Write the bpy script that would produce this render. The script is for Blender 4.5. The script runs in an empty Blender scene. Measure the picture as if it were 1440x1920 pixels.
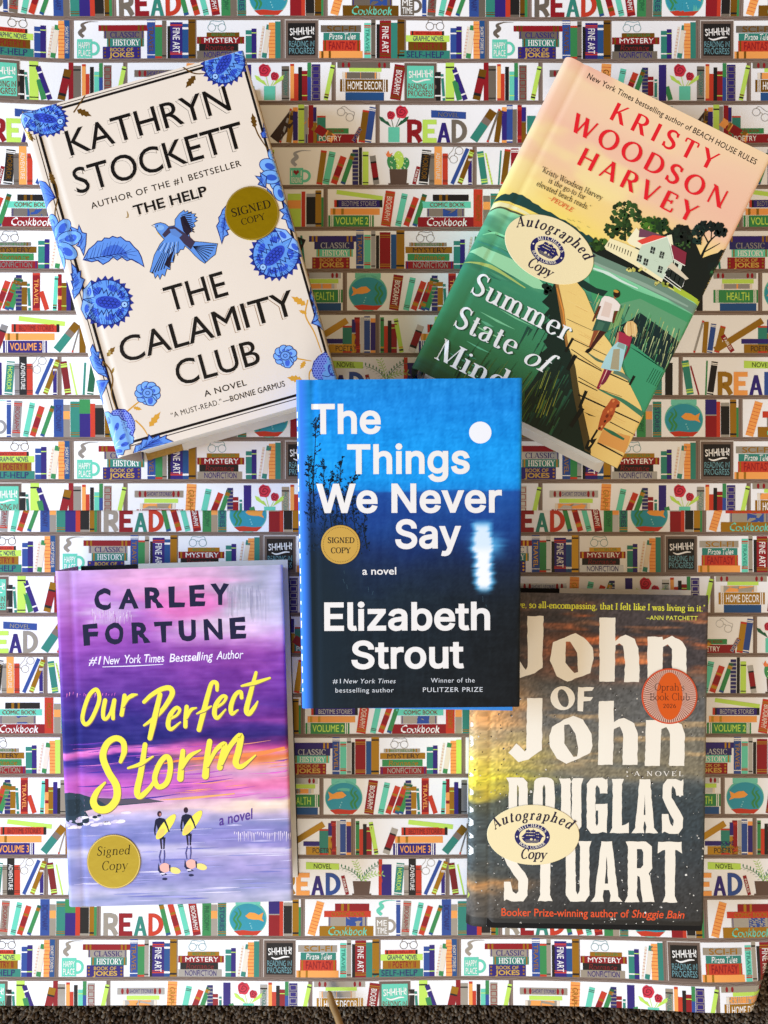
import bpy, math, random
import numpy as np
from mathutils import geometry, Vector

SC = bpy.context.scene
# ---------------------------------------------------------------- camera, world, lamps, exposure
CAMH = 0.51            # the lens hangs 51 cm above the wrapping paper, looking straight down
PXM = 0.0004           # one photo pixel on the paper, in metres
cam = bpy.data.cameras.new('camera')
cam.sensor_fit = 'VERTICAL'; cam.sensor_height = 36.0; cam.lens = 36.0 * CAMH / (1920 * PXM)
cam.clip_start = 0.02; cam.clip_end = 50
cam.dof.use_dof = True; cam.dof.focus_distance = CAMH - 0.045; cam.dof.aperture_fstop = 9.0
camo = bpy.data.objects.new('camera', cam); camo.location = (0, 0, CAMH)
SC.collection.objects.link(camo); SC.camera = camo

wd = bpy.data.worlds.new('World'); SC.world = wd; wd.use_nodes = True
_t = wd.node_tree; wb = _t.nodes['Background']; wb.inputs[1].default_value = 1.0
_g = _t.nodes.new('ShaderNodeTexCoord'); _x = _t.nodes.new('ShaderNodeSeparateXYZ'); _t.links.new(_g.outputs['Generated'], _x.inputs[0])
_r = _t.nodes.new('ShaderNodeValToRGB'); _m = _t.nodes.new('ShaderNodeMapRange'); _m.inputs['From Min'].default_value = -1; _m.inputs['From Max'].default_value = 1
_t.links.new(_x.outputs['Y'], _m.inputs['Value']); _t.links.new(_m.outputs[0], _r.inputs['Fac']); _t.links.new(_r.outputs['Color'], wb.inputs['Color'])
_e = _r.color_ramp.elements     # a warm room: pale walls to the south, a dim end to the north
_e[0].position = .30; _e[0].color = (.74, .56, .36, 1); _e[1].position = .80; _e[1].color = (.22, .16, .11, 1)
_n = _e.new(.55); _n.color = (.56, .40, .235, 1)

def area(name, loc, target, w, h, power, col):
    l = bpy.data.lights.new(name, 'AREA'); l.shape = 'RECTANGLE'; l.size = w; l.size_y = h
    l.energy = power; l.color = col
    o = bpy.data.objects.new(name, l); o.location = loc
    o.rotation_euler = (Vector(target) - Vector(loc)).to_track_quat('-Z', 'Y').to_euler()
    SC.collection.objects.link(o); return o
area('window_daylight', (-2.6, 0.15, 1.08), (0.0, 0.0, 0.0), 1.5, 1.1, 138.0, (0.46, 0.65, 0.93))
area('south_fill', (-0.55, -2.3, 0.95), (0.0, -0.1, 0.0), 1.4, 1.0, 36.0, (0.80, 0.90, 1.0))  # added soft fill from the south, lifts the lower part
vs = SC.view_settings
vs.view_transform = 'Standard'; vs.look = 'None'; vs.exposure = 0.22; vs.gamma = 1.0; vs.use_curve_mapping = False
SC.cycles.max_bounces = 6

# ---------------------------------------------------------------- colours and noise
def lin(c):
    c = np.asarray(c, float) / 255.0
    return np.where(c <= 0.04045, c / 12.92, ((c + 0.055) / 1.055) ** 2.4)
def hx(s):
    return (int(s[0:2], 16), int(s[2:4], 16), int(s[4:6], 16))
def rgba(c):
    """colour: hex string, optional trailing 'm' = metallic ink"""
    if isinstance(c, str):
        l = lin(hx(c)); return (l[0], l[1], l[2], {'m': 0.0, 'h': 0.55}.get(c[6:], 1.0))
    l = lin(c[:3]); return (l[0], l[1], l[2], 1.0)
def _h(ix, iy, s):
    n = (ix * 374761393 + iy * 668265263 + s * 1442695041) & 0xffffffff
    n = ((n ^ (n >> 13)) * 1274126177) & 0xffffffff
    return ((n ^ (n >> 16)) & 0xffff) / 65535.0
def vn(x, y, s=0):
    x = np.asarray(x, float); y = np.asarray(y, float)
    ix = np.floor(x).astype(np.int64); iy = np.floor(y).astype(np.int64)
    fx = x - ix; fy = y - iy; fx = fx * fx * (3 - 2 * fx); fy = fy * fy * (3 - 2 * fy)
    a = _h(ix, iy, s); b = _h(ix + 1, iy, s); c = _h(ix, iy + 1, s); d = _h(ix + 1, iy + 1, s)
    return a + (b - a) * fx + (c - a) * fy + (a - b - c + d) * fx * fy
def fbm(x, y, s=0, n=4):
    r = 0; a = 0.5; t = 0
    for k in range(n):
        r = r + a * vn(x, y, s + k * 17); t += a; a *= 0.5; x = x * 2.03; y = y * 2.03
    return r / t
def ramp(t, stops):
    """piecewise colour ramp; stops = [(t, hex)...] -> array (...,3) in 0..255"""
    ts = [s[0] for s in stops]; cs = np.array([hx(s[1]) for s in stops], float)
    t = np.asarray(t, float)
    return np.stack([np.interp(t, ts, cs[:, k]) for k in range(3)], -1)
def mixc(a, b, f):
    f = np.clip(np.asarray(f, float), 0, 1)[..., None]
    return a * (1 - f) + np.array(b, float) * f
def sst(a, b, x):
    t = np.clip((np.asarray(x, float) - a) / (b - a), 0, 1); return t * t * (3 - 2 * t)

# ---------------------------------------------------------------- a printed layer: flat inked shapes in photo units
class Print:
    def __init__(s):
        s.t = []      # ax,ay,bx,by,cx,cy,layer
        s.c = []      # rgba
        s.lay = 0.0
    def up(s, d=1.0):
        s.lay += d
    def tri(s, a, b, c, col, lay=None):
        s.t.append((a[0], a[1], b[0], b[1], c[0], c[1], s.lay if lay is None else lay)); s.c.append(col)
    def poly(s, pts, col, holes=(), lay=None, up=True, nz=False):
        col = rgba(col) if not (isinstance(col, tuple) and len(col) == 4) else col
        if up and lay is None: s.lay += 1
        L = s.lay if lay is None else lay
        if len(pts) == 3 and not holes:
            s.tri(pts[0], pts[1], pts[2], col, L); return
        if len(pts) == 4 and not holes:
            s.tri(pts[0], pts[1], pts[2], col, L); s.tri(pts[0], pts[2], pts[3], col, L); return
        for a, b, c in fill2d([pts] + list(holes), nz): s.tri(a, b, c, col, L)
    def rect(s, x0, y0, x1, y1, col, lay=None, up=True):
        s.poly([(x0, y0), (x1, y0), (x1, y1), (x0, y1)], col, lay=lay, up=up)
    def ell(s, cx, cy, rx, ry, col, ang=0, n=28, lay=None, up=True):
        s.poly(ellp(cx, cy, rx, ry, ang, n), col, lay=lay, up=up)
    def ring(s, cx, cy, rx, ry, w, col, ang=0, n=30, lay=None):
        s.stroke(ellp(cx, cy, rx, ry, ang, n), w, col, closed=True, lay=lay)
    def stroke(s, pts, w, col, closed=False, smooth=False, lay=None, up=True, cap=False):
        """a line of varying width: w number or list (one per point)"""
        col = rgba(col) if not (isinstance(col, tuple) and len(col) == 4) else col
        if up and lay is None: s.lay += 1
        L = s.lay if lay is None else lay
        p = np.array(pts, float)
        ww = np.full(len(p), float(w)) if np.isscalar(w) else np.interp(np.linspace(0, 1, len(p)), np.linspace(0, 1, len(w)), w)
        if smooth: p, ww = crom(p, ww, closed)
        n = len(p)
        if n < 2: return
        if closed: d = np.roll(p, -1, 0) - np.roll(p, 1, 0)
        else: d = np.gradient(p, axis=0)
        ln = np.hypot(d[:, 0], d[:, 1]); ln[ln == 0] = 1
        nx = -d[:, 1] / ln; ny = d[:, 0] / ln
        if not smooth:      # mitre so that corners keep their width
            for i in range(n):
                if not closed and (i == 0 or i == n - 1): continue
                a = p[i] - p[i - 1]; b = p[(i + 1) % n] - p[i]
                la = math.hypot(*a) or 1; lb = math.hypot(*b) or 1
                m = np.array((-a[1] / la - b[1] / lb, a[0] / la + b[0] / lb)); lm = math.hypot(*m)
                if lm > 0.2:
                    m = m / lm; k = 1 / max(0.45, m[0] * -a[1] / la + m[1] * a[0] / la)
                    nx[i] = m[0] * k; ny[i] = m[1] * k
        l = np.stack([p[:, 0] + nx * ww / 2, p[:, 1] + ny * ww / 2], 1); r = np.stack([p[:, 0] - nx * ww / 2, p[:, 1] - ny * ww / 2], 1)
        for i in range(n if closed else n - 1):
            j = (i + 1) % n; e = L + 0.06 * (i % 2)
            s.tri(l[i], l[j], r[j], col, e); s.tri(l[i], r[j], r[i], col, e)
        if cap:
            for k in (0, n - 1):
                if ww[k] > 0.2: s.poly(ellp(p[k][0], p[k][1], ww[k] / 2, ww[k] / 2, 0, 12), col, lay=L + 0.14 + 0.03 * (k > 0), up=False)
    # ------------------------------------------------ lettering
    def text(s, txt, p0, p1, cap, col, bold=0.0, slant=0.0, track=1.0, lay=None, up=True, dx=0, dy=0, wob=0.0):
        """plain lettering: ink runs from p0 to p1 along the baseline, capitals cap high"""
        col = rgba(col) if not (isinstance(col, tuple) and len(col) == 4) else col
        if up and lay is None: s.lay += 1
        L = s.lay if lay is None else lay
        v, f = glyph_mesh(txt, bold, track)
        x0 = v[:, 0].min(); x1 = v[:, 0].max()
        ux = (p1[0] - p0[0]) / (x1 - x0); uy = (p1[1] - p0[1]) / (x1 - x0)
        ln = math.hypot(p1[0] - p0[0], p1[1] - p0[1]); vx = (p1[1] - p0[1]) / ln * cap / CAPH; vy = -(p1[0] - p0[0]) / ln * cap / CAPH
        X = v[:, 0] - x0; Y = v[:, 1]; X = X + slant * Y
        if wob:
            X = X + wob * (vn(v[:, 0] * 9, v[:, 1] * 9, 3) - .5) * .2; Y = Y + wob * (vn(v[:, 0] * 9, v[:, 1] * 9, 5) - .5) * .2
        q = np.stack([p0[0] + dx + X * ux + Y * vx, p0[1] + dy + X * uy + Y * vy], 1)
        for a, b, c in f: s.tri(q[a], q[b], q[c], col, L)
    def vtext(s, txt, x, y0, y1, cap, col, **k):
        """lettering that reads downwards on a spine, centred on x"""
        s.text(txt, (x - cap / 2, y0), (x - cap / 2, y1), cap, col, **k)
    def serif(s, txt, p0, p1, cap, col, thick=15, thin=4, ser=11, slant=0.0, track=6, lay=None, up=True, sth=None):
        """book-face lettering built from pen strokes"""
        L = s.lay + 1 if lay is None else lay
        if up and lay is None: s.lay += 1
        w = pen_width(txt, track)
        ln = math.hypot(p1[0] - p0[0], p1[1] - p0[1]); ux = (p1[0] - p0[0]) / ln; uy = (p1[1] - p0[1]) / ln
        kx = ln / w; ky = cap / 100.0; x = 0
        for ch in txt:
            s.pen(ch, p0[0] + ux * x * kx, p0[1] + uy * x * kx, (ux * kx, uy * kx), (uy * ky, -ux * ky), col, thick, thin, ser, slant, L, sth)
            x += PEN.get(ch, (30, ()))[0] + track
    def pen(s, ch, ox, oy, U, V, col, thick, thin, ser, slant, L, sth=None):
        col = rgba(col) if not (isinstance(col, tuple) and len(col) == 4) else col
        sth = sth or max(thin, 4)
        def m(p): return (ox + (p[0] + slant * p[1]) * U[0] + p[1] * V[0], oy + (p[0] + slant * p[1]) * U[1] + p[1] * V[1])
        k = 0
        for (w, kind, msk, d) in PEN.get(ch, (30, ()))[1]:
            LL = L + 0.25 * k / 6.0; k += 1
            if kind == 'd':
                (cx, cy, r) = d; r = r * (0.45 + thick / 28.0)
                s.poly([m(q) for q in ellp(cx, cy, r, r, 0, 12)], col, lay=LL, up=False); continue
            if kind == 'o':
                cx, cy, rx, ry, a0, a1 = d; n = 22
                a = np.radians(np.linspace(a0, a1, n)); p = np.stack([cx + rx * np.cos(a), cy + ry * np.sin(a)], 1)
            else:
                p = np.array(d, float)
                if kind == 's': p, _ = crom(p, np.ones(len(p)), False)
            g = np.gradient(p, axis=0) if len(p) > 2 else np.repeat((p[1] - p[0])[None], 2, 0)
            gl = np.hypot(g[:, 0], g[:, 1]); gl[gl == 0] = 1; sn = np.abs(g[:, 1]) / gl
            if w == 0: ww = np.full(len(p), float(thin))
            elif w == 1: ww = np.full(len(p), float(thick))
            elif w == 2: ww = thin + (thick - thin) * sn ** 1.6
            elif w == 3: ww = np.full(len(p), (thin + thick) / 2.0)
            else: ww = thin + (thick * 1.05 - thin) * np.sin(np.pi * np.linspace(0.0, 1, len(p))) ** 1.3
            nx = -g[:, 1] / gl; ny = g[:, 0] / gl
            l = [m((p[i, 0] + nx[i] * ww[i] / 2, p[i, 1] + ny[i] * ww[i] / 2)) for i in range(len(p))]
            r = [m((p[i, 0] - nx[i] * ww[i] / 2, p[i, 1] - ny[i] * ww[i] / 2)) for i in range(len(p))]
            if kind == 'l' and sn[0] > 0.5 and w != 9:     # cut stems level
                for e, q in ((0, p[0]), (-1, p[-1])):
                    if abs(g[e, 1]) > 1:
                        hw = ww[e] / 2 / max(sn[e], 0.3); lft = 1 if nx[e] < 0 else -1
                        A = m((q[0] - hw, q[1])); B = m((q[0] + hw, q[1]))
                        l[e], r[e] = (A, B) if lft == 1 else (B, A)
            for i in range(len(p) - 1):
                e = LL + 0.02 * (i % 2)
                s.tri(l[i], l[i + 1], r[i + 1], col, e); s.tri(l[i], r[i + 1], r[i], col, e)
            if ser and msk:
                for bit, e in ((1, 0), (2, -1), (4, 0), (8, -1)):
                    if msk & bit:
                        q = p[e]; top = q[1] > 30; hw = ww[e] / 2
                        x0 = q[0] - hw - ser; x1 = q[0] + hw + ser
                        if bit == 4: x1 = q[0] + hw
                        if bit == 8: x0 = q[0] + hw * 0.2
                        y0, y1 = (q[1] - sth, q[1]) if top else (q[1], q[1] + sth)
                        s.poly([m((x0, y0)), m((x1, y0)), m((x1, y1)), m((x0, y1))], col, lay=LL + 0.03, up=False)
                        b = sth * 1.5                       # small brackets
                        ya = y0 if top else y1; yb = ya - b if top else ya + b
                        if bit != 8: s.tri(m((q[0] - hw - ser * .55, ya)), m((q[0] - hw * .9, ya)), m((q[0] - hw * .9, yb)), col, LL + 0.035)
                        if bit != 4: s.tri(m((q[0] + hw + ser * .55, ya)), m((q[0] + hw * .9, ya)), m((q[0] + hw * .9, yb)), col, LL + 0.035)
    def arc_serif(s, txt, cx, cy, rx, ry, a0, a1, cap, col, rot=0, inward=False, **k):
        """lettering on an ellipse; angles in degrees, photo sense (y down)"""
        tr = k.pop('track', 6); thick = k.get('thick', 15); thin = k.get('thin', 4); ser = k.get('ser', 10); slant = k.get('slant', 0)
        xs = k.get('xs', 1.0); w = pen_width(txt, tr); x = 0; s.lay += 1
        aa = np.radians(np.linspace(a0, a1, 200)); px = rx * np.cos(aa); py = ry * np.sin(aa)
        cum = np.concatenate([[0], np.cumsum(np.hypot(np.diff(px), np.diff(py)))]); cr, sr = math.cos(rot), math.sin(rot)
        for ch in txt:
            adv = PEN.get(ch, (30, ()))[0]; t = (x + adv / 2) / w * cum[-1]; x += adv + tr
            ax = np.interp(t, cum, px); ay = np.interp(t, cum, py); bx = np.interp(t + 1, cum, px); by = np.interp(t + 1, cum, py)
            if t + 1 > cum[-1]: bx, by = 2 * ax - np.interp(t - 1, cum, px), 2 * ay - np.interp(t - 1, cum, py)
            ux, uy = bx - ax, by - ay; ll = math.hypot(ux, uy); ux /= ll; uy /= ll
            ax, ay = cx + ax * cr - ay * sr, cy + ax * sr + ay * cr; ux, uy = ux * cr - uy * sr, ux * sr + uy * cr
            kk = cap / 100.0
            s.pen(ch, ax - ux * adv / 2 * kk * xs, ay - uy * adv / 2 * kk * xs, (ux * kk * xs, uy * kk * xs), (uy * kk, -ux * kk), col, thick, thin, ser, slant, s.lay)
    def glyphs(s, txt, p0, p1, cap, col, grow=0.0, lay=None):
        """outlined round grotesque lettering"""
        s.lay += 1; L = s.lay
        x = 0; P = []
        for ch in txt:
            if ch == ' ': x += 190; continue
            adv, spl = OUT[ch]; P.append((ch, x)); x += adv + 8
        allp = []
        for ch, ox in P:
            loops = []
            for b in OUT[ch][1]:
                q = []; n = len(b) // 6
                for i in range(n):
                    c0 = b[i * 6 + 2:i * 6 + 4]; h0 = b[i * 6 + 4:i * 6 + 6]; j = (i + 1) % n; h1 = b[j * 6:j * 6 + 2]; c1 = b[j * 6 + 2:j * 6 + 4]
                    st = abs((h0[0] - c0[0]) * (c1[1] - c0[1]) - (h0[1] - c0[1]) * (c1[0] - c0[0])) < 250
                    for t in ([0] if st else [0, .2, .4, .6, .8]):
                        u = 1 - t; q.append((u ** 3 * c0[0] + 3 * u * u * t * h0[0] + 3 * u * t * t * h1[0] + t ** 3 * c1[0], u ** 3 * c0[1] + 3 * u * u * t * h0[1] + 3 * u * t * t * h1[1] + t ** 3 * c1[1]))
                loops.append(q)
            loops = [offset_loop(q, grow) for q in loops]
            allp.append([[(px + ox, py) for px, py in q] for q in loops])
        xs = [p[0] for g in allp for q in g for p in q]; x0, x1 = min(xs), max(xs)
        ux = (p1[0] - p0[0]) / (x1 - x0); uy = (p1[1] - p0[1]) / (x1 - x0); ln = math.hypot(p1[0] - p0[0], p1[1] - p0[1])
        ky = cap / (509.0 + grow); vx = (p1[1] - p0[1]) / ln * ky; vy = -(p1[0] - p0[0]) / ln * ky
        for g in allp:
            lp = [[(p0[0] + (px - x0) * ux + py * vx, p0[1] + (px - x0) * uy + py * vy) for px, py in q] for q in g]
            s.poly(lp[0], col, holes=lp[1:], lay=L, up=False, nz=True)

def fill2d(loops, nz=False):
    """triangles of an outline with holes (even-odd), safe for outlines that touch themselves"""
    v = []; e = []
    for l in loops:
        q = []
        for p in l:
            if not q or math.hypot(p[0] - q[-1][0], p[1] - q[-1][1]) > 1e-4: q.append((float(p[0]), float(p[1])))
        n = len(q); o = len(v); v += [Vector(p) for p in q]; e += [(o + i, o + (i + 1) % n) for i in range(n)]
    ov, _, of, *_r = geometry.delaunay_2d_cdt(v, e, [], 0, 1e-5)
    if not of: return []
    ov = np.array([(p[0], p[1]) for p in ov]); t = np.array([f for f in of if len(f) == 3]); c = ov[t].mean(1); odd = np.zeros(len(c), int)
    for l in loops:
        q = np.array([(p[0], p[1]) for p in l], float)
        for i in range(len(q)):
            a, b = q[i - 1], q[i]
            if a[1] == b[1]: continue
            odd += (1 if b[1] > a[1] else -1) * (((a[1] > c[:, 1]) != (b[1] > c[:, 1])) & (c[:, 0] < (b[0] - a[0]) * (c[:, 1] - a[1]) / (b[1] - a[1]) + a[0]))
    return [(ov[i], ov[j], ov[k]) for i, j, k in t[(odd != 0) if nz else (odd % 2 == 1)]]
def inside(p, q):
    r = False
    for i in range(len(q)):
        a, b = q[i - 1], q[i]
        if (a[1] > p[1]) != (b[1] > p[1]) and p[0] < (b[0] - a[0]) * (p[1] - a[1]) / (b[1] - a[1]) + a[0]: r = not r
    return r
def offset_loop(q, d):
    if not d: return q
    n = len(q); o = []
    for i in range(n):
        a = q[i - 1]; b = q[i]; c = q[(i + 1) % n]
        e1 = (b[0] - a[0], b[1] - a[1]); e2 = (c[0] - b[0], c[1] - b[1]); l1 = math.hypot(*e1) or 1; l2 = math.hypot(*e2) or 1
        n1 = (-e1[1] / l1, e1[0] / l1); n2 = (-e2[1] / l2, e2[0] / l2); m = (n1[0] + n2[0], n1[1] + n2[1]); lm = math.hypot(*m)
        if lm < 0.3: o.append(b); continue
        m = (m[0] / lm, m[1] / lm); k = d / max(0.5, m[0] * n1[0] + m[1] * n1[1]); o.append((b[0] + m[0] * k * SGN, b[1] + m[1] * k * SGN))
    return o
SGN = 1
def ellp(cx, cy, rx, ry, ang=0, n=28):
    c, s = math.cos(ang), math.sin(ang); r = []
    for i in range(n):
        t = 2 * math.pi * i / n; x = rx * math.cos(t); y = ry * math.sin(t); r.append((cx + x * c - y * s, cy + x * s + y * c))
    return r
def crom(p, w, closed=False, k=7):
    p = np.asarray(p, float); w = np.asarray(w, float); n = len(p); q = []; v = []
    for i in range(n if closed else n - 1):
        def g(j):
            if closed: return p[j % n], w[j % n]
            if j < 0: return 2 * p[0] - p[1], w[0]
            if j >= n: return 2 * p[-1] - p[-2], w[-1]
            return p[j], w[j]
        (a, wa), (b, wb_), (c, wc), (d, wd_) = g(i - 1), g(i), g(i + 1), g(i + 2)
        for t in np.arange(k) / k:
            q.append(0.5 * (2 * b + (c - a) * t + (2 * a - 5 * b + 4 * c - d) * t * t + (3 * b - a - 3 * c + d) * t ** 3)); v.append(wb_ + (wc - wb_) * t)
    if not closed: q.append(p[-1]); v.append(w[-1])
    return np.array(q), np.array(v)
_gm = {}; _gl = {}
def bez_loop(pts, k):
    q = []; n = len(pts)
    for i in range(n):
        c0, h0 = pts[i][1], pts[i][2]; h1, c1 = pts[(i + 1) % n][0], pts[(i + 1) % n][1]
        cr = abs((h0[0] - c0[0]) * (c1[1] - c0[1]) - (h0[1] - c0[1]) * (c1[0] - c0[0])) + abs((h1[0] - c0[0]) * (c1[1] - c0[1]) - (h1[1] - c0[1]) * (c1[0] - c0[0]))
        for t in ([0] if cr < 1e-4 else np.arange(k) / k):
            u = 1 - t; q.append(tuple(u ** 3 * c0[d] + 3 * u * u * t * h0[d] + 3 * u * t * t * h1[d] + t ** 3 * c1[d] for d in (0, 1)))
    return q
def glyph_loops(txt, track):
    if (txt, track) not in _gl:
        c = bpy.data.curves.new('lettering', 'FONT'); c.body = txt; c.size = 1; c.space_character = track
        o = bpy.data.objects.new('lettering', c); SC.collection.objects.link(o); dg = bpy.context.evaluated_depsgraph_get()
        cv = o.evaluated_get(dg).to_curve(dg); g = {}
        for sp in cv.splines: g.setdefault(sp.character_index, []).append(bez_loop([((p.handle_left.x, p.handle_left.y), (p.co.x, p.co.y), (p.handle_right.x, p.handle_right.y)) for p in sp.bezier_points], 4))
        bpy.data.objects.remove(o); bpy.data.curves.remove(c); _gl[(txt, track)] = list(g.values())
    return _gl[(txt, track)]
def area2(q): return sum(q[i - 1][0] * q[i][1] - q[i][0] * q[i - 1][1] for i in range(len(q)))
def glyph_mesh(txt, bold=0.0, track=1.0):
    k = (txt, bold, track)
    if k not in _gm:
        v = []; f = []
        for lp in glyph_loops(txt, track):
            sg = -1 if area2(max(lp, key=lambda q: abs(area2(q)))) > 0 else 1
            for t in fill2d([offset_loop(q, bold * sg) for q in lp], True): f.append((len(v), len(v) + 1, len(v) + 2)); v += [tuple(p) for p in t]
        _gm[k] = (np.array(v), f)
    return _gm[k]
CAPH = 1.0
CAPH = glyph_mesh('H')[0][:, 1].max()

# pen skeletons: advance; strokes "width kind serif-mask points" (0 hairline, 1 stem, 2 by direction, 4 swelling)
_P = {
'A': "74;0l1 6,0 37,100;1l2 36,100 68,0;0l0 17,34 56,34", 'B': "66;1l3 15,0 15,100;0l0 15,98 36,98;2o0 35,75,22,23,90,-90;0l0 15,52 36,52;2o0 37,27,25,25,90,-90;0l0 15,2 38,2",
'C': "74;2o0 42,50,35,50,42,318;0l0 69,97 69,70", 'D': "80;1l3 15,0 15,100;0l0 15,98 36,98;2o0 36,50,37,48,90,-90;0l0 15,2 36,2",
'E': "64;1l3 15,0 15,100;0l0 15,98 56,98;0l0 56,98 56,78;0l0 15,52 44,52;0l0 44,62 44,42;0l0 15,2 60,2;0l0 60,2 60,24",
'F': "60;1l3 15,0 15,100;0l0 15,98 56,98;0l0 56,98 56,78;0l0 15,52 44,52;0l0 44,62 44,42",
'G': "80;2o0 42,50,35,50,42,322;0l0 69,97 69,70;1l2 68,4 68,44", 'H': "84;1l3 15,0 15,100;1l3 68,0 68,100;0l0 15,52 68,52", 'I': "32;1l3 16,0 16,100",
'J': "46;1l2 30,18 30,100;2s0 30,20 26,2 12,-4 4,6", 'K': "76;1l3 15,0 15,100;0l2 20,42 60,100;1l2 32,58 66,0", 'L': "62;1l3 15,0 15,100;0l0 15,2 57,2;0l0 57,2 57,28",
'M': "96;0l1 12,0 14,100;1l0 14,100 48,4;0l0 48,4 80,100;1l3 82,0 82,100;0l0 4,98 14,98", 'N': "84;0l1 14,0 14,100;1l0 14,100 68,0;0l2 68,0 68,100;0l0 4,98 14,98",
'O': "84;2o0 42,50,36,50,0,360", 'P': "64;1l3 15,0 15,100;0l0 15,98 36,98;2o0 35,74,24,24,90,-90;0l0 15,50 36,50",
'R': "72;1l3 15,0 15,100;0l0 15,98 36,98;2o0 35,74,23,24,90,-90;0l0 15,50 36,50;1l2 36,50 64,0",
'S': "58;4s0 49,78 44,93 29,99 14,92 9,76 16,62 30,52 44,41 50,26 43,8 27,1 12,8 7,26;0l0 50,98 50,75;0l0 6,2 6,28",
'T': "68;1l2 34,98 34,0;0l0 5,98 63,98;0l0 5,98 5,76;0l0 63,98 63,76", 'U': "80;1l1 15,100 15,34;2o0 39,34,24,33,180,360;0l2 63,34 63,100",
'V': "74;1l1 6,100 38,0;0l2 38,0 68,100", 'W': "104;1l1 6,100 32,0;0l0 32,0 54,96;1l1 50,100 76,0;0l2 76,0 98,100", 'Y': "74;1l1 6,100 38,46;0l2 38,46 68,100;1l2 38,46 38,0",
'a': "54;2s0 9,48 15,59 26,62 37,57 40,44;1l0 40,46 40,10;0s0 40,10 43,2 51,4;2s0 40,38 20,34 9,22 11,6 22,0 33,5 40,15",
'b': "62;1l4 13,104 13,4;2o0 33,31,22,31,160,-160", 'c': "52;2o0 32,31,25,31,42,320;0d0 48,48,5", 'd': "64;2o0 29,31,22,31,20,340;1l4 50,104 50,4;1l8 50,10 50,0",
'e': "54;0l0 9,34 48,34;2s0 48,34 44,54 29,62 13,54 7,32 13,9 30,0 48,13", 'f': "36;1l2 16,80 16,0;2s0 16,80 20,98 30,104 38,98;0l0 4,60 32,60;0d0 37,96,5",
'g': "58;2o0 26,42,17,20,0,360;0s0 14,28 8,20 14,12 34,9;2o0 27,-10,21,17,0,360;0l0 40,56 53,61", 'h': "66;1l6 13,104 13,0;2s0 13,46 22,58 34,62 46,56 51,42;1l2 51,44 51,0",
'i': "30;1l6 15,62 15,0;0d0 14,86,7", 'k': "62;1l6 13,104 13,0;0l2 16,26 46,62;1l2 26,36 53,0", 'l': "30;1l6 15,104 15,0",
'm': "98;1l6 13,62 13,0;2s0 13,46 20,58 30,62 41,56 46,42;1l2 46,44 46,0;2s0 46,46 54,58 64,62 75,56 80,42;1l2 80,44 80,0",
'n': "66;1l6 13,62 13,0;2s0 13,46 22,58 34,62 46,56 51,42;1l2 51,44 51,0", 'o': "60;2o0 30,31,25,31,0,360", 'p': "62;1l6 13,62 13,-30;2o0 33,31,22,31,160,-160",
'r': "44;1l6 13,62 13,0;2s0 13,42 18,54 28,62 36,58;0d0 37,54,6", 's': "44;4s0 37,48 32,59 21,62 10,55 10,43 21,34 33,26 36,14 29,3 18,0 8,5 6,16",
't': "38;1l0 16,82 16,12;2s0 16,14 20,1 30,2 36,10;0l0 3,61 32,61", 'u': "66;1l4 13,62 13,16;2s0 13,18 16,4 28,0 40,6 50,20;1l4 51,62 51,4;1l8 51,10 51,0",
'v': "56;1l1 6,62 29,0;0l2 29,0 51,62", 'w': "82;1l1 6,62 26,0;0l0 26,0 42,58;1l1 40,62 59,0;0l2 59,0 76,62", 'y': "56;1l1 6,62 29,2;0l2 29,0 52,62;0s0 29,2 22,-20 10,-28;0d0 9,-24,5",
'.': "22;0d0 11,5,6", ',': "22;0d0 11,5,6;0l0 14,4 7,-14", '-': "36;3l0 6,30 30,30", '\u2013': "60;0l0 2,34 56,34", "'": "18;3l0 9,100 7,76", '\u201c': "30;0l0 6,80 12,100;0d0 7,82,5;0l0 18,80 24,100;0d0 19,82,5",
'\u201d': "30;0l0 6,78 12,98;0d0 11,96,5;0l0 18,78 24,98;0d0 23,96,5", '2': "56;2s0 8,74 14,94 28,100 42,92 46,76 38,56 8,4;1l0 8,4 48,4", '0': "56;2o0 28,50,21,50,0,360",
'6': "56;2s0 42,94 26,84 12,56 9,30;2o0 29,30,20,30,0,360", ' ': "30"}
PEN = {}
for _k, _v in _P.items():
    _q = _v.split(';'); _st = []
    for _t in _q[1:]:
        _a, *_pp = _t.split(' ')
        if _a[1] in 'od': _d = [float(z) for z in _pp[0].split(',')]
        else: _d = [tuple(float(z) for z in y.split(',')) for y in _pp]
        _st.append((int(_a[0]), _a[1], int(_a[2]), _d))
    PEN[_k] = (float(_q[0]), _st)
def pen_width(txt, track): return sum(PEN.get(c, (30, ()))[0] + track for c in txt) - track

# ---------------------------------------------------------------- building
def flatten(T):
    """re-number print layers so that only inks that really overlap are stacked"""
    T = T.copy(); L = np.floor(T[:, 6] + 1e-6).astype(int); u = np.unique(L); B = np.zeros((len(u), 4)); lev = np.zeros(len(u))
    X = T[:, [0, 2, 4]]; Y = T[:, [1, 3, 5]]; od = np.argsort(L, kind='stable'); st = np.searchsorted(L[od], u)
    for i in range(len(u)):
        k = od[st[i]:(st[i + 1] if i + 1 < len(u) else None)]; B[i] = X[k].min(), Y[k].min(), X[k].max(), Y[k].max()
        if i:
            o = (B[:i, 0] < B[i, 2]) & (B[:i, 2] > B[i, 0]) & (B[:i, 1] < B[i, 3]) & (B[:i, 3] > B[i, 1])
            lev[i] = lev[:i][o].max() + 1 if o.any() else 0
    T[:, 6] = lev[np.searchsorted(u, L)] + (T[:, 6] - L); return T
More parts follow.
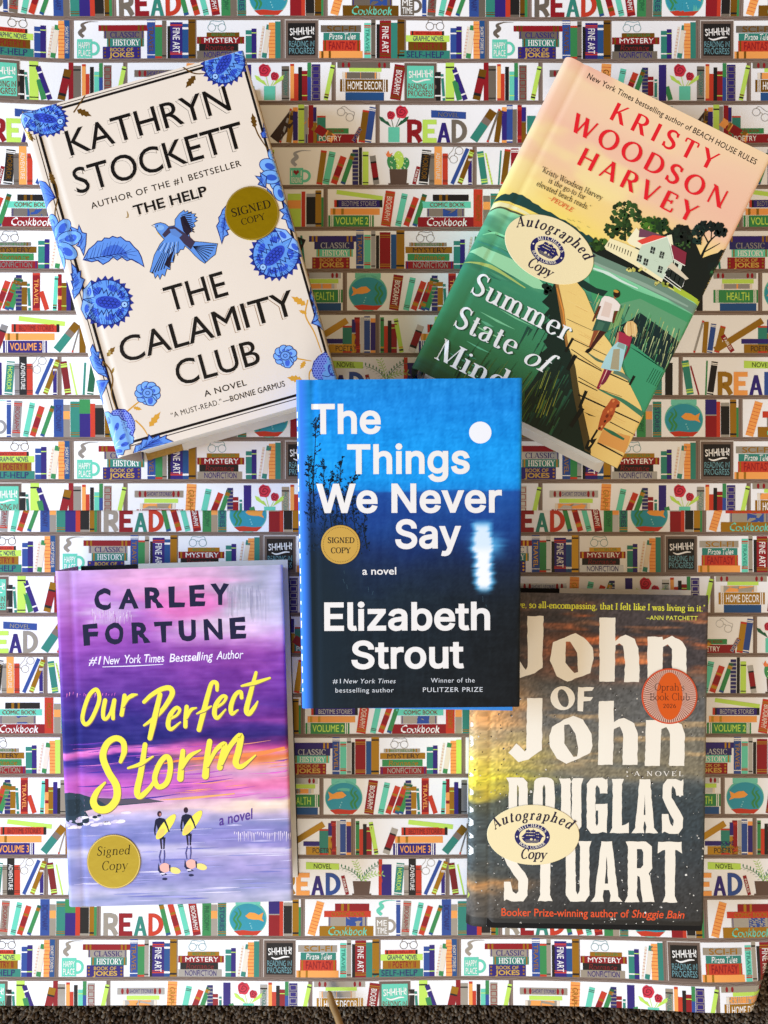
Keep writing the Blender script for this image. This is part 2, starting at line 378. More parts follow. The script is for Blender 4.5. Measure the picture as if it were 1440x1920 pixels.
def clip_tris(T, Cc, quad):
    """cut inked triangles at the trimmed edge of the paper (convex polygon)"""
    q = np.array(quad, float); ar = sum(q[i - 1, 0] * q[i, 1] - q[i, 0] * q[i - 1, 1] for i in range(len(q)))
    if ar < 0: q = q[::-1]
    out = []; oc = []
    ins = np.ones(len(T), bool)
    for i in range(len(q)):
        a, b = q[i - 1], q[i]
        for k in (0, 2, 4): ins &= ((b[0] - a[0]) * (T[:, k + 1] - a[1]) - (b[1] - a[1]) * (T[:, k] - a[0])) >= 0
    for ti in np.nonzero(~ins)[0]:
        t = T[ti]; P = [(t[0], t[1]), (t[2], t[3]), (t[4], t[5])]
        for i in range(len(q)):
            a, b = q[i - 1], q[i]; N = []
            f = lambda p: (b[0] - a[0]) * (p[1] - a[1]) - (b[1] - a[1]) * (p[0] - a[0])
            for j in range(len(P)):
                u, v = P[j - 1], P[j]; fu, fv = f(u), f(v)
                if (fu >= 0) != (fv >= 0):
                    k = fu / (fu - fv); N.append((u[0] + (v[0] - u[0]) * k, u[1] + (v[1] - u[1]) * k))
                if fv >= 0: N.append(v)
            P = N
            if not P: break
        for j in range(1, len(P) - 1):
            out.append((*P[0], *P[j], *P[j + 1], t[6])); oc.append(Cc[ti])
    T2 = T[ins]; C2 = Cc[ins]
    if out: T2 = np.concatenate([T2, np.array(out)]); C2 = np.concatenate([C2, np.array(oc)])
    return T2, C2
def split_tris(T, Cc, need):
    """halve long triangles until need(T) says none is too long"""
    for _ in range(14):
        m = need(T)
        if not m.any(): break
        A = T[m]; P = A[:, :6].reshape(-1, 3, 2)
        e = np.stack([np.hypot(*(P[:, (k + 1) % 3] - P[:, k]).T) for k in range(3)], 1).argmax(1)
        i = np.arange(len(A)); a = P[i, e]; b = P[i, (e + 1) % 3]; c = P[i, (e + 2) % 3]; h = (a + b) / 2
        L = A[:, 6:7]
        T = np.concatenate([T[~m], np.hstack([a, h, c, L]), np.hstack([h, b, c, L])]); Cc = np.concatenate([Cc[~m], Cc[m], Cc[m]])
    return T, Cc
def mesh_obj(name, V, F, mat, parent=None, col=None, base=(0, 0, 0), smooth=False):
    me = bpy.data.meshes.new(name)
    V = np.asarray(V, float) - np.asarray(base, float)
    me.from_pydata(V.tolist(), [], F if isinstance(F, list) else F.tolist())
    if col is not None:
        at = me.color_attributes.new('ink', 'FLOAT_COLOR', 'POINT'); at.data.foreach_set('color', np.asarray(col, np.float32).ravel())
    me.materials.append(mat)
    if smooth: me.polygons.foreach_set('use_smooth', [True] * len(me.polygons))
    me.update()
    o = bpy.data.objects.new(name, me); SC.collection.objects.link(o)
    if parent is not None: o.parent = parent
    else: o.location = base
    return o
def tag(o, label=None, cat=None, group=None, kind=None):
    for k, v in (('label', label), ('category', cat), ('group', group), ('kind', kind)):
        if v: o[k] = v
    return o

def nm(name): 
    m = bpy.data.materials.new(name); m.use_nodes = True; return m, m.node_tree, m.node_tree.nodes['Principled BSDF']
def ink_mat(name, rough=0.4, spec=0.5, metal_rough=0.3, bump=0.0, bscale=900, coat=0.0, grain=0.0):
    """printed paper: colour from the ink layer, metallic where the ink is metallic, fine paper tooth"""
    m, t, b = nm(name); N = t.nodes.new; L = t.links.new
    a = N('ShaderNodeAttribute'); a.attribute_name = 'ink'
    inv = N('ShaderNodeMath'); inv.operation = 'SUBTRACT'; inv.inputs[0].default_value = 1.0; L(a.outputs['Alpha'], inv.inputs[1]); L(inv.outputs[0], b.inputs['Metallic'])
    tc = N('ShaderNodeTexCoord')
    nz = N('ShaderNodeTexNoise'); nz.inputs['Scale'].default_value = bscale; nz.inputs['Detail'].default_value = 4; L(tc.outputs['Object'], nz.inputs['Vector'])
    if grain:
        mx = N('ShaderNodeMix'); mx.data_type = 'RGBA'; mx.blend_type = 'OVERLAY'; mx.inputs['Factor'].default_value = grain
        L(a.outputs['Color'], mx.inputs['A']); L(nz.outputs['Fac'], mx.inputs['B']); L(mx.outputs['Result'], b.inputs['Base Color'])
    else: L(a.outputs['Color'], b.inputs['Base Color'])
    r = N('ShaderNodeMapRange'); r.inputs['To Min'].default_value = metal_rough; r.inputs['To Max'].default_value = rough; L(a.outputs['Alpha'], r.inputs['Value']); L(r.outputs['Result'], b.inputs['Roughness'])
    b.inputs['Specular IOR Level'].default_value = spec; b.inputs['Coat Weight'].default_value = coat; b.inputs['Coat Roughness'].default_value = 0.18
    if bump:
        n2 = N('ShaderNodeTexNoise'); n2.inputs['Scale'].default_value = 26; n2.inputs['Detail'].default_value = 3; L(tc.outputs['Object'], n2.inputs['Vector'])
        ad = N('ShaderNodeMath'); ad.operation = 'MULTIPLY_ADD'; ad.inputs[1].default_value = 14.0; L(n2.outputs['Fac'], ad.inputs[0]); L(nz.outputs['Fac'], ad.inputs[2])
        bp = N('ShaderNodeBump'); bp.inputs['Strength'].default_value = bump; bp.inputs['Distance'].default_value = 0.00006; L(ad.outputs[0], bp.inputs['Height']); L(bp.outputs['Normal'], b.inputs['Normal'])
    return m
def plain_mat(name, c, rough=0.6, spec=0.3, nscale=60, amt=0.25, bump=0.0, stretch=(1, 1, 1), metal=0.0):
    m, t, b = nm(name); N = t.nodes.new; L = t.links.new
    tc = N('ShaderNodeTexCoord'); mp = N('ShaderNodeMapping'); mp.inputs['Scale'].default_value = stretch; L(tc.outputs['Object'], mp.inputs['Vector'])
    nz = N('ShaderNodeTexNoise'); nz.inputs['Scale'].default_value = nscale; nz.inputs['Detail'].default_value = 5; L(mp.outputs[0], nz.inputs['Vector'])
    cr = N('ShaderNodeValToRGB'); l = lin(hx(c)); cr.color_ramp.elements[0].position = .3; cr.color_ramp.elements[1].position = .7
    cr.color_ramp.elements[0].color = (*(l * (1 - amt)), 1); cr.color_ramp.elements[1].color = (*np.minimum(l * (1 + amt), 1), 1)
    L(nz.outputs['Fac'], cr.inputs['Fac']); L(cr.outputs['Color'], b.inputs['Base Color'])
    b.inputs['Roughness'].default_value = rough; b.inputs['Specular IOR Level'].default_value = spec; b.inputs['Metallic'].default_value = metal
    if bump:
        bp = N('ShaderNodeBump'); bp.inputs['Strength'].default_value = bump; bp.inputs['Distance'].default_value = 0.0005; L(nz.outputs['Fac'], bp.inputs['Height']); L(bp.outputs['Normal'], b.inputs['Normal'])
    return m

def px2w(x, y, z=0.0):
    k = PXM * (CAMH - z) / CAMH
    return (np.asarray(x, float) - 720) * k, (960 - np.asarray(y, float)) * k
OUT = {'T':(449,[[85,452,32,452,32,471,32,490,32,509,160,509,288,509,417,509,417,490,417,471,417,452,363,452,310,452,257,452,257,301,257,151,257,0,235,0,214,0,193,0,193,151,193,301,193,452,139,452]]),'h':(410,[[114,249,114,227,114,151,114,76,114,0,93,0,73,0,53,0,53,170,53,339,53,509,73,509,93,509,114,509,114,435,114,361,114,287,110,287,106,287,102,287,114,322,131,347,152,362,174,377,199,384,227,384,253,384,276,379,295,369,315,358,330,342,341,321,352,299,357,273,357,240,357,160,357,80,357,0,337,0,316,0,296,0,296,78,296,157,296,235,296,265,288,288,273,304,258,321,237,329,210,329,192,329,175,325,161,317,146,309,135,298,126,283,118,267]]),'e':(404,[[238,-8,212,-8,175,-8,143,0,117,16,90,33,70,56,56,85,41,114,34,148,34,187,34,226,41,260,55,290,69,319,89,343,115,359,141,376,171,384,205,384,226,384,246,381,266,374,285,367,303,356,319,341,335,326,348,306,357,282,366,258,371,228,371,194,371,186,371,178,371,169,272,169,174,169,75,169,75,187,75,204,75,221,163,221,250,221,338,221,329,215,319,208,310,202,310,227,306,249,298,269,290,288,278,303,263,314,247,325,228,330,205,330,182,330,163,325,146,313,130,302,118,288,109,270,100,251,96,232,96,211,96,200,96,189,96,178,96,150,101,126,110,106,120,87,134,72,151,61,168,51,189,46,212,46,228,46,241,48,254,53,266,57,277,64,285,73,294,82,301,93,306,105,325,101,345,96,365,91,359,71,349,54,335,39,321,24,303,13,283,4,262,-4]]),'i':(167,[[73,0,53,0,53,126,53,253,53,379,73,379,93,379,114,379,114,253,114,126,114,0,93,0],[95,443,84,443,72,443,62,447,54,455,45,462,41,472,41,483,41,494,45,504,54,512,62,520,72,524,84,524,95,524,106,520,114,512,122,504,126,494,126,483,126,472,122,462,114,455,106,447]]),'n':(410,[[114,249,114,227,114,151,114,76,114,0,93,0,73,0,53,0,53,126,53,253,53,379,72,379,92,379,112,379,112,349,112,318,112,287,109,287,106,287,102,287,114,322,131,347,152,362,174,377,199,384,227,384,253,384,276,379,295,369,314,358,330,342,341,321,352,299,357,273,357,240,357,160,357,80,357,0,337,0,316,0,296,0,296,78,296,157,296,235,296,265,288,288,273,304,258,321,237,329,210,329,192,329,175,325,161,317,146,309,135,298,126,283,118,267]]),'g':(425,[[238,-151,207,-151,179,-151,155,-147,134,-140,113,-132,96,-123,82,-110,69,-98,58,-84,51,-69,67,-60,84,-50,101,-41,107,-49,113,-57,122,-66,130,-75,141,-82,154,-88,168,-94,186,-97,207,-97,238,-97,263,-90,282,-75,302,-60,311,-37,311,-6,311,19,311,44,311,68,310,68,308,68,306,68,301,60,295,51,287,41,278,32,267,23,252,16,238,8,219,5,195,5,164,5,137,12,113,27,88,41,69,62,55,90,41,118,34,152,34,191,34,230,41,264,55,293,69,322,88,345,112,361,137,376,165,384,196,384,220,384,239,381,253,373,268,365,280,356,288,346,297,336,303,327,308,319,309,319,311,319,313,319,313,339,313,359,313,379,333,379,353,379,372,379,372,250,372,121,372,-9,372,-42,365,-69,350,-90,335,-111,316,-126,291,-136,266,-146],[181,59,205,59,228,59,248,64,264,75,280,86,292,101,300,121,308,141,312,165,312,193,312,220,308,243,300,264,292,284,280,301,264,312,248,324,228,330,205,330,181,330,161,324,145,312,129,299,117,283,109,262,100,242,96,219,96,193,96,166,100,143,109,123,117,103,129,87,145,76,162,65]]),'s':(365,[[211,-8,182,-8,156,-8,133,-4,112,3,92,11,75,23,62,38,49,53,40,72,36,94,55,98,74,102,94,107,99,86,109,70,124,60,139,50,158,45,181,45,208,45,229,51,244,62,260,74,268,87,268,103,268,116,263,127,254,136,245,144,231,151,212,155,191,160,170,165,149,170,115,178,89,191,72,208,55,225,47,247,47,274,47,296,53,315,65,332,77,348,94,361,115,370,136,380,160,384,187,384,213,384,235,380,254,372,272,365,287,353,299,339,310,325,319,309,324,290,305,286,287,281,268,277,263,292,255,304,243,316,230,327,212,333,187,333,165,333,146,327,131,317,116,306,109,293,109,277,109,263,114,252,124,243,134,235,150,228,172,223,191,218,210,214,229,209,264,201,290,188,306,171,323,154,331,133,331,107,331,84,325,64,312,47,300,30,282,16,260,6,237,-3]]),'W':(686,[[180,0,155,0,109,170,63,339,16,509,38,509,60,509,82,509,109,404,136,300,163,196,168,179,172,163,175,145,179,128,183,111,187,94,190,76,194,58,197,40,194,40,192,40,189,40,193,58,196,76,200,94,203,111,207,128,211,145,215,163,220,179,224,196,251,300,279,404,306,509,331,509,355,509,380,509,407,404,434,300,462,196,466,179,470,163,474,145,478,128,482,111,486,94,490,76,494,58,497,40,494,40,491,40,488,40,492,58,495,76,499,94,502,111,506,128,510,145,515,163,519,179,523,196,550,300,576,404,603,509,625,509,647,509,670,509,623,339,577,170,530,0,505,0,480,0,455,0,426,108,397,215,368,323,362,344,357,367,351,391,346,416,341,444,336,475,341,475,345,475,350,475,345,445,340,419,335,395,330,371,324,347,318,323,289,215,260,108,230,0,205,0]]),'N':(523,[[82,0,60,0,60,170,60,339,60,509,85,509,111,509,136,509,205,400,274,291,343,183,349,174,355,164,363,151,370,138,379,123,388,107,396,90,405,73,414,55,411,55,408,54,405,54,403,72,401,90,401,108,400,126,399,142,399,157,399,172,399,185,399,195,399,300,399,404,399,509,420,509,442,509,463,509,463,339,463,170,463,0,438,0,412,0,387,0,325,97,264,193,202,290,194,303,186,316,177,331,169,345,159,362,148,381,137,400,123,424,108,452,111,453,115,453,119,454,120,428,121,405,122,384,123,362,124,344,124,328,125,312,125,300,125,291,125,194,125,97,125,0,103,0]]),'v':(389,[[184,0,163,0,114,126,66,253,17,379,40,379,62,379,84,379,111,305,138,230,165,155,174,132,181,110,187,87,193,64,199,42,206,21,198,21,191,21,184,21,191,42,197,64,203,87,209,110,216,132,224,155,251,230,278,305,305,379,327,379,349,379,371,379,323,253,275,126,226,0,205,0]]),'r':(259,[[73,0,53,0,53,126,53,253,53,379,72,379,92,379,112,379,112,360,112,340,112,321,113,321,114,321,115,321,122,340,135,355,152,367,170,379,190,385,213,385,218,385,223,385,229,384,235,384,240,384,243,384,243,363,243,343,243,322,242,323,237,323,230,324,223,325,215,326,207,326,189,326,173,322,159,315,145,307,134,297,126,284,118,270,114,255,114,237,114,158,114,79,114,0,93,0]]),'S':(447,[[263,-9,224,-9,187,-9,155,-3,128,9,100,21,79,38,64,60,49,82,40,107,38,137,60,137,82,137,104,137,106,117,112,101,123,88,134,75,149,65,166,59,184,52,203,49,224,49,247,49,268,53,286,60,304,68,319,78,329,92,340,105,346,121,346,139,346,155,341,169,332,179,323,189,311,198,296,205,281,211,264,217,245,222,224,228,204,234,184,239,142,251,109,268,86,289,63,311,52,339,52,372,52,401,60,426,75,448,90,469,111,486,138,498,164,510,194,516,227,516,261,516,290,510,316,498,342,486,362,469,377,449,392,428,400,404,401,378,380,378,358,378,337,378,335,403,323,423,302,437,281,451,256,459,225,459,203,459,184,455,167,448,151,441,138,431,129,418,120,406,115,391,115,376,115,358,120,344,131,334,142,323,154,314,169,308,184,302,199,297,212,293,230,289,247,284,264,279,279,275,295,270,312,264,328,257,344,248,359,238,373,227,385,214,395,198,404,181,408,162,408,139,408,111,401,86,386,64,372,41,351,24,323,11,296,-2]]),'a':(389,[[182,-9,160,-9,136,-9,114,-4,94,5,75,14,59,27,48,45,36,62,30,83,30,108,30,130,35,147,43,161,52,175,63,185,78,193,92,201,108,207,125,211,143,215,160,218,178,220,201,223,219,225,234,227,248,228,258,231,265,235,272,239,276,245,276,255,276,255,276,256,276,257,276,272,273,286,267,297,261,308,252,316,240,322,228,328,213,331,196,331,178,331,162,328,149,322,136,317,126,309,118,301,110,292,104,283,100,274,80,280,61,285,41,291,50,314,62,332,79,346,95,360,113,369,133,375,153,381,173,384,194,384,208,384,223,383,239,379,255,376,271,370,286,360,301,351,313,338,322,320,332,303,337,280,337,251,337,168,337,84,337,0,317,0,297,0,277,0,277,17,277,35,277,52,275,52,274,52,272,52,268,43,261,34,252,25,243,15,230,7,215,1,200,-5],[155,45,170,45,193,45,212,50,228,59,243,68,255,79,263,93,271,107,276,122,276,138,276,155,276,173,276,190,273,187,268,184,259,182,251,180,242,178,231,176,221,174,210,172,200,171,190,170,182,169,175,168,161,166,147,163,134,159,121,154,111,148,103,139,96,131,92,119,92,105,92,92,95,81,102,72,109,63,118,57,130,52,142,48]]),'y':(389,[[51,-140,47,-139,52,-121,57,-103,61,-86,65,-86,68,-87,71,-87,83,-90,94,-91,104,-89,114,-87,122,-82,130,-74,138,-66,145,-53,151,-36,155,-24,159,-13,163,-1,114,126,66,252,17,379,40,379,62,379,84,379,111,305,138,230,165,155,174,132,181,109,187,87,193,64,199,42,206,21,198,21,191,21,184,21,190,42,196,64,202,87,209,110,216,132,224,155,251,230,278,305,305,379,327,379,349,379,371,379,316,234,260,88,204,-58,196,-78,187,-94,177,-107,166,-120,153,-129,139,-136,125,-142,109,-145,91,-145,81,-145,72,-144,65,-143,57,-142]]),'E':(419,[[165,0,60,0,60,170,60,339,60,509,164,509,268,509,372,509,372,490,372,471,372,452,290,452,207,452,125,452,125,396,125,341,125,286,202,286,278,286,355,286,355,267,355,248,355,229,278,229,202,229,125,229,125,172,125,114,125,57,208,57,292,57,375,57,375,38,375,19,375,0,270,0]]),'l':(189,[[147,-2,139,-2,110,-2,88,5,74,20,60,35,53,57,53,84,53,226,53,367,53,509,73,509,93,509,114,509,114,372,114,235,114,99,114,81,116,69,120,62,125,55,133,52,146,52,152,52,157,52,160,53,164,53,167,54,170,54,173,37,177,20,181,3,175,1,169,0,162,-1,154,-2]]),'z':(380,[[141,0,42,0,42,15,42,30,42,46,112,137,183,228,254,320,254,321,254,322,254,323,185,323,117,323,48,323,48,342,48,361,48,379,143,379,238,379,333,379,333,363,333,347,333,331,264,241,195,150,126,60,126,59,126,58,126,56,197,56,268,56,339,56,339,38,339,19,339,0,240,0]]),'b':(424,[[261,-8,229,-8,206,-8,187,-4,172,4,158,12,146,21,138,31,129,42,123,51,118,59,116,59,114,59,112,59,112,39,112,20,112,0,92,0,72,0,53,0,53,170,53,339,53,509,73,509,93,509,114,509,114,446,114,382,114,319,115,319,117,319,118,319,123,327,129,336,137,346,145,356,157,365,171,373,186,381,205,384,229,384,261,384,289,376,313,361,337,345,356,322,370,293,383,263,390,229,390,189,390,149,383,114,370,84,356,55,337,32,313,16,289,0],[197,47,220,47,244,47,263,53,279,66,295,78,308,95,316,117,324,138,328,162,328,189,328,216,324,240,316,261,308,282,296,299,280,311,264,324,244,330,220,330,197,330,177,324,161,312,145,300,133,284,125,263,117,242,113,217,113,189,113,161,117,136,125,115,133,94,146,77,162,65,178,53]]),'t':(227,[[138,379,204,379,204,362,204,344,204,327,138,327,72,327,6,327,6,344,6,362,6,379,72,379],[65,345,65,471,85,471,106,471,126,471,126,347,126,222,126,98,126,81,129,69,136,61,143,54,154,50,170,50,174,50,179,50,185,51,191,52,197,53,202,54,206,36,209,19,213,2,207,0,200,-2,192,-3,184,-4,176,-4,168,-4,136,-4,110,4,92,21,74,38,65,62,65,93,65,219]]),'o':(415,[[242,-8,207,-8,173,-8,143,0,117,16,91,33,71,56,56,85,41,114,34,149,34,187,34,227,41,262,56,291,71,321,91,343,117,360,143,376,173,384,207,384,242,384,273,376,299,360,325,343,345,321,359,291,374,262,381,227,381,187,381,149,374,114,359,85,345,56,325,33,299,16,273,0],[182,46,207,46,233,46,254,53,270,66,287,79,299,96,307,117,315,139,319,162,319,187,319,213,315,236,307,258,299,280,287,297,270,310,254,323,233,330,207,330,182,330,161,323,145,310,129,297,116,280,108,258,100,237,96,213,96,187,96,162,100,139,108,117,116,96,129,79,145,66,161,53]]),'u':(410,[[211,-5,182,-5,157,-5,134,0,115,11,95,21,80,37,69,59,58,80,53,107,53,139,53,219,53,299,53,379,73,379,93,379,114,379,114,301,114,222,114,144,114,114,121,91,137,75,152,58,173,50,200,50,218,50,235,54,249,62,264,70,275,81,283,97,292,112,296,131,296,153,296,228,296,304,296,379,316,379,337,379,357,379,357,253,357,126,357,0,337,0,318,0,298,0,298,31,298,61,298,92,301,92,304,92,307,92,295,57,279,32,257,17,235,2]])}
# ---------------------------------------------------------------- the printed bookshelf pattern of the gift wrap
KEY = {'R': 'c43a26', 'D': '8e1420', 'N': '2d2072', 'B': '2c4c92', 'T': '2f8272', 'G': '36884e', 'M': '66cdb0', 'L': 'bfe35e', 'O': 'f2a254', 'Y': 'b08a3cm', 'S': 'b2b8c2m',
       'K': '1a1a1c', 'W': 'f4f1ea', 'P': '7d6c61', 'C': 'e6dac6', 'Q': '1f4f86', 'E': '7a1c22', 'F': '3a2a24', 'A': 'e5674f', 'Z': '2a2a66', 'I': '2e7f90', 'X': '6a9aa0', 'V': '1f5c40'}
BG = 'f3f3f3'
def bands(st, c):
    return {'1': [(.80, .845, 'W'), (.15, .195, 'W')], '2': [(.70, .77, 'Y'), (.20, .27, 'Y')], '3': [(.90, .92, 'F'), (.85, .87, 'F'), (.08, .10, 'F'), (.13, .15, 'F')],
            '4': [(.0, .13, 'Y'), (.13, .22, 'K'), (.22, .70, 'D'), (.70, .76, 'K'), (.76, 1, 'Y')], '5': [(k / 9., k / 9. + .03, 'S') for k in range(1, 9)],
            '6': [(0, .07, 'Q'), (.92, 1, 'V'), (.81, .92, 'Y')], '7': [(.9, .93, 'L'), (.82, .88, 'L'), (.05, .1, 'L'), (.13, .16, 'L')], '8': [(.84, .87, 'L'), (.15, .18, 'L')],
            '9': [(.14, .25, 'Y'), (.30, .62, 'D'), (.66, .73, 'Y')], 'a': [(.9, .93, 'Y'), (.85, .87, 'Y'), (.05, .08, 'Y'), (.11, .13, 'Y')],
            'b': [(.08, .13, 'W'), (.17, .78, 'W'), (.83, .88, 'W')], 'c': [(.05, .08, 'K'), (.86, .9, 'K')], 'd': [(.07, .88, 'N')], 'e': [(.07, .9, 'K')],
            'f': [(k / 10., k / 10. + .012, 'R') for k in range(1, 10)], 'g': [(.84, .90, 'W'), (.1, .16, 'W')], 'h': [(.0, .15, 'S'), (.15, .24, 'K'), (.24, .74, 'D'), (.74, .8, 'K'), (.8, 1, 'S')],
            'i': [(.93, .96, 'W'), (.04, .07, 'W'), (.89, .91, 'W')], 'j': [(.05, .1, 'K'), (.9, .94, 'K'), (.13, .17, 'Y')], 'k': [(.15, .85, 'C')], 'm': [(.0, .55, 'T'), (.55, .73, 'P'), (.73, 1, 'Y')],
            'n': [(.55, .8, 'O')], 'o': [(0, .06, 'R'), (.94, 1, 'R')], 'p': [(.08, .10, 'W'), (.93, .97, 'W'), (.89, .91, 'W')], 'q': [(.62, 1, 'G')], 'r': [(.6, 1, 'N'), (.57, .6, 'S')],
            's': [(.1, .14, 'R'), (.16, .18, 'R'), (.86, .88, 'R'), (.9, .94, 'R')]}.get(st, [])
def tile_bk(P, xc, yb, w, h, ang, col, st='', txt=None, tc='W', f=.55):
    c, s = math.cos(R_(ang)), math.sin(R_(ang))
    lift = abs(s) * w / 2
    def m(a, b): return (xc + a * c + b * s, yb - lift - (b * c - a * s))
    def r(a0, b0, a1, b1, k, lay): P.poly([m(a0, b0), m(a1, b0), m(a1, b1), m(a0, b1)], KEY[k], lay=lay)
    r(-w / 2, 0, w / 2, h, col, 2)
    for f0, f1, k in bands(st, col): r(-w / 2, f0 * h, w / 2, f1 * h, k, 3)
    if st == 'v':      # framed volume numbers
        for k in range(5):
            b = h * (.04 + .19 * k); r(-w * .42, b, w * .42, b + h * .15, 'D' if col == 'S' else 'S', 3); r(-w * .33, b + 1.2, w * .33, b + h * .15 - 1.2, 'S' if col == 'S' else 'N', 4)
    if txt:
        a = m(-w * f * .5, h * .84); b = m(-w * f * .5, h * .14)
        P.text(txt, a, b, w * f, KEY[tc], bold=.005, lay=5)
def R_(a): return math.radians(a)
def tile_h(P, x0, x1, yb, lo, hi, col, st='', txt=None, tc='W', sty='p', f=.6, t0=None, t1=None):
    P.rect(x0, yb - hi, x1, yb - lo, KEY[col], lay=2)
    w = x1 - x0; h = hi - lo
    for f0, f1, k in {'a': [(.06, .10, 'Y'), (.14, .18, 'Y'), (.80, .84, 'Y'), (.88, .92, 'Y')], 'b': [(.05, .07, 'W'), (.09, .11, 'W'), (.9, .92, 'W'), (.94, .96, 'W')], 'c': [(0, .05, 'R'), (.05, .09, 'K'), (.94, 1, 'K')],
                      'd': [(.12, .16, 'Y'), (.72, .76, 'Y')], 'e': [(.05, .1, 'Y'), (.22, .27, 'Y')], 'f': [(.18, .26, 'Y'), (.36, .42, 'Y')], 'g': [(.04, .08, 'Y'), (.92, .96, 'Y')], 'h': [(.03, .05, 'N'), (.95, .97, 'N')],
                      'i': [(0, .08, 'C'), (.92, 1, 'C')]}.get(st, []):
        P.rect(x0 + f0 * w, yb - hi, x0 + f1 * w, yb - lo, KEY[k], lay=3)
    if st == 'o':
        for f0 in (.11, .22, .80, .90): P.ell(x0 + f0 * w, yb - (lo + hi) / 2, 2.6, h * .46, KEY['D'], lay=3, n=12)
    if st == 'D':
        for f0 in (.06, .94):
            for k in (.2, .5, .8): P.ell(x0 + f0 * w, yb - lo - k * h, 2, 2, KEY['Y'], lay=3, n=10)
    if txt:
        a = x0 + w * (.16 if t0 is None else t0); b = x1 - w * (.12 if t1 is None else t1); cap = h * f; y = yb - lo - (h - cap) / 2
        if sty == 's': P.serif(txt, (a, y), (b, y), cap, KEY[tc], thick=16, thin=6, ser=9, lay=5)
        elif sty == 'i': P.text(txt, (a, y), (b, y), cap, KEY[tc], slant=.18, bold=.003, lay=5, wob=.6)
        else: P.text(txt, (a, y), (b, y), cap, KEY[tc], bold=.004 if sty == 'p' else .012, lay=5, wob=.4 if sty == 'p' else 0)
def t_mug(P, x, yb, w, h, col, l1, l2, tc='W', steam='S'):
    P.rect(x, yb - h, x + w, yb - 1, KEY[col], lay=2)
    P.ring(x + w + 2, yb - h * .52, 10, h * .30, 5, KEY[col], lay=1.5)
    if l2:
        P.text(l1, (x + 3, yb - h * .52), (x + w - 3, yb - h * .52), h * .32, KEY[tc], bold=.006, lay=4); P.text(l2, (x + 3, yb - h * .12), (x + w - 3, yb - h * .12), h * .32, KEY[tc], bold=.006, lay=4)
    P.stroke([(x + 12, yb - h - 4), (x + 5, yb - h - 12), (x + 13, yb - h - 20), (x + 9, yb - h - 27), (x + 22, yb - h - 32), (x + 40, yb - h - 32)], [6, 7, 8, 5, 2, .5], KEY[steam], smooth=True, lay=2)
def t_glasses(P, x, y, col, ang=0, w=1.0, k=1.0):
    c, s = math.cos(ang), math.sin(ang); m = lambda a, b: (x + (a * c - b * s) * k, y + (a * s + b * c) * k)
    for sx in (-9.5, 9.5): cx, cy = m(sx, 0); P.ring(cx, cy, 7.2 * k, 7 * k, w, KEY[col], n=22, lay=2)
    P.stroke([m(-3, -2), m(0, -4), m(3, -2)], w, KEY[col], smooth=True, lay=2); P.stroke([m(-14, -5), m(-10, -12), m(4, -11), m(12, -12), m(15, -5)], w, KEY[col], smooth=True, lay=2)
def t_frame(P, x0, x1, yb, panel, c1, c2):
    P.rect(x0, yb - 72, x1, yb, 'C8C0B8', lay=1.5); P.rect(x0 + 1.5, yb - 70, x1 - 1, yb, '6b5a50', lay=2); P.rect(x0 + 6, yb - 65, x1 - 6, yb - 5, KEY[panel], lay=3); w = x1 - x0
    P.text('SHHHH!', (x0 + w * .16, yb - 42), (x1 - w * .13, yb - 45), 13, KEY['W'], bold=.014, lay=5, wob=.8)
    P.stroke([(x0 + w * .25, yb - 38), (x0 + w * .4, yb - 35), (x0 + w * .65, yb - 39), (x1 - w * .2, yb - 39)], [1.5, 3, 3, 1.5], KEY['W'], smooth=True, lay=5)
    P.text('READING IN', (x0 + w * .13, yb - 21), (x1 - w * .13, yb - 21), 11, KEY[c1], bold=.0, lay=5, wob=.5); P.text('PROGRESS', (x0 + w * .13, yb - 8), (x1 - w * .13, yb - 8), 11, KEY[c2], bold=.0, lay=5, wob=.5)
def t_bowl(P, cx, yb, flip=1):
    P.ell(cx, yb - 33, 36, 34, '5fb9a6', lay=1.6, n=40); P.rect(cx - 24, yb - 70, cx + 24, yb - 60, '6fc8b2', lay=1.7); P.ell(cx, yb - 32, 34.5, 30, '2f94a8', lay=2, n=40)
    P.poly([(cx - 27, yb - 9), (cx - 10, yb - 11), (cx + 10, yb - 9), (cx + 27, yb - 10), (cx + 17, yb - 1), (cx - 17, yb - 1)], KEY['R'], lay=3)
    for d in (0, 7): P.stroke([(cx - flip * (18 + d), yb - 12), (cx - flip * (14 + d), yb - 22), (cx - flip * (20 + d), yb - 32), (cx - flip * (14 + d), yb - 42), (cx - flip * (19 + d), yb - 54 + d)], [3, 4.5, 3.5, 4, 1], KEY['G'], smooth=True, lay=3)
    x = cx + flip * 3; P.poly([(x - flip * 8, yb - 38), (x, yb - 45), (x + flip * 10, yb - 44), (x + flip * 18, yb - 40), (x + flip * 27, yb - 45), (x + flip * 24, yb - 34), (x + flip * 28, yb - 27), (x + flip * 18, yb - 31), (x + flip * 8, yb - 31), (x - flip * 2, yb - 33)], 'ef9f45', lay=4)
    for d in (0, 5, 9): P.ell(cx + flip * (4 + d * .4), yb - 24 + d, 1.2, 1.2, '8fd2d4', lay=4, n=8)
def t_rose(P, x, y, r):
    P.poly([(x + r * (1 + .12 * math.sin(k * 5.1)) * math.cos(k * .449), y + r * (1 + .12 * math.cos(k * 3.7)) * math.sin(k * .449)) for k in range(14)], 'cf2f45', lay=3)
    P.stroke([(x + r * .15, y), (x - r * .3, y + r * .1), (x, y - r * .45), (x + r * .55, y), (x, y + r * .55), (x - r * .7, y + r * .2), (x - r * .5, y - r * .6), (x + r * .4, y - r * .8)], 1.3, '6e1226', smooth=True, lay=4)
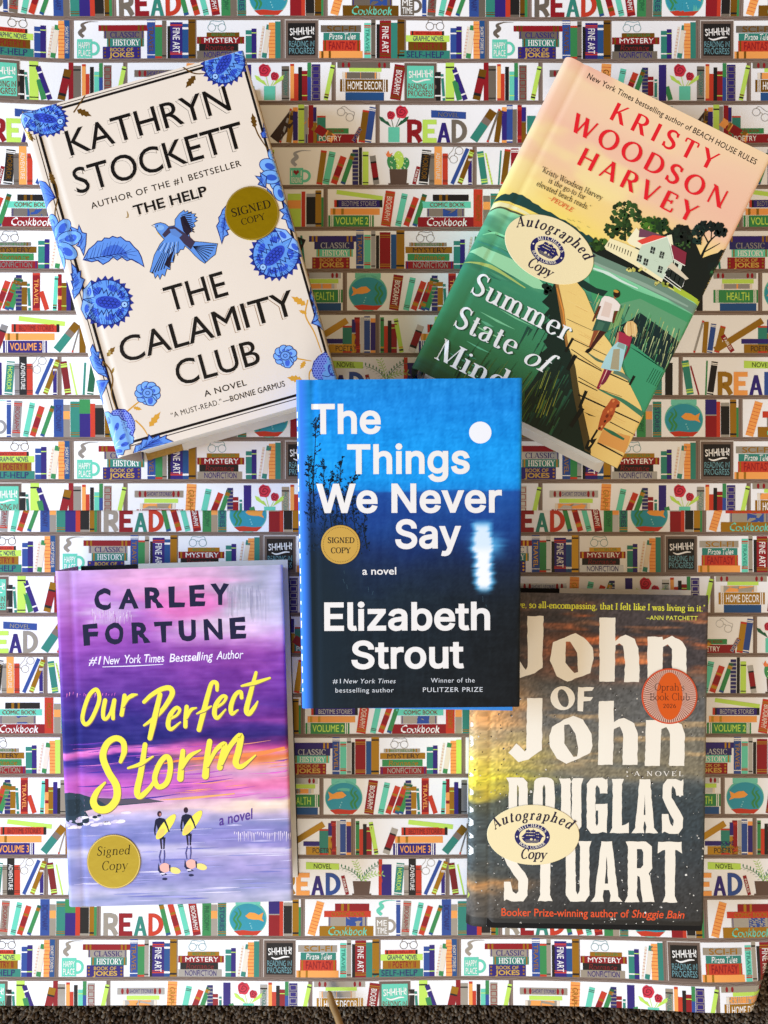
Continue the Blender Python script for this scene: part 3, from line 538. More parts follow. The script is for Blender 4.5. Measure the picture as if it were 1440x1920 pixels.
def t_roses(P, x, yb, w, h, big, leaf):
    P.rect(x, yb - h, x + w, yb - 1, KEY['M'], lay=3); c = x + w / 2
    (ax, ay, ar), (bx, by, br) = big
    for q in ((ax, ay), (bx, by)): P.stroke([(c + (q[0] - x - w / 2) * .25, yb - h), (x + w / 2 + (q[0] - x - w / 2) * .8, yb + q[1] + 8)], 1.2, KEY[leaf], lay=2)
    for sx, a in ((-1, 24), (1, 24), (-1, 14), (1, 16)): P.poly([(c + sx * 5, yb - h), (c + sx * (a - 3), yb - h - a * .75), (c + sx * (a + 4), yb - h - a * .85), (c + sx * (a + 1), yb - h - a * .5)], KEY[leaf], lay=2.5)
    t_rose(P, ax, yb + ay, ar); t_rose(P, bx, yb + by, br)
def t_read(P, yb, xs, cols, h=43):
    (r, e, a, d), w = xs, 10
    P.stroke([(r + 4.5, yb), (r + 4.5, yb - h + 4), (r + 16, yb - h + 4)], 9, KEY[cols[0]], lay=3); P.stroke([(r + 15, yb - h + 4.5), (r + 22, yb - h + 7), (r + 23, yb - h * .68), (r + 21, yb - h * .5), (r + 10, yb - h * .42), (r + 18, yb - h * .3), (r + 25, yb - 1)], 9, KEY[cols[0]], smooth=True, lay=3.2)
    P.rect(e, yb - h, e + 9, yb, KEY[cols[1]], lay=3)
    for f0 in (0, .40, .80): P.rect(e, yb - h + f0 * h, e + (26 if f0 != .4 else 22), yb - h + f0 * h + 9, KEY[cols[1]], lay=3.2)
    P.poly([(a, yb), (a + 9, yb - h + 6), (a + 16, yb - h + 6), (a + 25, yb), (a + 18, yb), (a + 16, yb - 9), (a + 9, yb - 9), (a + 7, yb)], KEY[cols[2]], lay=3, holes=[[(a + 10.5, yb - 14), (a + 14.5, yb - 14), (a + 12.5, yb - 23)]])
    P.poly([(d, yb), (d, yb - h)] + [(d + 8 + 21 * math.sin(k * .262), yb - h / 2 - h / 2 * math.cos(k * .262)) for k in range(13)], KEY[cols[3]], lay=3, holes=[[(d + 8, yb - 8), (d + 8, yb - h + 8)] + [(d + 9 + 11 * math.sin(k * .314), yb - h / 2 - (h / 2 - 8) * math.cos(k * .314)) for k in range(11)]])
def t_cactus(P, x, yb):
    P.poly([(x + 2, yb - 29), (x + 36, yb - 29), (x + 34, yb - 3), (x + 38, yb - 3), (x + 38, yb), (x, yb), (x, yb - 3), (x + 4, yb - 3)], '5a463c', lay=3)
    for cx, cy, rx, ry, c in ((x + 19, yb - 46, 10, 17, KEY['L']), (x + 7, yb - 41, 9, 15, '3f8f54'), (x + 31, yb - 39, 8, 12, '3f8f54')):
        P.ell(cx, cy, rx, ry, c, ang=(cx - x - 19) * .02, lay=2.5, n=20)
        for k in range(7): P.ell(cx + rx * .6 * math.cos(k * 2.4) * (k % 3) / 2, cy + ry * .75 * math.sin(k * 2.4), 1.1, 1.1, 'e8f4c0', lay=2.8, n=6)
    P.poly([(x - 7, yb - 62), (x - 4, yb - 57), (x, yb - 64), (x + 3, yb - 57), (x + 8, yb - 60), (x + 4, yb - 52), (x - 2, yb - 52)], 'ee8550', lay=3)
def t_fern(P, x, yb):
    P.poly([(x + 1, yb - 27), (x + 36, yb - 27), (x + 33, yb - 3), (x + 37, yb - 3), (x + 37, yb), (x, yb), (x, yb - 3), (x + 4, yb - 3)], '5f4a40', lay=3)
    for a, l, c in ((-60, 44, '2f7d58'), (48, 44, '2f7d58'), (-18, 38, 'a9d66a'), (78, 40, 'a9d66a')):
        p = [(x + 18 + l * f0 * math.sin(R_(a)) * (.6 + .4 * f0), yb - 27 - l * f0 * math.cos(R_(a * (.5 + .4 * f0)))) for f0 in np.linspace(0, 1, 8)]
        P.stroke(p, 1, c, smooth=True, lay=2)
        for i in range(1, 8):
            for sg in (-1, 1):
                q = p[i]; t = R_(a * .9) + sg * .9; P.poly([q, (q[0] + 5 * math.sin(t) + 1.4, q[1] - 5 * math.cos(t)), (q[0] + 8 * math.sin(t), q[1] - 8 * math.cos(t)), (q[0] + 5 * math.sin(t) - 1.4, q[1] - 5 * math.cos(t) + 1)], c, lay=2.2)
ROWS = [
# row 0
"b 16 24 68 B i;n 33 15 67 4 S s BIOGRAPHY D;n 51 10 64 12 M 3;n 64 11 58 18 R 9;n 82 8 60 20 G 6;b 104 122 70 B - DICTIONARY Z;b 122 134 60 S n;b 135 152 66 T a;b 152 172 70 N q;b 172 181 62 R;b 181 198 60 S e;b 199 208 66 Y j;b 208 213 55 G;|213;"
"n 352 9 64 -14 G 6;n 372 11 62 -16 R 9;n 389 10 66 -14 M 3;n 407 15 68 -9 D s BIOGRAPHY W;b 417 434 68 G - PHILOSOPHY V;b 434 446 60 S n;b 447 463 66 T a STORIES Z;b 545 566 70 D r;b 566 573 66 R;b 574 590 64 S e;b 591 603 70 Y j;b 603 607 55 G;|607;n 627 15 66 16 O f;"
"h 643 747 0 19 Y -:Cookbook:M:i:.8;h 660 735 19 36 S h;h 694 726 19 36 B;h 652 742 36 48 R -:COMIC_BOOK:Y:p:.7;h 673 739 48 62 D f",
# row 1
"h -28 68 0 15 T -:SELF-HELP:Z:p:.75;h -10 62 15 31 Y -:II_POETRY_II:D:p:.75;h -14 67 31 43 L -:GRAPHIC_NOVEL:Z:p:.75;h -6 57 43 51 R c:BESTSELLER:D:p:.5;b 69 80 57 B 1;b 80 90 60 N 8;n 94 4 60 8 C f;n 102 9 62 8 G k;b 112 124 70 O f;b 123 133 71 Q - SHORT_STORIES_III C;|133;"
"h 195 266 0 22 N D;h 203 272 22 37 T g:HISTORY:W:s:.72;h 197 272 37 51 S h:CLASSIC:N:s:.72;h 187 279 51 62 D a;b 278 293 72 B p TRAVEL Y;b 293 306 62 G o;b 306 314 70 S c;b 316 322 60 K;b 321 344 67 N s FINE_ART W;b 344 355 64 Q g;b 355 368 72 Y j;|364 6;"
"h 371 455 0 14 S -:NONFICTION:N:p:.75;h 375 448 14 27 K -:Romance:E:i:.8;h 371 459 27 40 D g:MYSTERY:W:p:.7;h 389 450 40 48 Y -:BESTSELLER:G:p:.6;b 462 473 52 T 1;b 473 482 55 N 8;n 487 4 60 8 C f;n 496 9 62 9 T k;b 505 517 66 O f;b 517 527 68 T;|527;"
"h 599 680 0 13 O e;h 606 676 13 33 R g:FANTASY:D:p:.72;h 607 675 33 47 T -:Pirate_Tales:W:i:.78;h 602 677 48 61 S -:SCI-FI:Y:q:.8;b 683 695 65 M s TRAVEL T;b 696 704 72 S c;b 706 712 63 K;b 712 733 70 D a FINE_ART W;b 733 745 66 T;b 745 758 72 Y j;|756 5",
# row 2
"b 40 51 54 K 1;n 57 5 50 -4 T g;b 60 76 71 L c;n 86 10 38 -14 G;n 97 9 64 -20 N 1;n 117 14 58 13 Y 4;b 131 140 71 D;b 140 154 65 S c;b 156 163 68 O o;b 163 170 50 R;b 171 178 63 K;b 179 188 54 M 8;b 188 195 70 B q;b 197 211 66 S v;n 222 8 64 12 L j;|233;"
"h 258 345 0 22 D b:VOLUME_1:O:q:.62;h 264 330 23 33 S i;h 270 322 23 33 O;h 272 335 34 42 L;h 254 345 44 57 S o:SHORT_STORIES:N:p:.55:.26:.24;n 357 18 69 3 O f GRAPHIC Y;n 380 11 60 12 M 3;n 395 11 54 22 R 9;n 410 9 60 20 G 6;b 427 438 62 Z 5;b 438 448 45 D 1;b 450 455 40 T g;b 458 472 67 N;n 480 9 26 -16 G;"
"b 529 543 64 S c PHOTOGRAPHY T;b 545 552 68 O o;b 552 560 50 R;b 560 567 62 K;b 567 577 55 D 8;b 577 584 70 B q;b 585 601 67 N v;n 611 8 66 12 L j;|622;"
"h 648 720 0 15 Q;h 638 727 16 39 Y b:HOME_DECOR:W:q:.62;h 642 712 40 52 S i;h 648 705 40 52 O;h 655 715 53 60 L;h 633 731 60 71 S o;n 741 20 66 8 D a BIOGRAPHY W",
# row 3
"n 112 16 66 34 Y m;n 138 4 66 20 S o;n 155 10 60 8 Y a;b 165 174 66 O d;b 174 185 70 B i;b 185 193 62 S;b 194 202 70 D s;b 202 210 66 Y r;h 210 290 0 16 D -:POETRY:W:p:.6;h 214 280 17 27 G;b 212 228 50 T;b 300 312 66 L j;b 314 330 60 N 5;n 345 12 62 14 M 3;|362;b 366 380 70 B i;b 382 396 62 S c;b 398 420 66 R a;n 436 10 62 12 G 6;n 455 12 60 16 O f;b 470 484 68 T a;"
"n 515 20 60 38 F;n 526 4 66 18 S o;n 542 10 60 7 Y a;b 550 559 66 O d;b 560 571 71 L c;b 571 578 68 S;b 579 588 70 D;b 588 594 66 Y r;b 595 611 50 T o;h 571 670 0 16 D h:POETRY:W:p:.6:.28:.3;h 588 654 17 27 G -:PICTURE_BOOK:D:p:.5;n 626 16 62 -57 O 9;n 662 8 30 30 D v;n 678 12 60 8 Y o;n 690 12 66 8 B i;|704",
# row 4
"n 18 17 64 6 K i HORROR Y;b 29 39 58 S 3;b 39 53 71 O - ADVENTURE C;b 54 64 58 R 3;n 72 7 72 24 B;n 86 9 68 21 Y 7;b 102 109 50 N i;|110;n 133 12 62 -8 T 7;n 147 3 60 -12 L f;n 159 3 64 4 T;n 168 11 66 7 Y o;b 182 196 68 D i;b 200 212 60 N 5;n 230 11 60 12 M 3;n 250 12 58 16 O f;b 266 280 70 G a;|290;b 296 312 64 B i;b 312 322 58 R;b 326 340 70 S c;n 358 12 62 14 L j;n 380 12 60 18 R 9;b 398 414 66 N 1;b 416 428 60 T g;b 432 446 70 Y j;|456;b 466 480 64 D a;n 500 8 66 10 L j;"
"n 599 11 64 8 Y o;n 611 12 62 12 M 3;n 626 12 54 20 R 9;n 643 9 60 19 G 6;b 661 672 66 Z 5;b 673 679 70 K;b 680 691 62 L c;n 706 11 54 -8 S h;n 776 7 34 14 D - FABLES W",
# row 5
"h 8 112 0 18 D -:Cookbook:W:i:.8;h 25 95 19 34 S h;h 55 82 19 34 B;h 16 107 35 47 M -:COMIC_BOOK:E:p:.65;h 36 103 48 60 K f;b 112 129 70 R o PHOTOGRAPHY Y;b 130 143 58 S n;b 144 160 62 T a;b 160 178 70 N q;|190;h 200 290 0 20 G b:VOLUME_2:L:q:.6;b 300 316 66 B i;b 320 334 60 S c;n 350 12 60 14 M 3;n 372 12 58 18 R 9;b 390 402 70 D;b 404 420 64 Y j;|430;b 440 456 66 N 5;b 458 470 60 T g;n 490 12 64 10 O f;b 510 526 68 G a;"
"b 540 565 62 L n;b 566 573 66 R;b 575 592 62 S e;b 592 603 68 Y j;b 603 607 55 G;|607;h 616 701 0 21 G b:VOLUME_2:L:q:.62;h 620 712 22 34 O e;h 627 717 36 50 N c:BEDTIME_STORIES:S:p:.62;n 723 18 66 8 R a BIOGRAPHY C;n 746 11 62 12 M 3;n 761 11 56 20 R 9;n 777 9 62 18 G 6",
# row 6
"h -15 75 0 14 D h:NONFICTION:S:p:.72;h -11 67 15 28 G -:Romance:Y:i:.75;h -15 72 29 41 Y -:MYSTERY:F:p:.72;h -8 62 42 49 S a:BESTSELLER:G:p:.6;b 75 87 52 T 1;b 87 96 55 N 8;n 100 4 60 8 C f;n 110 9 60 9 G k;b 121 132 64 O f;b 132 142 66 L;|142;"
"n 170 12 60 10 R 9;b 186 200 66 N 5;b 202 214 58 T g;n 232 12 62 14 M 3;b 250 266 70 B i;b 270 284 62 S c;|292;h 300 390 0 20 B b:TRAVEL:W:q:.6;b 396 412 66 D a;b 414 428 60 G o;b 432 446 70 Y j;n 464 12 60 12 O f;|480;b 490 504 64 N 1;b 506 520 60 L c;n 545 16 58 22 K;n 572 4 62 -6 T;"
"h 586 656 0 21 D D;h 594 662 22 36 M g:HISTORY:W:s:.72;h 590 664 36 50 Z h:CLASSIC:S:s:.75;h 580 668 50 61 N a;b 668 682 72 B p TRAVEL Y;b 683 695 63 M s;b 696 704 71 S c;b 705 711 62 K;b 712 732 68 D a;b 733 743 64 Q;b 743 758 72 Y j;|752 5",
# row 7
"n 14 11 54 20 R 9;n 25 9 60 18 G 6;b 34 45 66 Z 5;b 45 55 54 Y 1;n 60 5 50 -3 T g;b 65 79 70 D o TRAVEL O;n 92 9 36 -18 R;n 106 7 64 3 M j;b 112 119 68 D;b 112 119 46 O;b 119 128 52 Y 8;b 128 136 62 N;b 136 142 50 K;b 142 153 66 S c;|162;b 170 186 66 B i;b 190 204 60 R;n 222 12 62 12 M 3;n 244 12 58 16 O f;b 260 274 70 N 5;|290;h 300 390 0 18 T b:HEALTH:L:p:.6;b 396 410 68 D a;b 414 428 60 S c;b 432 446 66 G o;n 464 12 60 12 L j;b 480 494 70 Q i;|500;b 510 524 64 Y j;b 528 540 60 K;"
"h 572 640 0 14 Q;h 560 643 15 39 G b:HEALTH:L:p:.6:.3:.2;h 575 632 41 50 S i;h 582 622 41 50 O;h 576 635 51 59 L;h 560 640 60 71 S o;|643;n 738 18 66 8 D a BIOGRAPHY W;n 761 11 62 12 M 3;n 775 11 56 20 R 9;n 792 9 62 18 G 6",
# row 8
"h 10 92 0 22 N b:VOLUME_3:O:q:.6;h 14 106 23 36 O e;h 26 115 38 53 R c:BEDTIME_STORIES:E:p:.65;n 110 15 62 38 Y m;n 139 3 66 16 S o;b 152 164 60 Y a;b 168 182 66 D;|192;b 200 214 68 B i;b 216 230 60 S c;n 248 12 60 14 M 3;n 268 12 58 18 R 9;b 288 302 70 N 1;b 304 316 60 T g;|326;b 336 352 66 G a;b 354 368 60 O f;b 372 386 70 Y j;n 404 12 62 10 L j;b 420 436 66 D i;b 440 452 60 K;|462;b 470 484 68 T a;"
"n 524 4 62 16 S o;n 543 9 58 4 Y a;n 553 10 54 8 B i;n 566 10 50 14 Y o;n 596 9 36 -32 D - FABLES W;n 563 12 104 58 Y;h 617 682 0 16 Y -:POETRY:F:p:.62:.2:.2;h 612 667 17 26 N;b 643 660 50 T o;b 660 667 62 Y r;b 665 675 66 D s;b 676 683 66 S;b 683 694 68 B i;b 695 704 64 O d;|704;b 713 720 66 G j;b 720 727 50 R;b 727 734 60 K;b 734 744 54 D 8;n 753 8 64 -10 L j;n 771 13 52 20 S h",
# row 9
"b -12 7 60 N;n 19 15 62 5 T i HORROR L;b 31 40 58 S 3;b 40 54 71 K - ADVENTURE W;b 54 65 58 R 3;n 72 7 72 24 B;n 88 9 68 21 Y 7;b 103 110 50 N i;|111;n 131 12 62 -8 E 7;n 147 3 60 -12 L;n 160 4 60 3 T;n 172 12 64 7 V i;b 190 204 66 B i;b 206 220 60 S c;n 238 12 60 14 M 3;n 258 12 58 18 R 9;b 280 294 70 D;b 296 310 64 Y j;|320;b 330 346 66 G a;b 348 362 60 N 5;n 380 12 62 10 O f;b 400 414 68 Q i;b 416 428 60 L c;|440;b 450 464 66 T a;b 470 484 60 K;|495;"
"n 517 13 64 -9 T 7;n 533 3 56 -16 D;n 546 3 64 2 G;n 554 12 62 8 K i;n 697 7 38 -14 D - FABLES W;b 757 764 70 R"]
def make_tile():
    P = Print(); rnd = random.Random(4)
    for k, row in enumerate(ROWS):
        yb = 35 + 78.5 * k
        for x in range(0, 775, 25):       # the shelf board: wood grain in a few streaks
            P.rect(x, yb, x + 25, yb + 8, '7c6a5f', lay=1)
            P.stroke([(x, yb + rnd.uniform(2, 4)), (x + 12, yb + rnd.uniform(2, 6)), (x + 25, yb + rnd.uniform(2, 4))], .9, '5d4c43', lay=1.3)
            P.stroke([(x, yb + rnd.uniform(5, 7)), (x + 25, yb + rnd.uniform(4, 7))], .7, '94837a', lay=1.3)
        for it in row.split(';'):
            if not it: continue
            if it[0] == '|':
                q = it[1:].split(); x = float(q[0]); w = float(q[1]) if len(q) > 1 else 8
                P.rect(x, yb - 71, x + w, yb, '7c6a5f', lay=1); P.stroke([(x + w * .3, yb - 70), (x + w * .45, yb - 40), (x + w * .3, yb)], .8, '5d4c43', lay=1.3); P.stroke([(x + w * .7, yb - 70), (x + w * .65, yb)], .7, '94837a', lay=1.3)
                continue
            q = it.split(' '); txt = q[6].replace('_', ' ') if q[0] == 'b' and len(q) > 6 else None
            if q[0] == 'b':
                x0, x1, h = map(float, q[1:4]); tile_bk(P, (x0 + x1) / 2, yb, x1 - x0, h, 0, q[4], q[5] if len(q) > 5 else '', txt, q[7] if len(q) > 7 else 'W')
            elif q[0] == 'n':
                x, w, h, a = map(float, q[1:5]); tile_bk(P, x, yb, w, h, a, q[5], q[6] if len(q) > 6 else '', q[7].replace('_', ' ') if len(q) > 7 else None, q[8] if len(q) > 8 else 'W')
            else:
                x0, x1, lo, hi = map(float, q[1:5]); st = (q[6] if len(q) > 6 else '').split(':')
                kw = {}
                if len(st) > 4: kw['f'] = float(st[4])
                if len(st) > 5: kw['t0'] = float(st[5]); kw['t1'] = float(st[6])
                tile_h(P, x0, x1, yb, lo, hi, q[5], st[0], st[1].replace('_', ' ') if len(st) > 1 else None, st[2] if len(st) > 2 else 'W', st[3] if len(st) > 3 else 'p', **kw)
    yb = lambda k: 35 + 78.5 * k
    t_read(P, yb(0), (226, 256, 285, 313), 'SDTR'); t_bowl(P, 505, yb(0)); t_mug(P, 751, yb(0), 25, 36, 'S', 'ME', 'TIME', steam='M')
    t_glasses(P, 40, yb(1) - 60, 'F'); t_mug(P, 147, yb(1), 28, 36, 'M', 'HAPPY', 'PLACE'); t_glasses(P, 408, yb(1) - 57, 'X'); t_frame(P, 535, 598, yb(1), 'K', 'X', 'X')
    for x, k in ((195, 1), (586, 6)): P.text('JOKES', (x + 12, yb(k) - 2.5), (x + 59, yb(k) - 2.5), 8.5, 'c9a24c', bold=.03, lay=5)
    P.text('BOOK OF', (209, yb(1) - 13), (252, yb(1) - 13), 6.5, 'c9a24c', bold=.016, lay=5); P.text('BOOK OF', (600, yb(6) - 13), (642, yb(6) - 13), 6, 'c9a24c', bold=.016, lay=5)
    t_frame(P, -18, 44, yb(2), 'M', 'E', 'E'); t_roses(P, 496, yb(2), 21, 27, ((497, -56, 12), (516, -45, 8)), 'L')
    t_roses(P, 728 - 775, yb(3), 21, 29, ((753 - 775, -57, 12), (733 - 775, -51, 8)), 'V'); t_read(P, yb(3), (-12, 17, 44, 71), 'DLNS')
    P.poly([(33, yb(3) - 61), (98, yb(3) - 57), (98, yb(3) - 44), (33, yb(3) - 47)], KEY['B'], lay=2); P.text('NOVEL', (46, yb(3) - 49), (84, yb(3) - 47), 8, KEY['S'], bold=.003, lay=5)
    t_glasses(P, 648, yb(3) - 52, 'S', .55); t_mug(P, 544, yb(4), 25, 32, 'M', 'I    I', 'READING'); P.poly([(556, yb(4) - 18), (550, yb(4) - 24), (553, yb(4) - 28), (556, yb(4) - 25.5), (559, yb(4) - 28), (562, yb(4) - 24)], KEY['D'], lay=5)
    t_cactus(P, 728, yb(4)); t_glasses(P, 80, yb(4) - 55, 'S', -1.0); t_glasses(P, 22, yb(6) - 57, 'S'); t_glasses(P, 797, yb(6) - 57, 'F')
    t_bowl(P, 690, yb(7), -1); t_glasses(P, 78, yb(9) - 55, 'S', -1.0); t_read(P, yb(9), (568, 598, 627, 655), 'YONB'); t_fern(P, 706, yb(9))
    P.poly([(617, yb(9) - 64), (681, yb(9) - 61), (681, yb(9) - 49), (617, yb(9) - 50)], KEY['L'], lay=2); P.text('NOVEL', (632, yb(9) - 52), (666, yb(9) - 51), 9, KEY['K'], bold=.003, lay=5)
    P.poly([(632, yb(5) - 69), (718, yb(5) - 57), (717, yb(5) - 49), (631, yb(5) - 61)], KEY['L'], lay=2); P.poly([(40, yb(8) - 68), (126, yb(8) - 58), (125, yb(8) - 49), (39, yb(8) - 59)], KEY['L'], lay=2)
    return np.array(P.t), np.array(P.c)
TT, TC = make_tile()
mat_wrap = ink_mat('printed_gift_wrap', rough=0.36, spec=0.34, metal_rough=0.30, bump=0.25, bscale=700, grain=0.06)
EPS = 0.00003
def sheet(name, ax, sx, ay, sy, x0, x1, y0, y1, zf, label, step=12):
    Ts = []; Cs = []
    for j in range(-2, 4):
        for i in range(-2, 4):
            t = TT.copy(); t[:, [0, 2, 4]] = ax + sx * (t[:, [0, 2, 4]] + 775 * i); t[:, [1, 3, 5]] = ay + sy * (t[:, [1, 3, 5]] + 785 * j)
            mn = t[:, [0, 2, 4]].min(1), t[:, [1, 3, 5]].min(1); mx = t[:, [0, 2, 4]].max(1), t[:, [1, 3, 5]].max(1)
            k = (mx[0] > x0) & (mn[0] < x1) & (mx[1] > y0) & (mn[1] < y1)
            Ts.append(t[k]); Cs.append(TC[k])
    T, Cc = clip_tris(np.concatenate(Ts), np.concatenate(Cs), [(x0, y0), (x1, y0), (x1, y1), (x0, y1)])
    def need(T):
        P = T[:, :6].reshape(-1, 3, 2); m = np.stack([np.hypot(*(P[:, (k + 1) % 3] - P[:, k]).T) for k in range(3)], 1).max(1)
        fine = (P[:, :, 0].max(1) > 1150) & (P[:, :, 1].max(1) > 1560)
        return m > np.where(fine, 6, 30)
    T, Cc = split_tris(T, Cc, need)
    P = T[:, :6].reshape(-1, 2); lay = np.repeat(T[:, 6], 3)
    gx = np.linspace(x0, x1, int((x1 - x0) / step) + 1); gy = np.linspace(y0, y1, int((y1 - y0) / step) + 1)
    X, Y = np.meshgrid(gx, gy); g = np.stack([X.ravel(), Y.ravel()], 1); nx, ny = len(gx), len(gy)
    V = np.concatenate([zf(g[:, 0], g[:, 1], np.zeros(len(g))), zf(P[:, 0], P[:, 1], EPS * (1 + lay))])
    i = np.arange(nx * ny).reshape(ny, nx)
    q = np.stack([i[1:, :-1], i[1:, 1:], i[:-1, 1:], i[:-1, :-1]], -1).reshape(-1, 4)
    n0 = len(g); tr = np.arange(len(P)).reshape(-1, 3) + n0
    a = V[tr]; nz = np.cross(a[:, 1] - a[:, 0], a[:, 2] - a[:, 0])
    F = q.tolist() + tr.tolist()
    col = np.concatenate([np.tile(rgba(BG), (n0, 1)), np.repeat(Cc, 3, 0)])
    o = mesh_obj(name, V, F, mat_wrap, col=col)
    return tag(o, label, 'wrapping paper')
def flat_z(x, y, s=0.0):
    return 0.0024 * (fbm(x / 330.0, y / 300.0, 11, 2) - .25) + s
def z_top(x, y, h):
    z = flat_z(x, y, 0.0016) + 0.010 * sst(130, -90, x) * sst(420, -60, y) + 0.004 * sst(60, -90, y) * (0.5 + 0.5 * np.sin(x / 190.0))
    return np.stack([(x - 720) * PXM, (960 - y) * PXM, z + h], 1)
def z_low(x, y, h):
    z = flat_z(x, y, 0.0) + 0.002 * sst(1700, 1880, y) * (0.4 + 0.6 * np.sin(x / 160.0 + 1) ** 2) + 0.0085 * np.exp(-((x - 1340) / 150.0) ** 2 - ((y - 1910) / 150.0) ** 2)
    X = (x - 720) * PXM; Y = (960 - y) * PXM
    nx, ny = 0.93, -0.36; d = X * nx + Y * ny; d0 = 0.3810; r = 0.0080     # the corner bulges, then bends down and under
    t = np.clip((d - d0) / r, 0, 3.6); dd = np.where(t > 0, d0 + r * np.sin(t) - d, 0.0)
    h = h + np.where((t > 0) & (h > 0), 0.00006, 0.0)
    return np.stack([X + dd * nx + h * np.sin(t) * nx, Y + dd * ny + h * np.sin(t) * ny, z - r * (1 - np.cos(t)) + h * np.cos(t)], 1)
sheet('wrapping_paper', 0.0, 1.0, 0.0, 1.0, -110, 1550, -110, 957, z_top, 'upper sheet of glossy bookshelf patterned gift wrap whose cut edge overlaps the other sheet')
sheet('wrapping_paper', -24.5, 0.97, 963.5, 0.962, -70, 1478, 925, 1881, z_low, 'lower sheet of bookshelf patterned gift wrap with a bent down corner, lying on the carpet', step=5)

# ---------------------------------------------------------------- carpet: looped pile under and beyond the paper
def carpet():
    rnd = np.random.RandomState(3); s = 0.0027
    V = [(-1.5, -1.5, -.0062), (1.5, -1.5, -.0062), (1.5, 1.5, -.0062), (-1.5, 1.5, -.0062)]; F = [(0, 1, 2, 3)]; Cl = [(.055, .040, .027, 1)] * 4
    unit = []; 
    for k, (zz, rr) in enumerate(((-1, .75), (-.1, 1.0), (.62, .72))):
        for a in range(7): unit.append((rr * math.cos(a * .8976 + k * .4), rr * math.sin(a * .8976 + k * .4), zz))
    unit.append((0, 0, 1.0)); U = np.array(unit)
    fc = [(k * 7 + a, k * 7 + (a + 1) % 7, (k + 1) * 7 + (a + 1) % 7, (k + 1) * 7 + a) for k in range(2) for a in range(7)] + [(14 + a, 14 + (a + 1) % 7, 21) for a in range(7)]
    pts = []
    y = -0.46
    while y < -0.352:
        x = -0.36
        while x < 0.37:
            pts.append((x + rnd.uniform(-.4, .4) * s, y + rnd.uniform(-.4, .4) * s)); x += s * .93
        y += s * .80
    y = -0.352
    while y < -0.20:
        x = 0.262
        while x < 0.37:
            pts.append((x + rnd.uniform(-.4, .4) * s, y + rnd.uniform(-.4, .4) * s)); x += s * .93
        y += s * .80
    n0 = 4
    VV = [np.array(V)]; CC = [np.array(Cl)]
    for (x, y) in pts:
        r = s * rnd.uniform(.45, .72); hgt = rnd.uniform(.0016, .0030); a = rnd.uniform(0, 6.28); e = rnd.uniform(.7, 1.25); t = rnd.uniform(-.35, .35, 2)
        u = (U + rnd.normal(0, .13, U.shape)) * (r * e, r / e, hgt); c, sn = math.cos(a), math.sin(a)
        w = np.stack([u[:, 0] * c - u[:, 1] * sn + x + u[:, 2] * t[0], u[:, 0] * sn + u[:, 1] * c + y + u[:, 2] * t[1], u[:, 2] - .0040 + rnd.uniform(-.0007, .0007)], 1)
        b = rnd.choice([0, 0, 1, 2], p=[.3, .25, .3, .15]); k = rnd.uniform(.75, 1.25)
        col = np.array([(.070, .048, .031), (.125, .095, .064), (.026, .017, .011)][b]) * k
        VV.append(w); CC.append(np.tile((*col, 1), (22, 1))); F += [tuple(i + n0 for i in f) for f in fc]; n0 += 22
    m = ink_mat('wool_carpet', rough=0.95, spec=0.1, grain=.75, bscale=420, bump=1.0)
    o = mesh_obj('carpet', np.concatenate(VV), F, m, col=np.concatenate(CC), smooth=True)
    tag(o, 'dark brown looped pile carpet', kind='structure')
carpet()
# ---------------------------------------------------------------- hardback books: boards, page block, flap and a printed dust jacket
mat_pages = plain_mat('page_edges', 'd9d3c6', 0.85, 0.15, 1.0, 0.16, 0.25, (18, 18, 3000))
mat_flap = plain_mat('white_flap_paper', 'd6d4d0', 0.5, 0.4, 90, 0.05)
class Frame:
    """the plane of a front cover, found from its four corners in the photo and its height"""
    def __init__(s, quad, z0, z1):
        s.z = (z0, z1); c = []
        for (x, y), z in zip(quad, (z0, z0, z1, z1)):
            X, Y = px2w(x, y, z); c.append(np.array([float(X), float(Y), z]))
        tl, tr, br, bl = c
        e1 = (tr - tl) + (br - bl); e1 /= np.linalg.norm(e1); d = (bl - tl) + (br - tr); d -= e1 * (d @ e1); d /= np.linalg.norm(d)
        s.e1, s.e2 = e1, d; s.n = np.cross(d, e1); s.n = s.n if s.n[2] > 0 else -s.n
        s.W = float(((tr - tl) @ e1 + (br - bl) @ e1) / 2); s.H = float(((bl - tl) @ d + (br - tr) @ d) / 2)
        s.o = (tl + tr + br + bl) / 4 - e1 * s.W / 2 - d * s.H / 2
    def at(s, x, y, z=0.0):
        x = np.asarray(x, float); return s.o + x[..., None] * s.e1 + np.asarray(y, float)[..., None] * s.e2 + np.asarray(z, float)[..., None] * s.n
    def px(s, P):
        k = CAMH / (CAMH - P[..., 2]) / PXM; return P[..., 0] * k + 720, 960 - P[..., 1] * k
    def hit(s, x, y):
        """photo pixel -> (across, down) on the cover, in metres"""
        p = np.stack([(np.asarray(x, float) - 720) * PXM, (960 - np.asarray(y, float)) * PXM, np.zeros(np.shape(x))], -1) - np.array([0, 0, CAMH])
        c = np.array([0, 0, CAMH]); t = ((s.o - c) @ s.n) / (p @ s.n); P = c + p * t[..., None] - s.o
        return P @ s.e1, P @ s.e2
    def corners(s, m=0.0):
        x, y = s.px(s.at(np.array([m, s.W - m, s.W - m, m]), np.array([m, m, s.H - m, s.H - m]))); return list(zip(x, y))
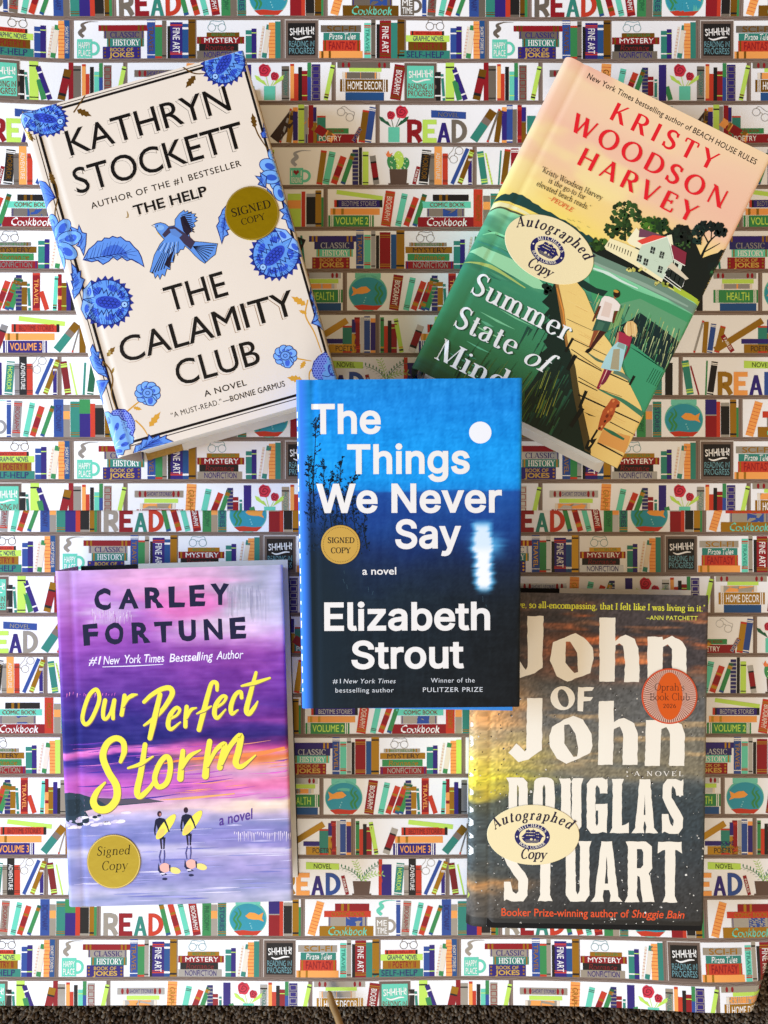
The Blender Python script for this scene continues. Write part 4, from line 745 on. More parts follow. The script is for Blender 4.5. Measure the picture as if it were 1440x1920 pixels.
def slab(name, fr, x0, x1, y0, y1, z0, z1, mat, parent, base, bev=0.0):
    V = []
    for z in (z0, z1):
        for x, y in ((x0, y0), (x1, y0), (x1, y1), (x0, y1)): V.append(fr.at(x, y, z))
    o = mesh_obj(name, V, [(0, 1, 2, 3), (7, 6, 5, 4), (0, 4, 5, 1), (1, 5, 6, 2), (2, 6, 7, 3), (3, 7, 4, 0)], mat, parent, base=base)
    if bev:
        b = o.modifiers.new('soft_edges', 'BEVEL'); b.width = bev; b.segments = 2
    return o
def book(name, label, fr, t, bg, P, mat, board, rounding=0.004, fold=0.0035, droop=0.0, back_shift=(0, 0), flap=0.35, hinge=0.0005, layer=0.000004):
    base = fr.at(fr.W / 2, fr.H / 2, -t); base = np.array([base[0], base[1], base[2]])
    root = bpy.data.objects.new(name, None); root.location = base; root.empty_display_size = .02; SC.collection.objects.link(root); tag(root, label, 'book')
    W, H = fr.W, fr.H; r = rounding
    # cross-section of the jacket: spine, hinge groove, front panel, fore edge
    prof = [(r * .55, -t + .0006), (r * .3, -t * .75), (r * .12, -t * .42), (0.0, -min(t * .16, r * .7))] + [((r * .9) * (1 - math.cos(a)), -min(t * .16, r * .7) * (1 - math.sin(a))) for a in np.linspace(.12, math.pi / 2, 9)]
    hx0 = r + .0075
    prof += [(hx0 - .003, 0), (hx0 - .0015, -hinge * .6), (hx0, -hinge), (hx0 + .0015, -hinge * .6), (hx0 + .003, 0)]
    prof += [(x, 0.0) for x in np.linspace(hx0 + .0045, W - .003, int((W - .03) / .0011))]
    prof += [(W - .0016, -.00006), (W - .0007, -.0003), (W - .0002, -.0008), (W, -.0014), (W - .0001, -fold)]
    prof = np.array(prof); k0 = 3
    xs = prof[k0:, 0]; zs = prof[k0:, 1]
    def drop(x, y): 
        z = np.interp(x, xs, zs)
        if droop: z = z - droop * sst(H - .009, H, y) - droop * 1.2 * sst(.020, 0, x) * sst(H - .02, H, y)
        return z
    ny = int(H / .0012); ys = np.linspace(0, H, ny); n = len(prof)
    XX = np.tile(prof[:, 0], (ny, 1)); YY = np.tile(ys[:, None], (1, n)); ZZ = np.tile(prof[:, 1], (ny, 1))
    if droop: ZZ = ZZ - (droop * sst(H - .009, H, YY) + droop * 1.2 * sst(.020, 0, XX) * sst(H - .02, H, YY)) * (ZZ > -t * .4)
    V = fr.at(XX, YY, ZZ).reshape(-1, 3); q0x, q0y = fr.px(fr.at(XX, YY))
    col = lin(np.clip(bg(q0x.ravel(), q0y.ravel(), XX.ravel(), YY.ravel()), 0, 255)); col = np.concatenate([col, np.ones((len(col), 1))], 1)
    i = np.arange(ny * n).reshape(ny, n); F = np.stack([i[1:, :-1], i[1:, 1:], i[:-1, 1:], i[:-1, :-1]], -1).reshape(-1, 4).tolist()
    sm = [True] * len(F)
    if P is not None and P.t:
        T, Cc = clip_tris(flatten(np.array(P.t)), np.array(P.c), fr.corners(0.0002))
        def need(T):
            Q = T[:, :6].reshape(-1, 3, 2); m = np.stack([np.hypot(*(Q[:, (k + 1) % 3] - Q[:, k]).T) for k in range(3)], 1).max(1)
            x, y = fr.hit(Q[:, :, 0].ravel(), Q[:, :, 1].ravel()); x = x.reshape(-1, 3); y = y.reshape(-1, 3)
            f = (x.min(1) < hx0 + .004) | (x.max(1) > W - .003) | ((y.max(1) > H - .012) & bool(droop))
            return m > np.where(f, 3.2, 90)
        T, Cc = split_tris(T, Cc, need); Q = T[:, :6].reshape(-1, 2)
        x, y = fr.hit(Q[:, 0], Q[:, 1]); z = drop(np.clip(x, 0, W), y) + .00003 + layer * np.repeat(T[:, 6], 3) + .00005 * (x < r * 2)
        n0 = len(V); V = np.concatenate([V, fr.at(x, y, z)]); tr = np.arange(len(Q)).reshape(-1, 3) + n0
        a = V[tr]; flip = (np.cross(a[:, 1] - a[:, 0], a[:, 2] - a[:, 0]) @ fr.n) < 0; tr[flip] = tr[flip][:, ::-1]
        F += tr.tolist(); sm += [False] * len(tr); col = np.concatenate([col, np.repeat(Cc, 3, 0)])
    o = mesh_obj('dust_jacket', V, F, mat, root, col=col, base=base); o.data.polygons.foreach_set('use_smooth', sm)
    bm = plain_mat(name + '_board_cloth', board, .8, .2, 700, .15, .3)
    slab('front_board', fr, r * 2, W - .0012, .0008, H - .0008, -.0034, -.0009, bm, root, base)
    slab('page_block', fr, r * 1.6, W - .0055, .0045, H - .0045, -t + .0030, -.0036, mat_pages, root, base)
    bx, by = back_shift
    slab('back_board', fr, r * 1.2 + bx, W + bx, by, H + by, -t, -t + .0026, bm, root, base, .0004)
    if flap is not None: slab('jacket_flap', fr, W * flap + bx, W - .0004 + bx, by - .0006, H + by + .0006, -t + .0027, -t + .00295, mat_flap, root, base)
    return root, base
def sticker(fr, root, base, P, mat, outline, label, lift=.00040, layer=.000004, col=None):
    """a stuck-on label: a thin raised disc with its own print"""
    o2 = [Vector((a, b, 0)) for a, b in outline]; c = rgba(col)
    ctr = np.mean(outline, 0); x, y = fr.hit(np.array([p[0] for p in outline]), np.array([p[1] for p in outline])); cx, cy = fr.hit(np.array([ctr[0]]), np.array([ctr[1]]))
    n = len(outline); V = [fr.at(cx[0], cy[0], lift)] + [fr.at(x[i], y[i], lift) for i in range(n)] + [fr.at(x[i] + (x[i] - cx[0]) * .006, y[i] + (y[i] - cy[0]) * .006, lift - .00016) for i in range(n)]
    F = [(0, 1 + i, 1 + (i + 1) % n) for i in range(n)] + [(1 + i, 1 + n + i, 1 + n + (i + 1) % n, 1 + (i + 1) % n) for i in range(n)]
    V = np.array(V); F = [list(f) for f in F]
    for f in F[:n]:
        if np.cross(V[f[1]] - V[f[0]], V[f[2]] - V[f[0]]) @ fr.n < 0: f.reverse()
    col_ = [c] * len(V)
    T = flatten(np.array(P.t)); Cc = np.array(P.c); Q = T[:, :6].reshape(-1, 2); x, y = fr.hit(Q[:, 0], Q[:, 1])
    V2 = fr.at(x, y, lift + .00002 + layer * np.repeat(T[:, 6], 3)); tr = np.arange(len(Q)).reshape(-1, 3) + len(V); A = V2[tr - len(V)]
    fl = (np.cross(A[:, 1] - A[:, 0], A[:, 2] - A[:, 0]) @ fr.n) < 0; tr[fl] = tr[fl][:, ::-1]
    o = mesh_obj('sticker', np.concatenate([V, V2]), F + tr.tolist(), mat, root, col=np.concatenate([np.array(col_), np.repeat(Cc, 3, 0)]), base=base)
    if label: o['label'] = label
    return o
mat_gold = ink_mat('gold_foil_label', rough=0.5, spec=0.12, metal_rough=0.32, bump=1.0, bscale=420)
mat_paper_label = ink_mat('cream_paper_label', rough=0.5, spec=0.4)

def ship_label(P, cx, cy, rx, ry, rot, navy='14165a', ink='1c1630'):
    """cream oval: a ship in a navy ring between curved words"""
    c, s = math.cos(rot), math.sin(rot); m = lambda a, b: (cx + a * rx * c - b * ry * s, cy + a * rx * s + b * ry * c)
    k = rx / 85.0
    P.arc_serif('Autographed', *m(0, .02), rx * .86, ry * .52, 197, 335, 19.5 * k, ink, rot=rot, thick=20, thin=8, ser=7, slant=.24, track=15, xs=.86)
    P.serif('Copy', m(-.27, .80), m(.28, .80), 19 * k, ink, thick=19, thin=8, ser=7, slant=.24, track=8)
    o = m(-.02, .06)
    P.ell(*o, rx * .385, ry * .43, navy, ang=rot, n=40); P.ell(*o, rx * .285, ry * .305, 'efdfae', ang=rot, n=40)
    P.arc_serif("MITCHELL'S", *o, rx * .30, ry * .325, 205, 335, 7.2 * k, 'efe6cc', rot=rot, thick=16, thin=8, ser=6, track=8)
    P.arc_serif('BOOK CORNER', *o, rx * .352, ry * .40, 145, 35, 5.6 * k, 'efe6cc', rot=rot, thick=16, thin=8, ser=6, track=8)
    for d in (-.335, .335): P.ell(*m(d - .02, .07), 1.6 * k, 1.6 * k, 'efe6cc', n=6)
    n = lambda a, b: m(a - .02, b + .06)
    P.poly([n(-.23, .06), n(-.17, .03), n(.10, .05), n(.22, .0), n(.17, .17), n(.10, .21), n(-.13, .21), n(-.18, .15)], navy)
    for mx, h in ((-.09, -.25), (.02, -.27), (.11, -.18)):
        P.stroke([n(mx, .08), n(mx, h)], 1.1 * k, navy)
        for j in range(3):
            y0 = -.22 + j * .095 + (.05 if mx > .1 else 0); w = .045 + .012 * j
            P.poly([n(mx - w, y0), n(mx + w, y0), n(mx + w + .012, y0 + .075), n(mx - w - .012, y0 + .075)], navy)
    P.poly([n(.14, -.16), n(.26, .0), n(.15, .02)], navy); P.poly([n(-.13, -.16), n(-.24, .02), n(-.14, .03)], navy)
    P.ell(*n(-.02, .09), 2.6 * k, 2.2 * k, 'efdfae', n=9); P.ell(*n(.06, .10), 1.2 * k, 2 * k, 'efdfae', n=8)
    for j in range(3): P.stroke([n(-.15, .11 + .035 * j), n(.15, .11 + .035 * j)], .5 * k, 'b9b08e')
# ---------------------------------------------------------------- book with blue flowers (top left)
U1 = (.962, -.273); V1 = (.273, .962)
def cream_bg(px, py, x, y):
    c = np.tile(np.array(hx('e3d6c5'), float), (len(px), 1)); return c + (fbm(px / 60, py / 60, 5)[:, None] - .5) * 5
INKB = '16256e'
def leaf(P, pts, col='5f90de', veins=True, w=1.8):
    P.poly(pts, col); P.stroke(pts, w, INKB, closed=True)
    if veins:
        p = np.array(pts); n = len(p); a = p[0]; b = p[n // 2]
        P.stroke([a, (a + b) / 2, b], [1.6, 1.2, .6], INKB)
        d = p.mean(0); P.poly([tuple(d + (q - d) * .45) for q in p], '3f68c8', lay=P.lay - .6)
        for i in range(1, n):
            if i != n // 2:
                t = min(i, n - i) / (n / 2); q = a + (b - a) * t * .8; P.stroke([q, q + (p[i] - q) * .75], [1.1, .5], INKB, up=False)
        P.up(1)
def thistle(P, cx, cy, rx, ry, rot, seed=1):
    rnd = random.Random(seed); c, s = math.cos(rot), math.sin(rot); m = lambda a, b: (cx + a * rx * c - b * ry * s, cy + a * rx * s + b * ry * c)
    n = 46; pts = []
    for i in range(n):
        a = 2 * math.pi * i / n; sp = (1.10 if i % 2 else .93) if abs(a - math.pi) > .75 else (.98 if i % 2 else .90)
        pts.append(m(sp * math.cos(a + .04 * (i % 2)), sp * math.sin(a + .04 * (i % 2))))
    P.poly(pts, '25318c'); P.poly([m(.9 * math.cos(k * .2), .9 * math.sin(k * .2)) for k in range(31)], '5f97e2')
    for a, r0 in ((1.2, .62), (-1.3, .62), (2.3, .60), (-2.4, .6), (.5, .66), (-.6, .66)):
        x, y = m(r0 * math.cos(a), r0 * math.sin(a)); P.ell(x, y, rx * .22, ry * .13, '3357cc', ang=rot + a + 1.57, n=14)
        for k in (-1, 0, 1): P.stroke([m((r0 - .14) * math.cos(a + k * .12), (r0 - .14) * math.sin(a + k * .12)), m((r0 + .2) * math.cos(a + k * .17), (r0 + .2) * math.sin(a + k * .17))], .9, INKB)
    for k in range(64):                    # pen hatching from the rim and from the scales
        a = rnd.uniform(-2.5, 2.5); r0 = rnd.uniform(.62, .80); P.stroke([m(.91 * math.cos(a), .91 * math.sin(a)), m(r0 * math.cos(a + .05), r0 * math.sin(a + .05))], [1.5, .4], rnd.choice(['24329a', '2b46b4', '16256e', '3c66cc']), up=(k % 16 == 0))
    for k in range(20):
        a = rnd.uniform(0, 6.28); P.stroke([m(.5 * math.cos(a), .42 * math.sin(a)), m(.64 * math.cos(a), .58 * math.sin(a))], [.4, 1.3], rnd.choice(['3c62cc', '8fbcf4', 'a9cdf8']), up=(k % 10 == 0))
    P.up(1)
    for sg in (1, -1):
        z = []
        for k in range(12): z.append(m(-.35 + k * .095, sg * (.30 + (.20 if k % 2 else .0) + .06 * math.sin(k))))
        P.stroke(z, 1.5, INKB)
    P.poly([m(-.45 + .0 * k + .52 * (1 - math.cos(k * math.pi / 10)) , .26 * math.sin(k * math.pi / 10)) for k in range(11)] + [m(-.45 + .52 * (1 - math.cos(k * math.pi / 10)), -.26 * math.sin(k * math.pi / 10)) for k in range(9, 0, -1)], '3048bd')
    for i in range(5):
        for j in range(-1, 2):
            u = -.25 + i * .17 + (.08 if j else 0); v = j * .12
            if abs(v) < .25 * math.sin(math.pi * min(1, max(0, (u + .45) / 1.04))): P.ring(*m(u, v), rx * .085, ry * .065, .9, INKB, ang=rot, n=10, lay=P.lay + .3)
    P.up(1)
    x, y = m(.72, 0); P.ell(x, y, rx * .13, rx * .13, '9cc4f2', n=14); P.ring(x, y, rx * .13, rx * .13, 1.4, INKB, n=14); P.ell(x, y, 1.6, 1.6, INKB, n=8)
    for sg in (1, -1):                     # sepals at the stalk end
        q = [m(-.95, 0), m(-.98, sg * .4), m(-.72, sg * .80), m(-.62, sg * .45), m(-.52, sg * .16)]; P.poly(q, '86b4f0'); P.stroke(q, 1.3, INKB, closed=True); P.ell(*m(-.75, sg * .34), rx * .1, ry * .18, '3a60d0', ang=rot, n=12)
    P.stroke([m(.95 * math.cos(a), .93 * math.sin(a)) for a in np.linspace(-2.6, 2.6, 30)], 1.2, INKB)
def carnation(P, cx, cy, r, tail):
    for k in range(9):
        a = k * .698 + .3; x, y = cx + r * .62 * math.cos(a), cy + r * .55 * math.sin(a); P.ell(x, y, r * .36, r * .33, '78abea', n=14); P.ring(x, y, r * .36, r * .33, 1.3, INKB, n=14); P.ell(cx + r * .45 * math.cos(a), cy + r * .42 * math.sin(a), r * .17, r * .15, '3f63cc', n=10)
    q = [(cx - r * .3, cy + r * .3), (cx - r * .1, cy + r * .8), (cx + tail[0] * .6 - 6, cy + tail[1]), (cx + tail[0], cy + tail[1] + 1), (cx + tail[0] + 7, cy + tail[1] * .7), (cx + r * .35, cy + r * .25)]
    P.poly(q, '78abea'); P.stroke(q, 1.3, INKB, closed=True); P.ell(cx + tail[0] * .5, cy + tail[1] * .6, r * .2, r * .3, '3f63cc', n=12)
    P.ell(cx, cy, r * .45, r * .42, '6c9ce4', n=16)
    for k in range(4): P.stroke([(cx + r * .4 * math.cos(k * 1.6 + a), cy + r * .36 * math.sin(k * 1.6 + a)) for a in (0, .8, 1.6, 2.2)], 1.2, INKB, smooth=True, up=False)
    P.up(1); P.ring(cx, cy, r * .16, r * .14, 1.2, INKB, n=10)
def dome(P, pts, col='3a41ae'):
    P.poly(pts, col); P.stroke(pts, 1.6, INKB, closed=True); p = np.array(pts); lo, hi = p.min(0), p.max(0)
    for i in range(14):
        for j in range(14):
            q = (lo[0] + (i + .5 * (j % 2)) * 5, lo[1] + j * 4.4)
            if inside(q, pts): P.ring(*q, 2.3, 2.1, .8, '8fa6ee', n=8, lay=P.lay + .2)
    P.up(1)
def vine(P, pts, leaves, col='9c7c3cm', w=2.6):
    P.stroke(pts, [w, w, w * .6], col, smooth=True)
    for (a, b, wd) in leaves:
        dx, dy = b[0] - a[0], b[1] - a[1]; l = math.hypot(dx, dy); nx, ny = -dy / l, dx / l; q = [a]
        for t, k in ((.2, .8), (.28, .5), (.45, 1), (.52, .6), (.7, .75), (.76, .4)): q.append((a[0] + dx * t + nx * wd * k, a[1] + dy * t + ny * wd * k))
        q.append(b)
        for t, k in ((.76, .4), (.7, .75), (.52, .6), (.45, 1), (.28, .5), (.2, .8)): q.append((a[0] + dx * t - nx * wd * k, a[1] + dy * t - ny * wd * k))
        P.poly(q, col)
def art_flowers():
    P = Print(); K = '15110f'
    # double border
    for a, b, w in (((58, 219), (470, 101), 4.6), ((56, 213), (470, 95), 1.5), ((74, 252), (237, 829), 4.8), ((67, 254), (229, 832), 1.5), ((236, 832), (612, 725), 4.8), ((238, 838), (612, 732), 1.6),
                    ((455, 116), (613, 668), 4.6), ((462.5, 116), (620, 668), 1.6)):
        n = 12; P.stroke([(a[0] + (b[0] - a[0]) * k / n, a[1] + (b[1] - a[1]) * k / n) for k in range(n + 1)], w, K)
    def dbl(t, p0, p1, cap, gold=False, bold=.0, o=(-3.6, 4.6), w=.012, line='221a14', fac=.02):
        P.text(t, p0, p1, cap, ('b8935am' if gold else line), bold=bold + .004, dx=o[0], dy=o[1])
        P.text(t, p0, p1, cap, 'e3d6c5', bold=bold - .004, dx=o[0], dy=o[1])
        P.text(t, p0, p1, cap, 'e3d6c5', bold=bold + .007)
        P.text(t, p0, p1, cap, '0f0c0b' if not gold else '17130f', bold=bold)
    dbl('KATHRYN', (133, 292), (434, 206), 47, bold=.004); dbl('STOCKETT', (146, 364), (462, 274), 48, bold=.004)
    P.text('AUTHOR OF THE #1 BESTSELLER', (172, 392), (453, 311), 11.5, K, bold=.005, track=1.15)
    dbl('THE HELP', (253, 404), (390, 366), 18, bold=.022, o=(-2.2, 3.4))
    P.stroke([(238, 396), (240, 402), (240, 407), (236, 408)], [1, 2.6, 2.4, 1], '9c7c3c')
    for t, a, b in (('THE', (317, 585), (429, 553)), ('CALAMITY', (231, 681), (558, 588)), ('CLUB', (336, 724), (490, 681))): dbl(t, a, b, 46.5, True, bold=.004, o=(-3.4, 3.6))
    P.text('A NOVEL', (384, 744), (463, 722), 11, K, bold=.007, track=1.1)
    P.text('\u201cA MUST-READ.\u201d', (322, 784), (417, 757), 10, K, track=1.1); P.text('\u2014BONNIE GARMUS', (419, 757), (535, 724), 10.5, K, bold=.006, track=1.05)
    # vines
    vine(P, [(138, 211), (155, 186), (164, 171)], [((144, 206), (172, 218), 7)]); vine(P, [(334, 120), (362, 137), (390, 138)], [((366, 142), (348, 165), 7)])
    vine(P, [(478, 238), (486, 256), (506, 286)], [((478, 240), (473, 212), 6)]); vine(P, [(30, 210), (50, 250), (66, 262)], [((50, 246), (62, 266), 6)])
    vine(P, [(185, 672), (204, 690), (211, 712), (209, 738), (218, 768)], [((200, 668), (216, 650), 6), ((209, 700), (214, 688), 3)], 'a88a4am'); vine(P, [(92, 325), (104, 345), (108, 370), (103, 400), (110, 420)], [((100, 345), (94, 322), 6)], 'a88a4am')
    vine(P, [(577, 562), (573, 592), (589, 623), (603, 661)], [((573, 572), (546, 556), 7), ((575, 588), (560, 582), 4)], 'd39a34'); vine(P, [(550, 671), (566, 674), (584, 677)], [((572, 677), (563, 692), 5)], 'd39a34')
    vine(P, [(239, 771), (252, 760), (268, 748)], [((250, 764), (266, 768), 4)], 'd39a34'); vine(P, [(254, 788), (268, 802), (278, 818)], [((280, 800), (301, 772), 7)], 'd39a34'); vine(P, [(586, 690), (580, 700), (580, 716)], [((566, 712), (538, 708), 7)], 'd39a34')
    # flowers and leaves
    thistle(P, 82, 221, 44, 33, .22, 1); thistle(P, 421, 117, 44, 40, 2.15, 2); thistle(P, 200, 567, 47, 46, .12, 3); thistle(P, 517, 477, 47, 46, 2.35, 4)
    leaf(P, [(156, 487), (166, 468), (178, 458), (183, 452), (191, 452), (196, 446), (205, 447), (211, 443), (220, 446), (226, 444), (236, 452), (243, 453), (252, 464), (259, 470), (265, 482), (270, 500), (258, 492), (247, 486), (238, 489), (228, 482), (220, 488), (212, 482), (204, 490), (193, 496), (184, 488), (172, 491)])
    leaf(P, [(138, 560), (134, 545), (138, 541), (133, 527), (139, 527), (133, 514), (137, 512), (134, 494), (143, 503), (145, 512), (151, 508), (151, 520), (158, 524), (154, 538), (148, 550)])
    leaf(P, [(157, 479), (150, 464), (143, 460), (149, 455), (138, 446), (131, 424), (146, 431), (148, 422), (154, 436), (162, 438), (161, 458)])
    for (tx, ty, w) in ((86, 414, 12), (96, 404, 13), (127, 414, 13), (150, 442, 14), (141, 481, 14), (115, 502, 12)):
        cx, cy = 99, 455; a = math.atan2(ty - cy, tx - cx); l = math.hypot(tx - cx, ty - cy)
        P.ell(cx + math.cos(a) * l * .6, cy + math.sin(a) * l * .6, l * .45, w, '74aaee', ang=a, n=22); P.ring(cx + math.cos(a) * l * .6, cy + math.sin(a) * l * .6, l * .45, w, 1.4, INKB, ang=a, n=22)
        P.ell(cx + math.cos(a) * l * .66, cy + math.sin(a) * l * .66, l * .22, w * .5, '3c62cf', ang=a, n=16)
        for d in (-.12, 0, .12): P.stroke([(cx + math.cos(a + d) * 8, cy + math.sin(a + d) * 8), (cx + math.cos(a + d * .7) * l * .5, cy + math.sin(a + d * .7) * l * .5)], [1.4, .5], '2f4fb8', up=False)
        P.up(1)
    P.ell(96, 456, 10, 20, '6a98e6', ang=-.25); 
    for k in range(7): P.stroke([(92 + k, 440 + 5 * k), (100 + k * .8, 440 + 5 * k)], .9, INKB, up=False)
    P.up(1)
    q = [(66, 336), (74, 338), (85, 342), (95, 354), (104, 371), (96, 376), (90, 382), (84, 390), (78, 384), (74, 372), (69, 355)]; P.poly(q, '5580dc'); P.stroke(q, 1.4, INKB, closed=True)
    for b in ((74, 345), (72, 360), (80, 380), (90, 352)): P.stroke([(104, 371), ((104 + b[0]) / 2, (371 + b[1]) / 2 - 2), b], [1.8, .7, .5], '22389a', up=False)
    leaf(P, [(202, 708), (184, 700), (173, 688), (166, 670), (172, 666), (169, 655), (174, 646), (180, 660), (186, 660), (185, 672), (192, 674), (190, 684), (197, 690)])
    q = [(172, 714), (188, 713), (204, 713), (200, 722), (196, 732), (190, 742), (192, 756), (184, 764), (178, 748), (176, 732)]; P.poly(q, '5f8fe2'); P.stroke(q, 1.3, INKB, closed=True); P.poly([(184, 718), (198, 716), (192, 732), (186, 742)], '3a5fcc')
    dome(P, [(206, 780), (211, 771), (222, 767), (234, 768), (245, 777), (252, 790), (253, 805), (248, 818), (236, 808), (224, 795)])
    q = [(193, 772), (203, 772), (212, 779), (222, 779), (229, 787), (238, 791), (238, 801), (246, 806), (243, 814), (251, 820), (249, 831), (243, 834), (244, 842), (234, 844), (231, 853), (221, 852), (216, 864), (206, 850), (198, 815)]
    P.poly(q, '7db0ee'); P.stroke(q, 1.4, INKB, closed=True)
    for a, b in (((206, 836), (203, 790)), ((208, 836), (219, 800)), ((211, 838), (230, 819)), ((210, 842), (234, 833)), ((208, 846), (222, 846))):
        P.ell(b[0], b[1], 8, 4, '3d60cc', ang=math.atan2(b[1] - a[1], b[0] - a[0]), n=14); P.stroke([a, b], [2, .6], 'c6dcf8', up=False)
    P.up(1)
    leaf(P, [(249, 852), (254, 836), (264, 833), (268, 824), (277, 824), (279, 815), (286, 822), (298, 816), (300, 821), (312, 816), (311, 822), (327, 829), (317, 833), (311, 832), (304, 838), (290, 840), (272, 847)])
    carnation(P, 277, 737, 25, (10, 23)); carnation(P, 535, 667, 23, (8, 22))
    dome(P, [(598, 712), (588, 706), (585, 693), (588, 680), (597, 668), (610, 660), (618, 672), (612, 690), (606, 712)]); P.poly([(606, 712), (604, 700), (611, 694), (606, 686), (614, 680), (612, 671), (622, 668), (636, 700), (638, 716)], '6ea3de'); P.ell(622, 694, 7, 12, '33449c', ang=-.3); P.stroke([(604, 704), (616, 706), (626, 698), (634, 702)], 1.3, INKB, smooth=True)
    # right-hand spray
    leaf(P, [(494, 224), (500, 236), (505, 246), (510, 258), (492, 258), (489, 250), (494, 246)], '3f66c8')
    for cx, cy, rx, ry, a in ((512, 291, 13, 9, 1.2), (504, 311, 18, 13, .35), (521, 344, 20, 14, 1.0), (507, 332, 19, 13, .1), (524, 362, 16, 11, 1.2)):
        P.ell(cx, cy, rx, ry, '74aae8', ang=a, n=22); P.ring(cx, cy, rx, ry, 1.5, INKB, ang=a, n=22); P.ell(cx + 2, cy + 1, rx * .55, ry * .45, '2f57bd', ang=a, n=16)
    leaf(P, [(498, 352), (489, 348), (484, 346), (488, 340), (479, 330), (490, 332), (488, 324), (500, 332)]); leaf(P, [(500, 352), (508, 360), (512, 368), (504, 364)], veins=False)
    leaf(P, [(556, 437), (541, 428), (536, 412), (528, 410), (533, 402), (524, 394), (533, 390), (531, 378), (540, 388), (545, 400), (549, 398), (550, 410), (556, 412), (554, 424)])
    leaf(P, [(424, 386), (417, 394), (414, 403), (410, 408), (411, 416), (406, 424), (410, 436), (416, 457), (420, 444), (428, 440), (425, 432), (434, 428), (428, 418), (436, 410)])
    leaf(P, [(582, 538), (584, 548), (590, 552), (592, 564), (599, 570), (598, 582), (602, 592), (592, 602), (585, 604), (592, 588), (586, 576), (589, 568), (582, 560)]); leaf(P, [(584, 606), (596, 600), (602, 606), (610, 616), (604, 618), (600, 612)], veins=False)
    # bird
    B = [(285, 423), (293, 419), (301, 417.5), (310, 420), (316, 425), (328, 423), (328, 412), (336, 401), (345, 394), (347, 398), (352, 395), (353, 399), (359, 397), (359, 401), (367, 401), (364, 405), (370, 408), (365, 411), (370, 414), (363, 418), (366, 424), (360, 428), (361, 434), (354, 436), (356, 444), (349, 443), (356, 449), (366, 453), (380, 454), (408, 457), (406, 466), (404, 477), (395, 484), (384, 494), (375, 488), (366, 480), (357, 470), (347, 461), (344, 468), (338, 468), (335, 474), (328, 476), (327, 484), (325, 492), (320, 492), (319, 506), (313, 504), (309, 518), (304, 514), (300, 524), (296, 515), (291, 522), (288, 512), (281, 510), (284, 500), (289, 479), (300, 458), (308, 449), (300, 440), (294, 432), (292, 427)]
    P.poly([(294, 436), (308, 450), (304, 444), (300, 437)], 'e0b84c'); P.poly(B, '5e8fd8'); P.stroke(B, 1.1, '1a1626', closed=True)
    P.poly([(316, 426), (327, 424), (336, 430), (348, 438), (358, 446), (366, 454), (358, 468), (346, 458), (334, 444), (320, 436), (309, 446), (304, 440)], '3c3248'); P.poly([(318, 430), (328, 429), (342, 440), (336, 446), (322, 440)], '5a82c4')
    P.poly([(338, 408), (346, 404), (352, 415), (360, 432), (352, 442), (344, 434), (340, 420)], '241c2c'); P.poly([(308, 496), (318, 478), (328, 466), (320, 488), (318, 503)], '241c2c'); P.ell(301, 427, 7, 5, '80acdf', n=14); P.ell(295, 424, 1.4, 1.4, '0c0a10', n=8); P.poly([(285, 423), (291, 422), (290, 426)], 'd8d4d0')
    for k in range(9): P.stroke([(340 + k * .7, 404 + 2 * k), (355 + k * .8 + 3, 399 + 4.6 * k)], [1.2, 1.9], '191322', up=False)
    for k in range(8): a = (304 + 4.0 * k, 474 - 2.5 * k); P.stroke([a, (285 + 5.6 * k, 513 - 2.2 * k - 1.2 * k * (k > 4))], [1, 2], '191322', up=False)
    P.up(1)
    for k in range(9): P.stroke([(306 + k * 3.6, 456 - k * .4), (296 + k * 4.6, 470 + 1.2 * k)], [.8, 1.4], 'aecbf0' if k % 2 else '1d1626', up=False)
    for k in range(7): P.stroke([(362, 462), (386 + 3.2 * k, 492 - 5.4 * k)], [1, 1.9], '1a2440', up=False)
    P.up(1)
    return P
# ---------------------------------------------------------------- book with the jetty and two walkers (top right)
U2 = (.890, .456)
def jetty_bg(px, py, x, y):
    v = y / FR2.H; u = x / FR2.W
    n = fbm(u * 3 + v, v * 9, 3); n2 = fbm(u * 5, v * 40, 8); n3 = fbm(u * 9, v * 90, 21)
    sky = ramp(v + (n - .5) * .10, [(0, 'f3d4a8'), (.10, 'f1caa8'), (.18, 'efbfa2'), (.27, 'efc4a2'), (.33, 'f1d08f'), (.42, 'f4d96f'), (.5, 'f5e065')])
    sky = mixc(sky, hx('eab09c'), sst(.52, .72, fbm(u * 2.2 + 4, v * 7, 33)) * .75 * sst(.45, .2, v)); sky = mixc(sky, hx('f6e79c'), sst(.5, .7, fbm(u * 2.5, v * 8 + 3, 44)) * .6)
    sea = ramp(v + (n2 - .5) * .06, [(.47, '93d8a6'), (.52, '6fc08e'), (.58, '4a9a74'), (.66, '3c8a66'), (.78, '3a8258'), (.88, '2f6a40'), (.95, '28502c'), (1, '1f3a22')])
    sea = mixc(sea, hx('8fc98f'), sst(.62, .8, n3) * .35 * sst(.75, .5, v)); sea = mixc(sea, hx('27584a'), sst(.6, .8, fbm(u * 3, v * 26, 9)) * .4)
    return mixc(sky, sea, sst(.470, .474, v + (n - .5) * .006))
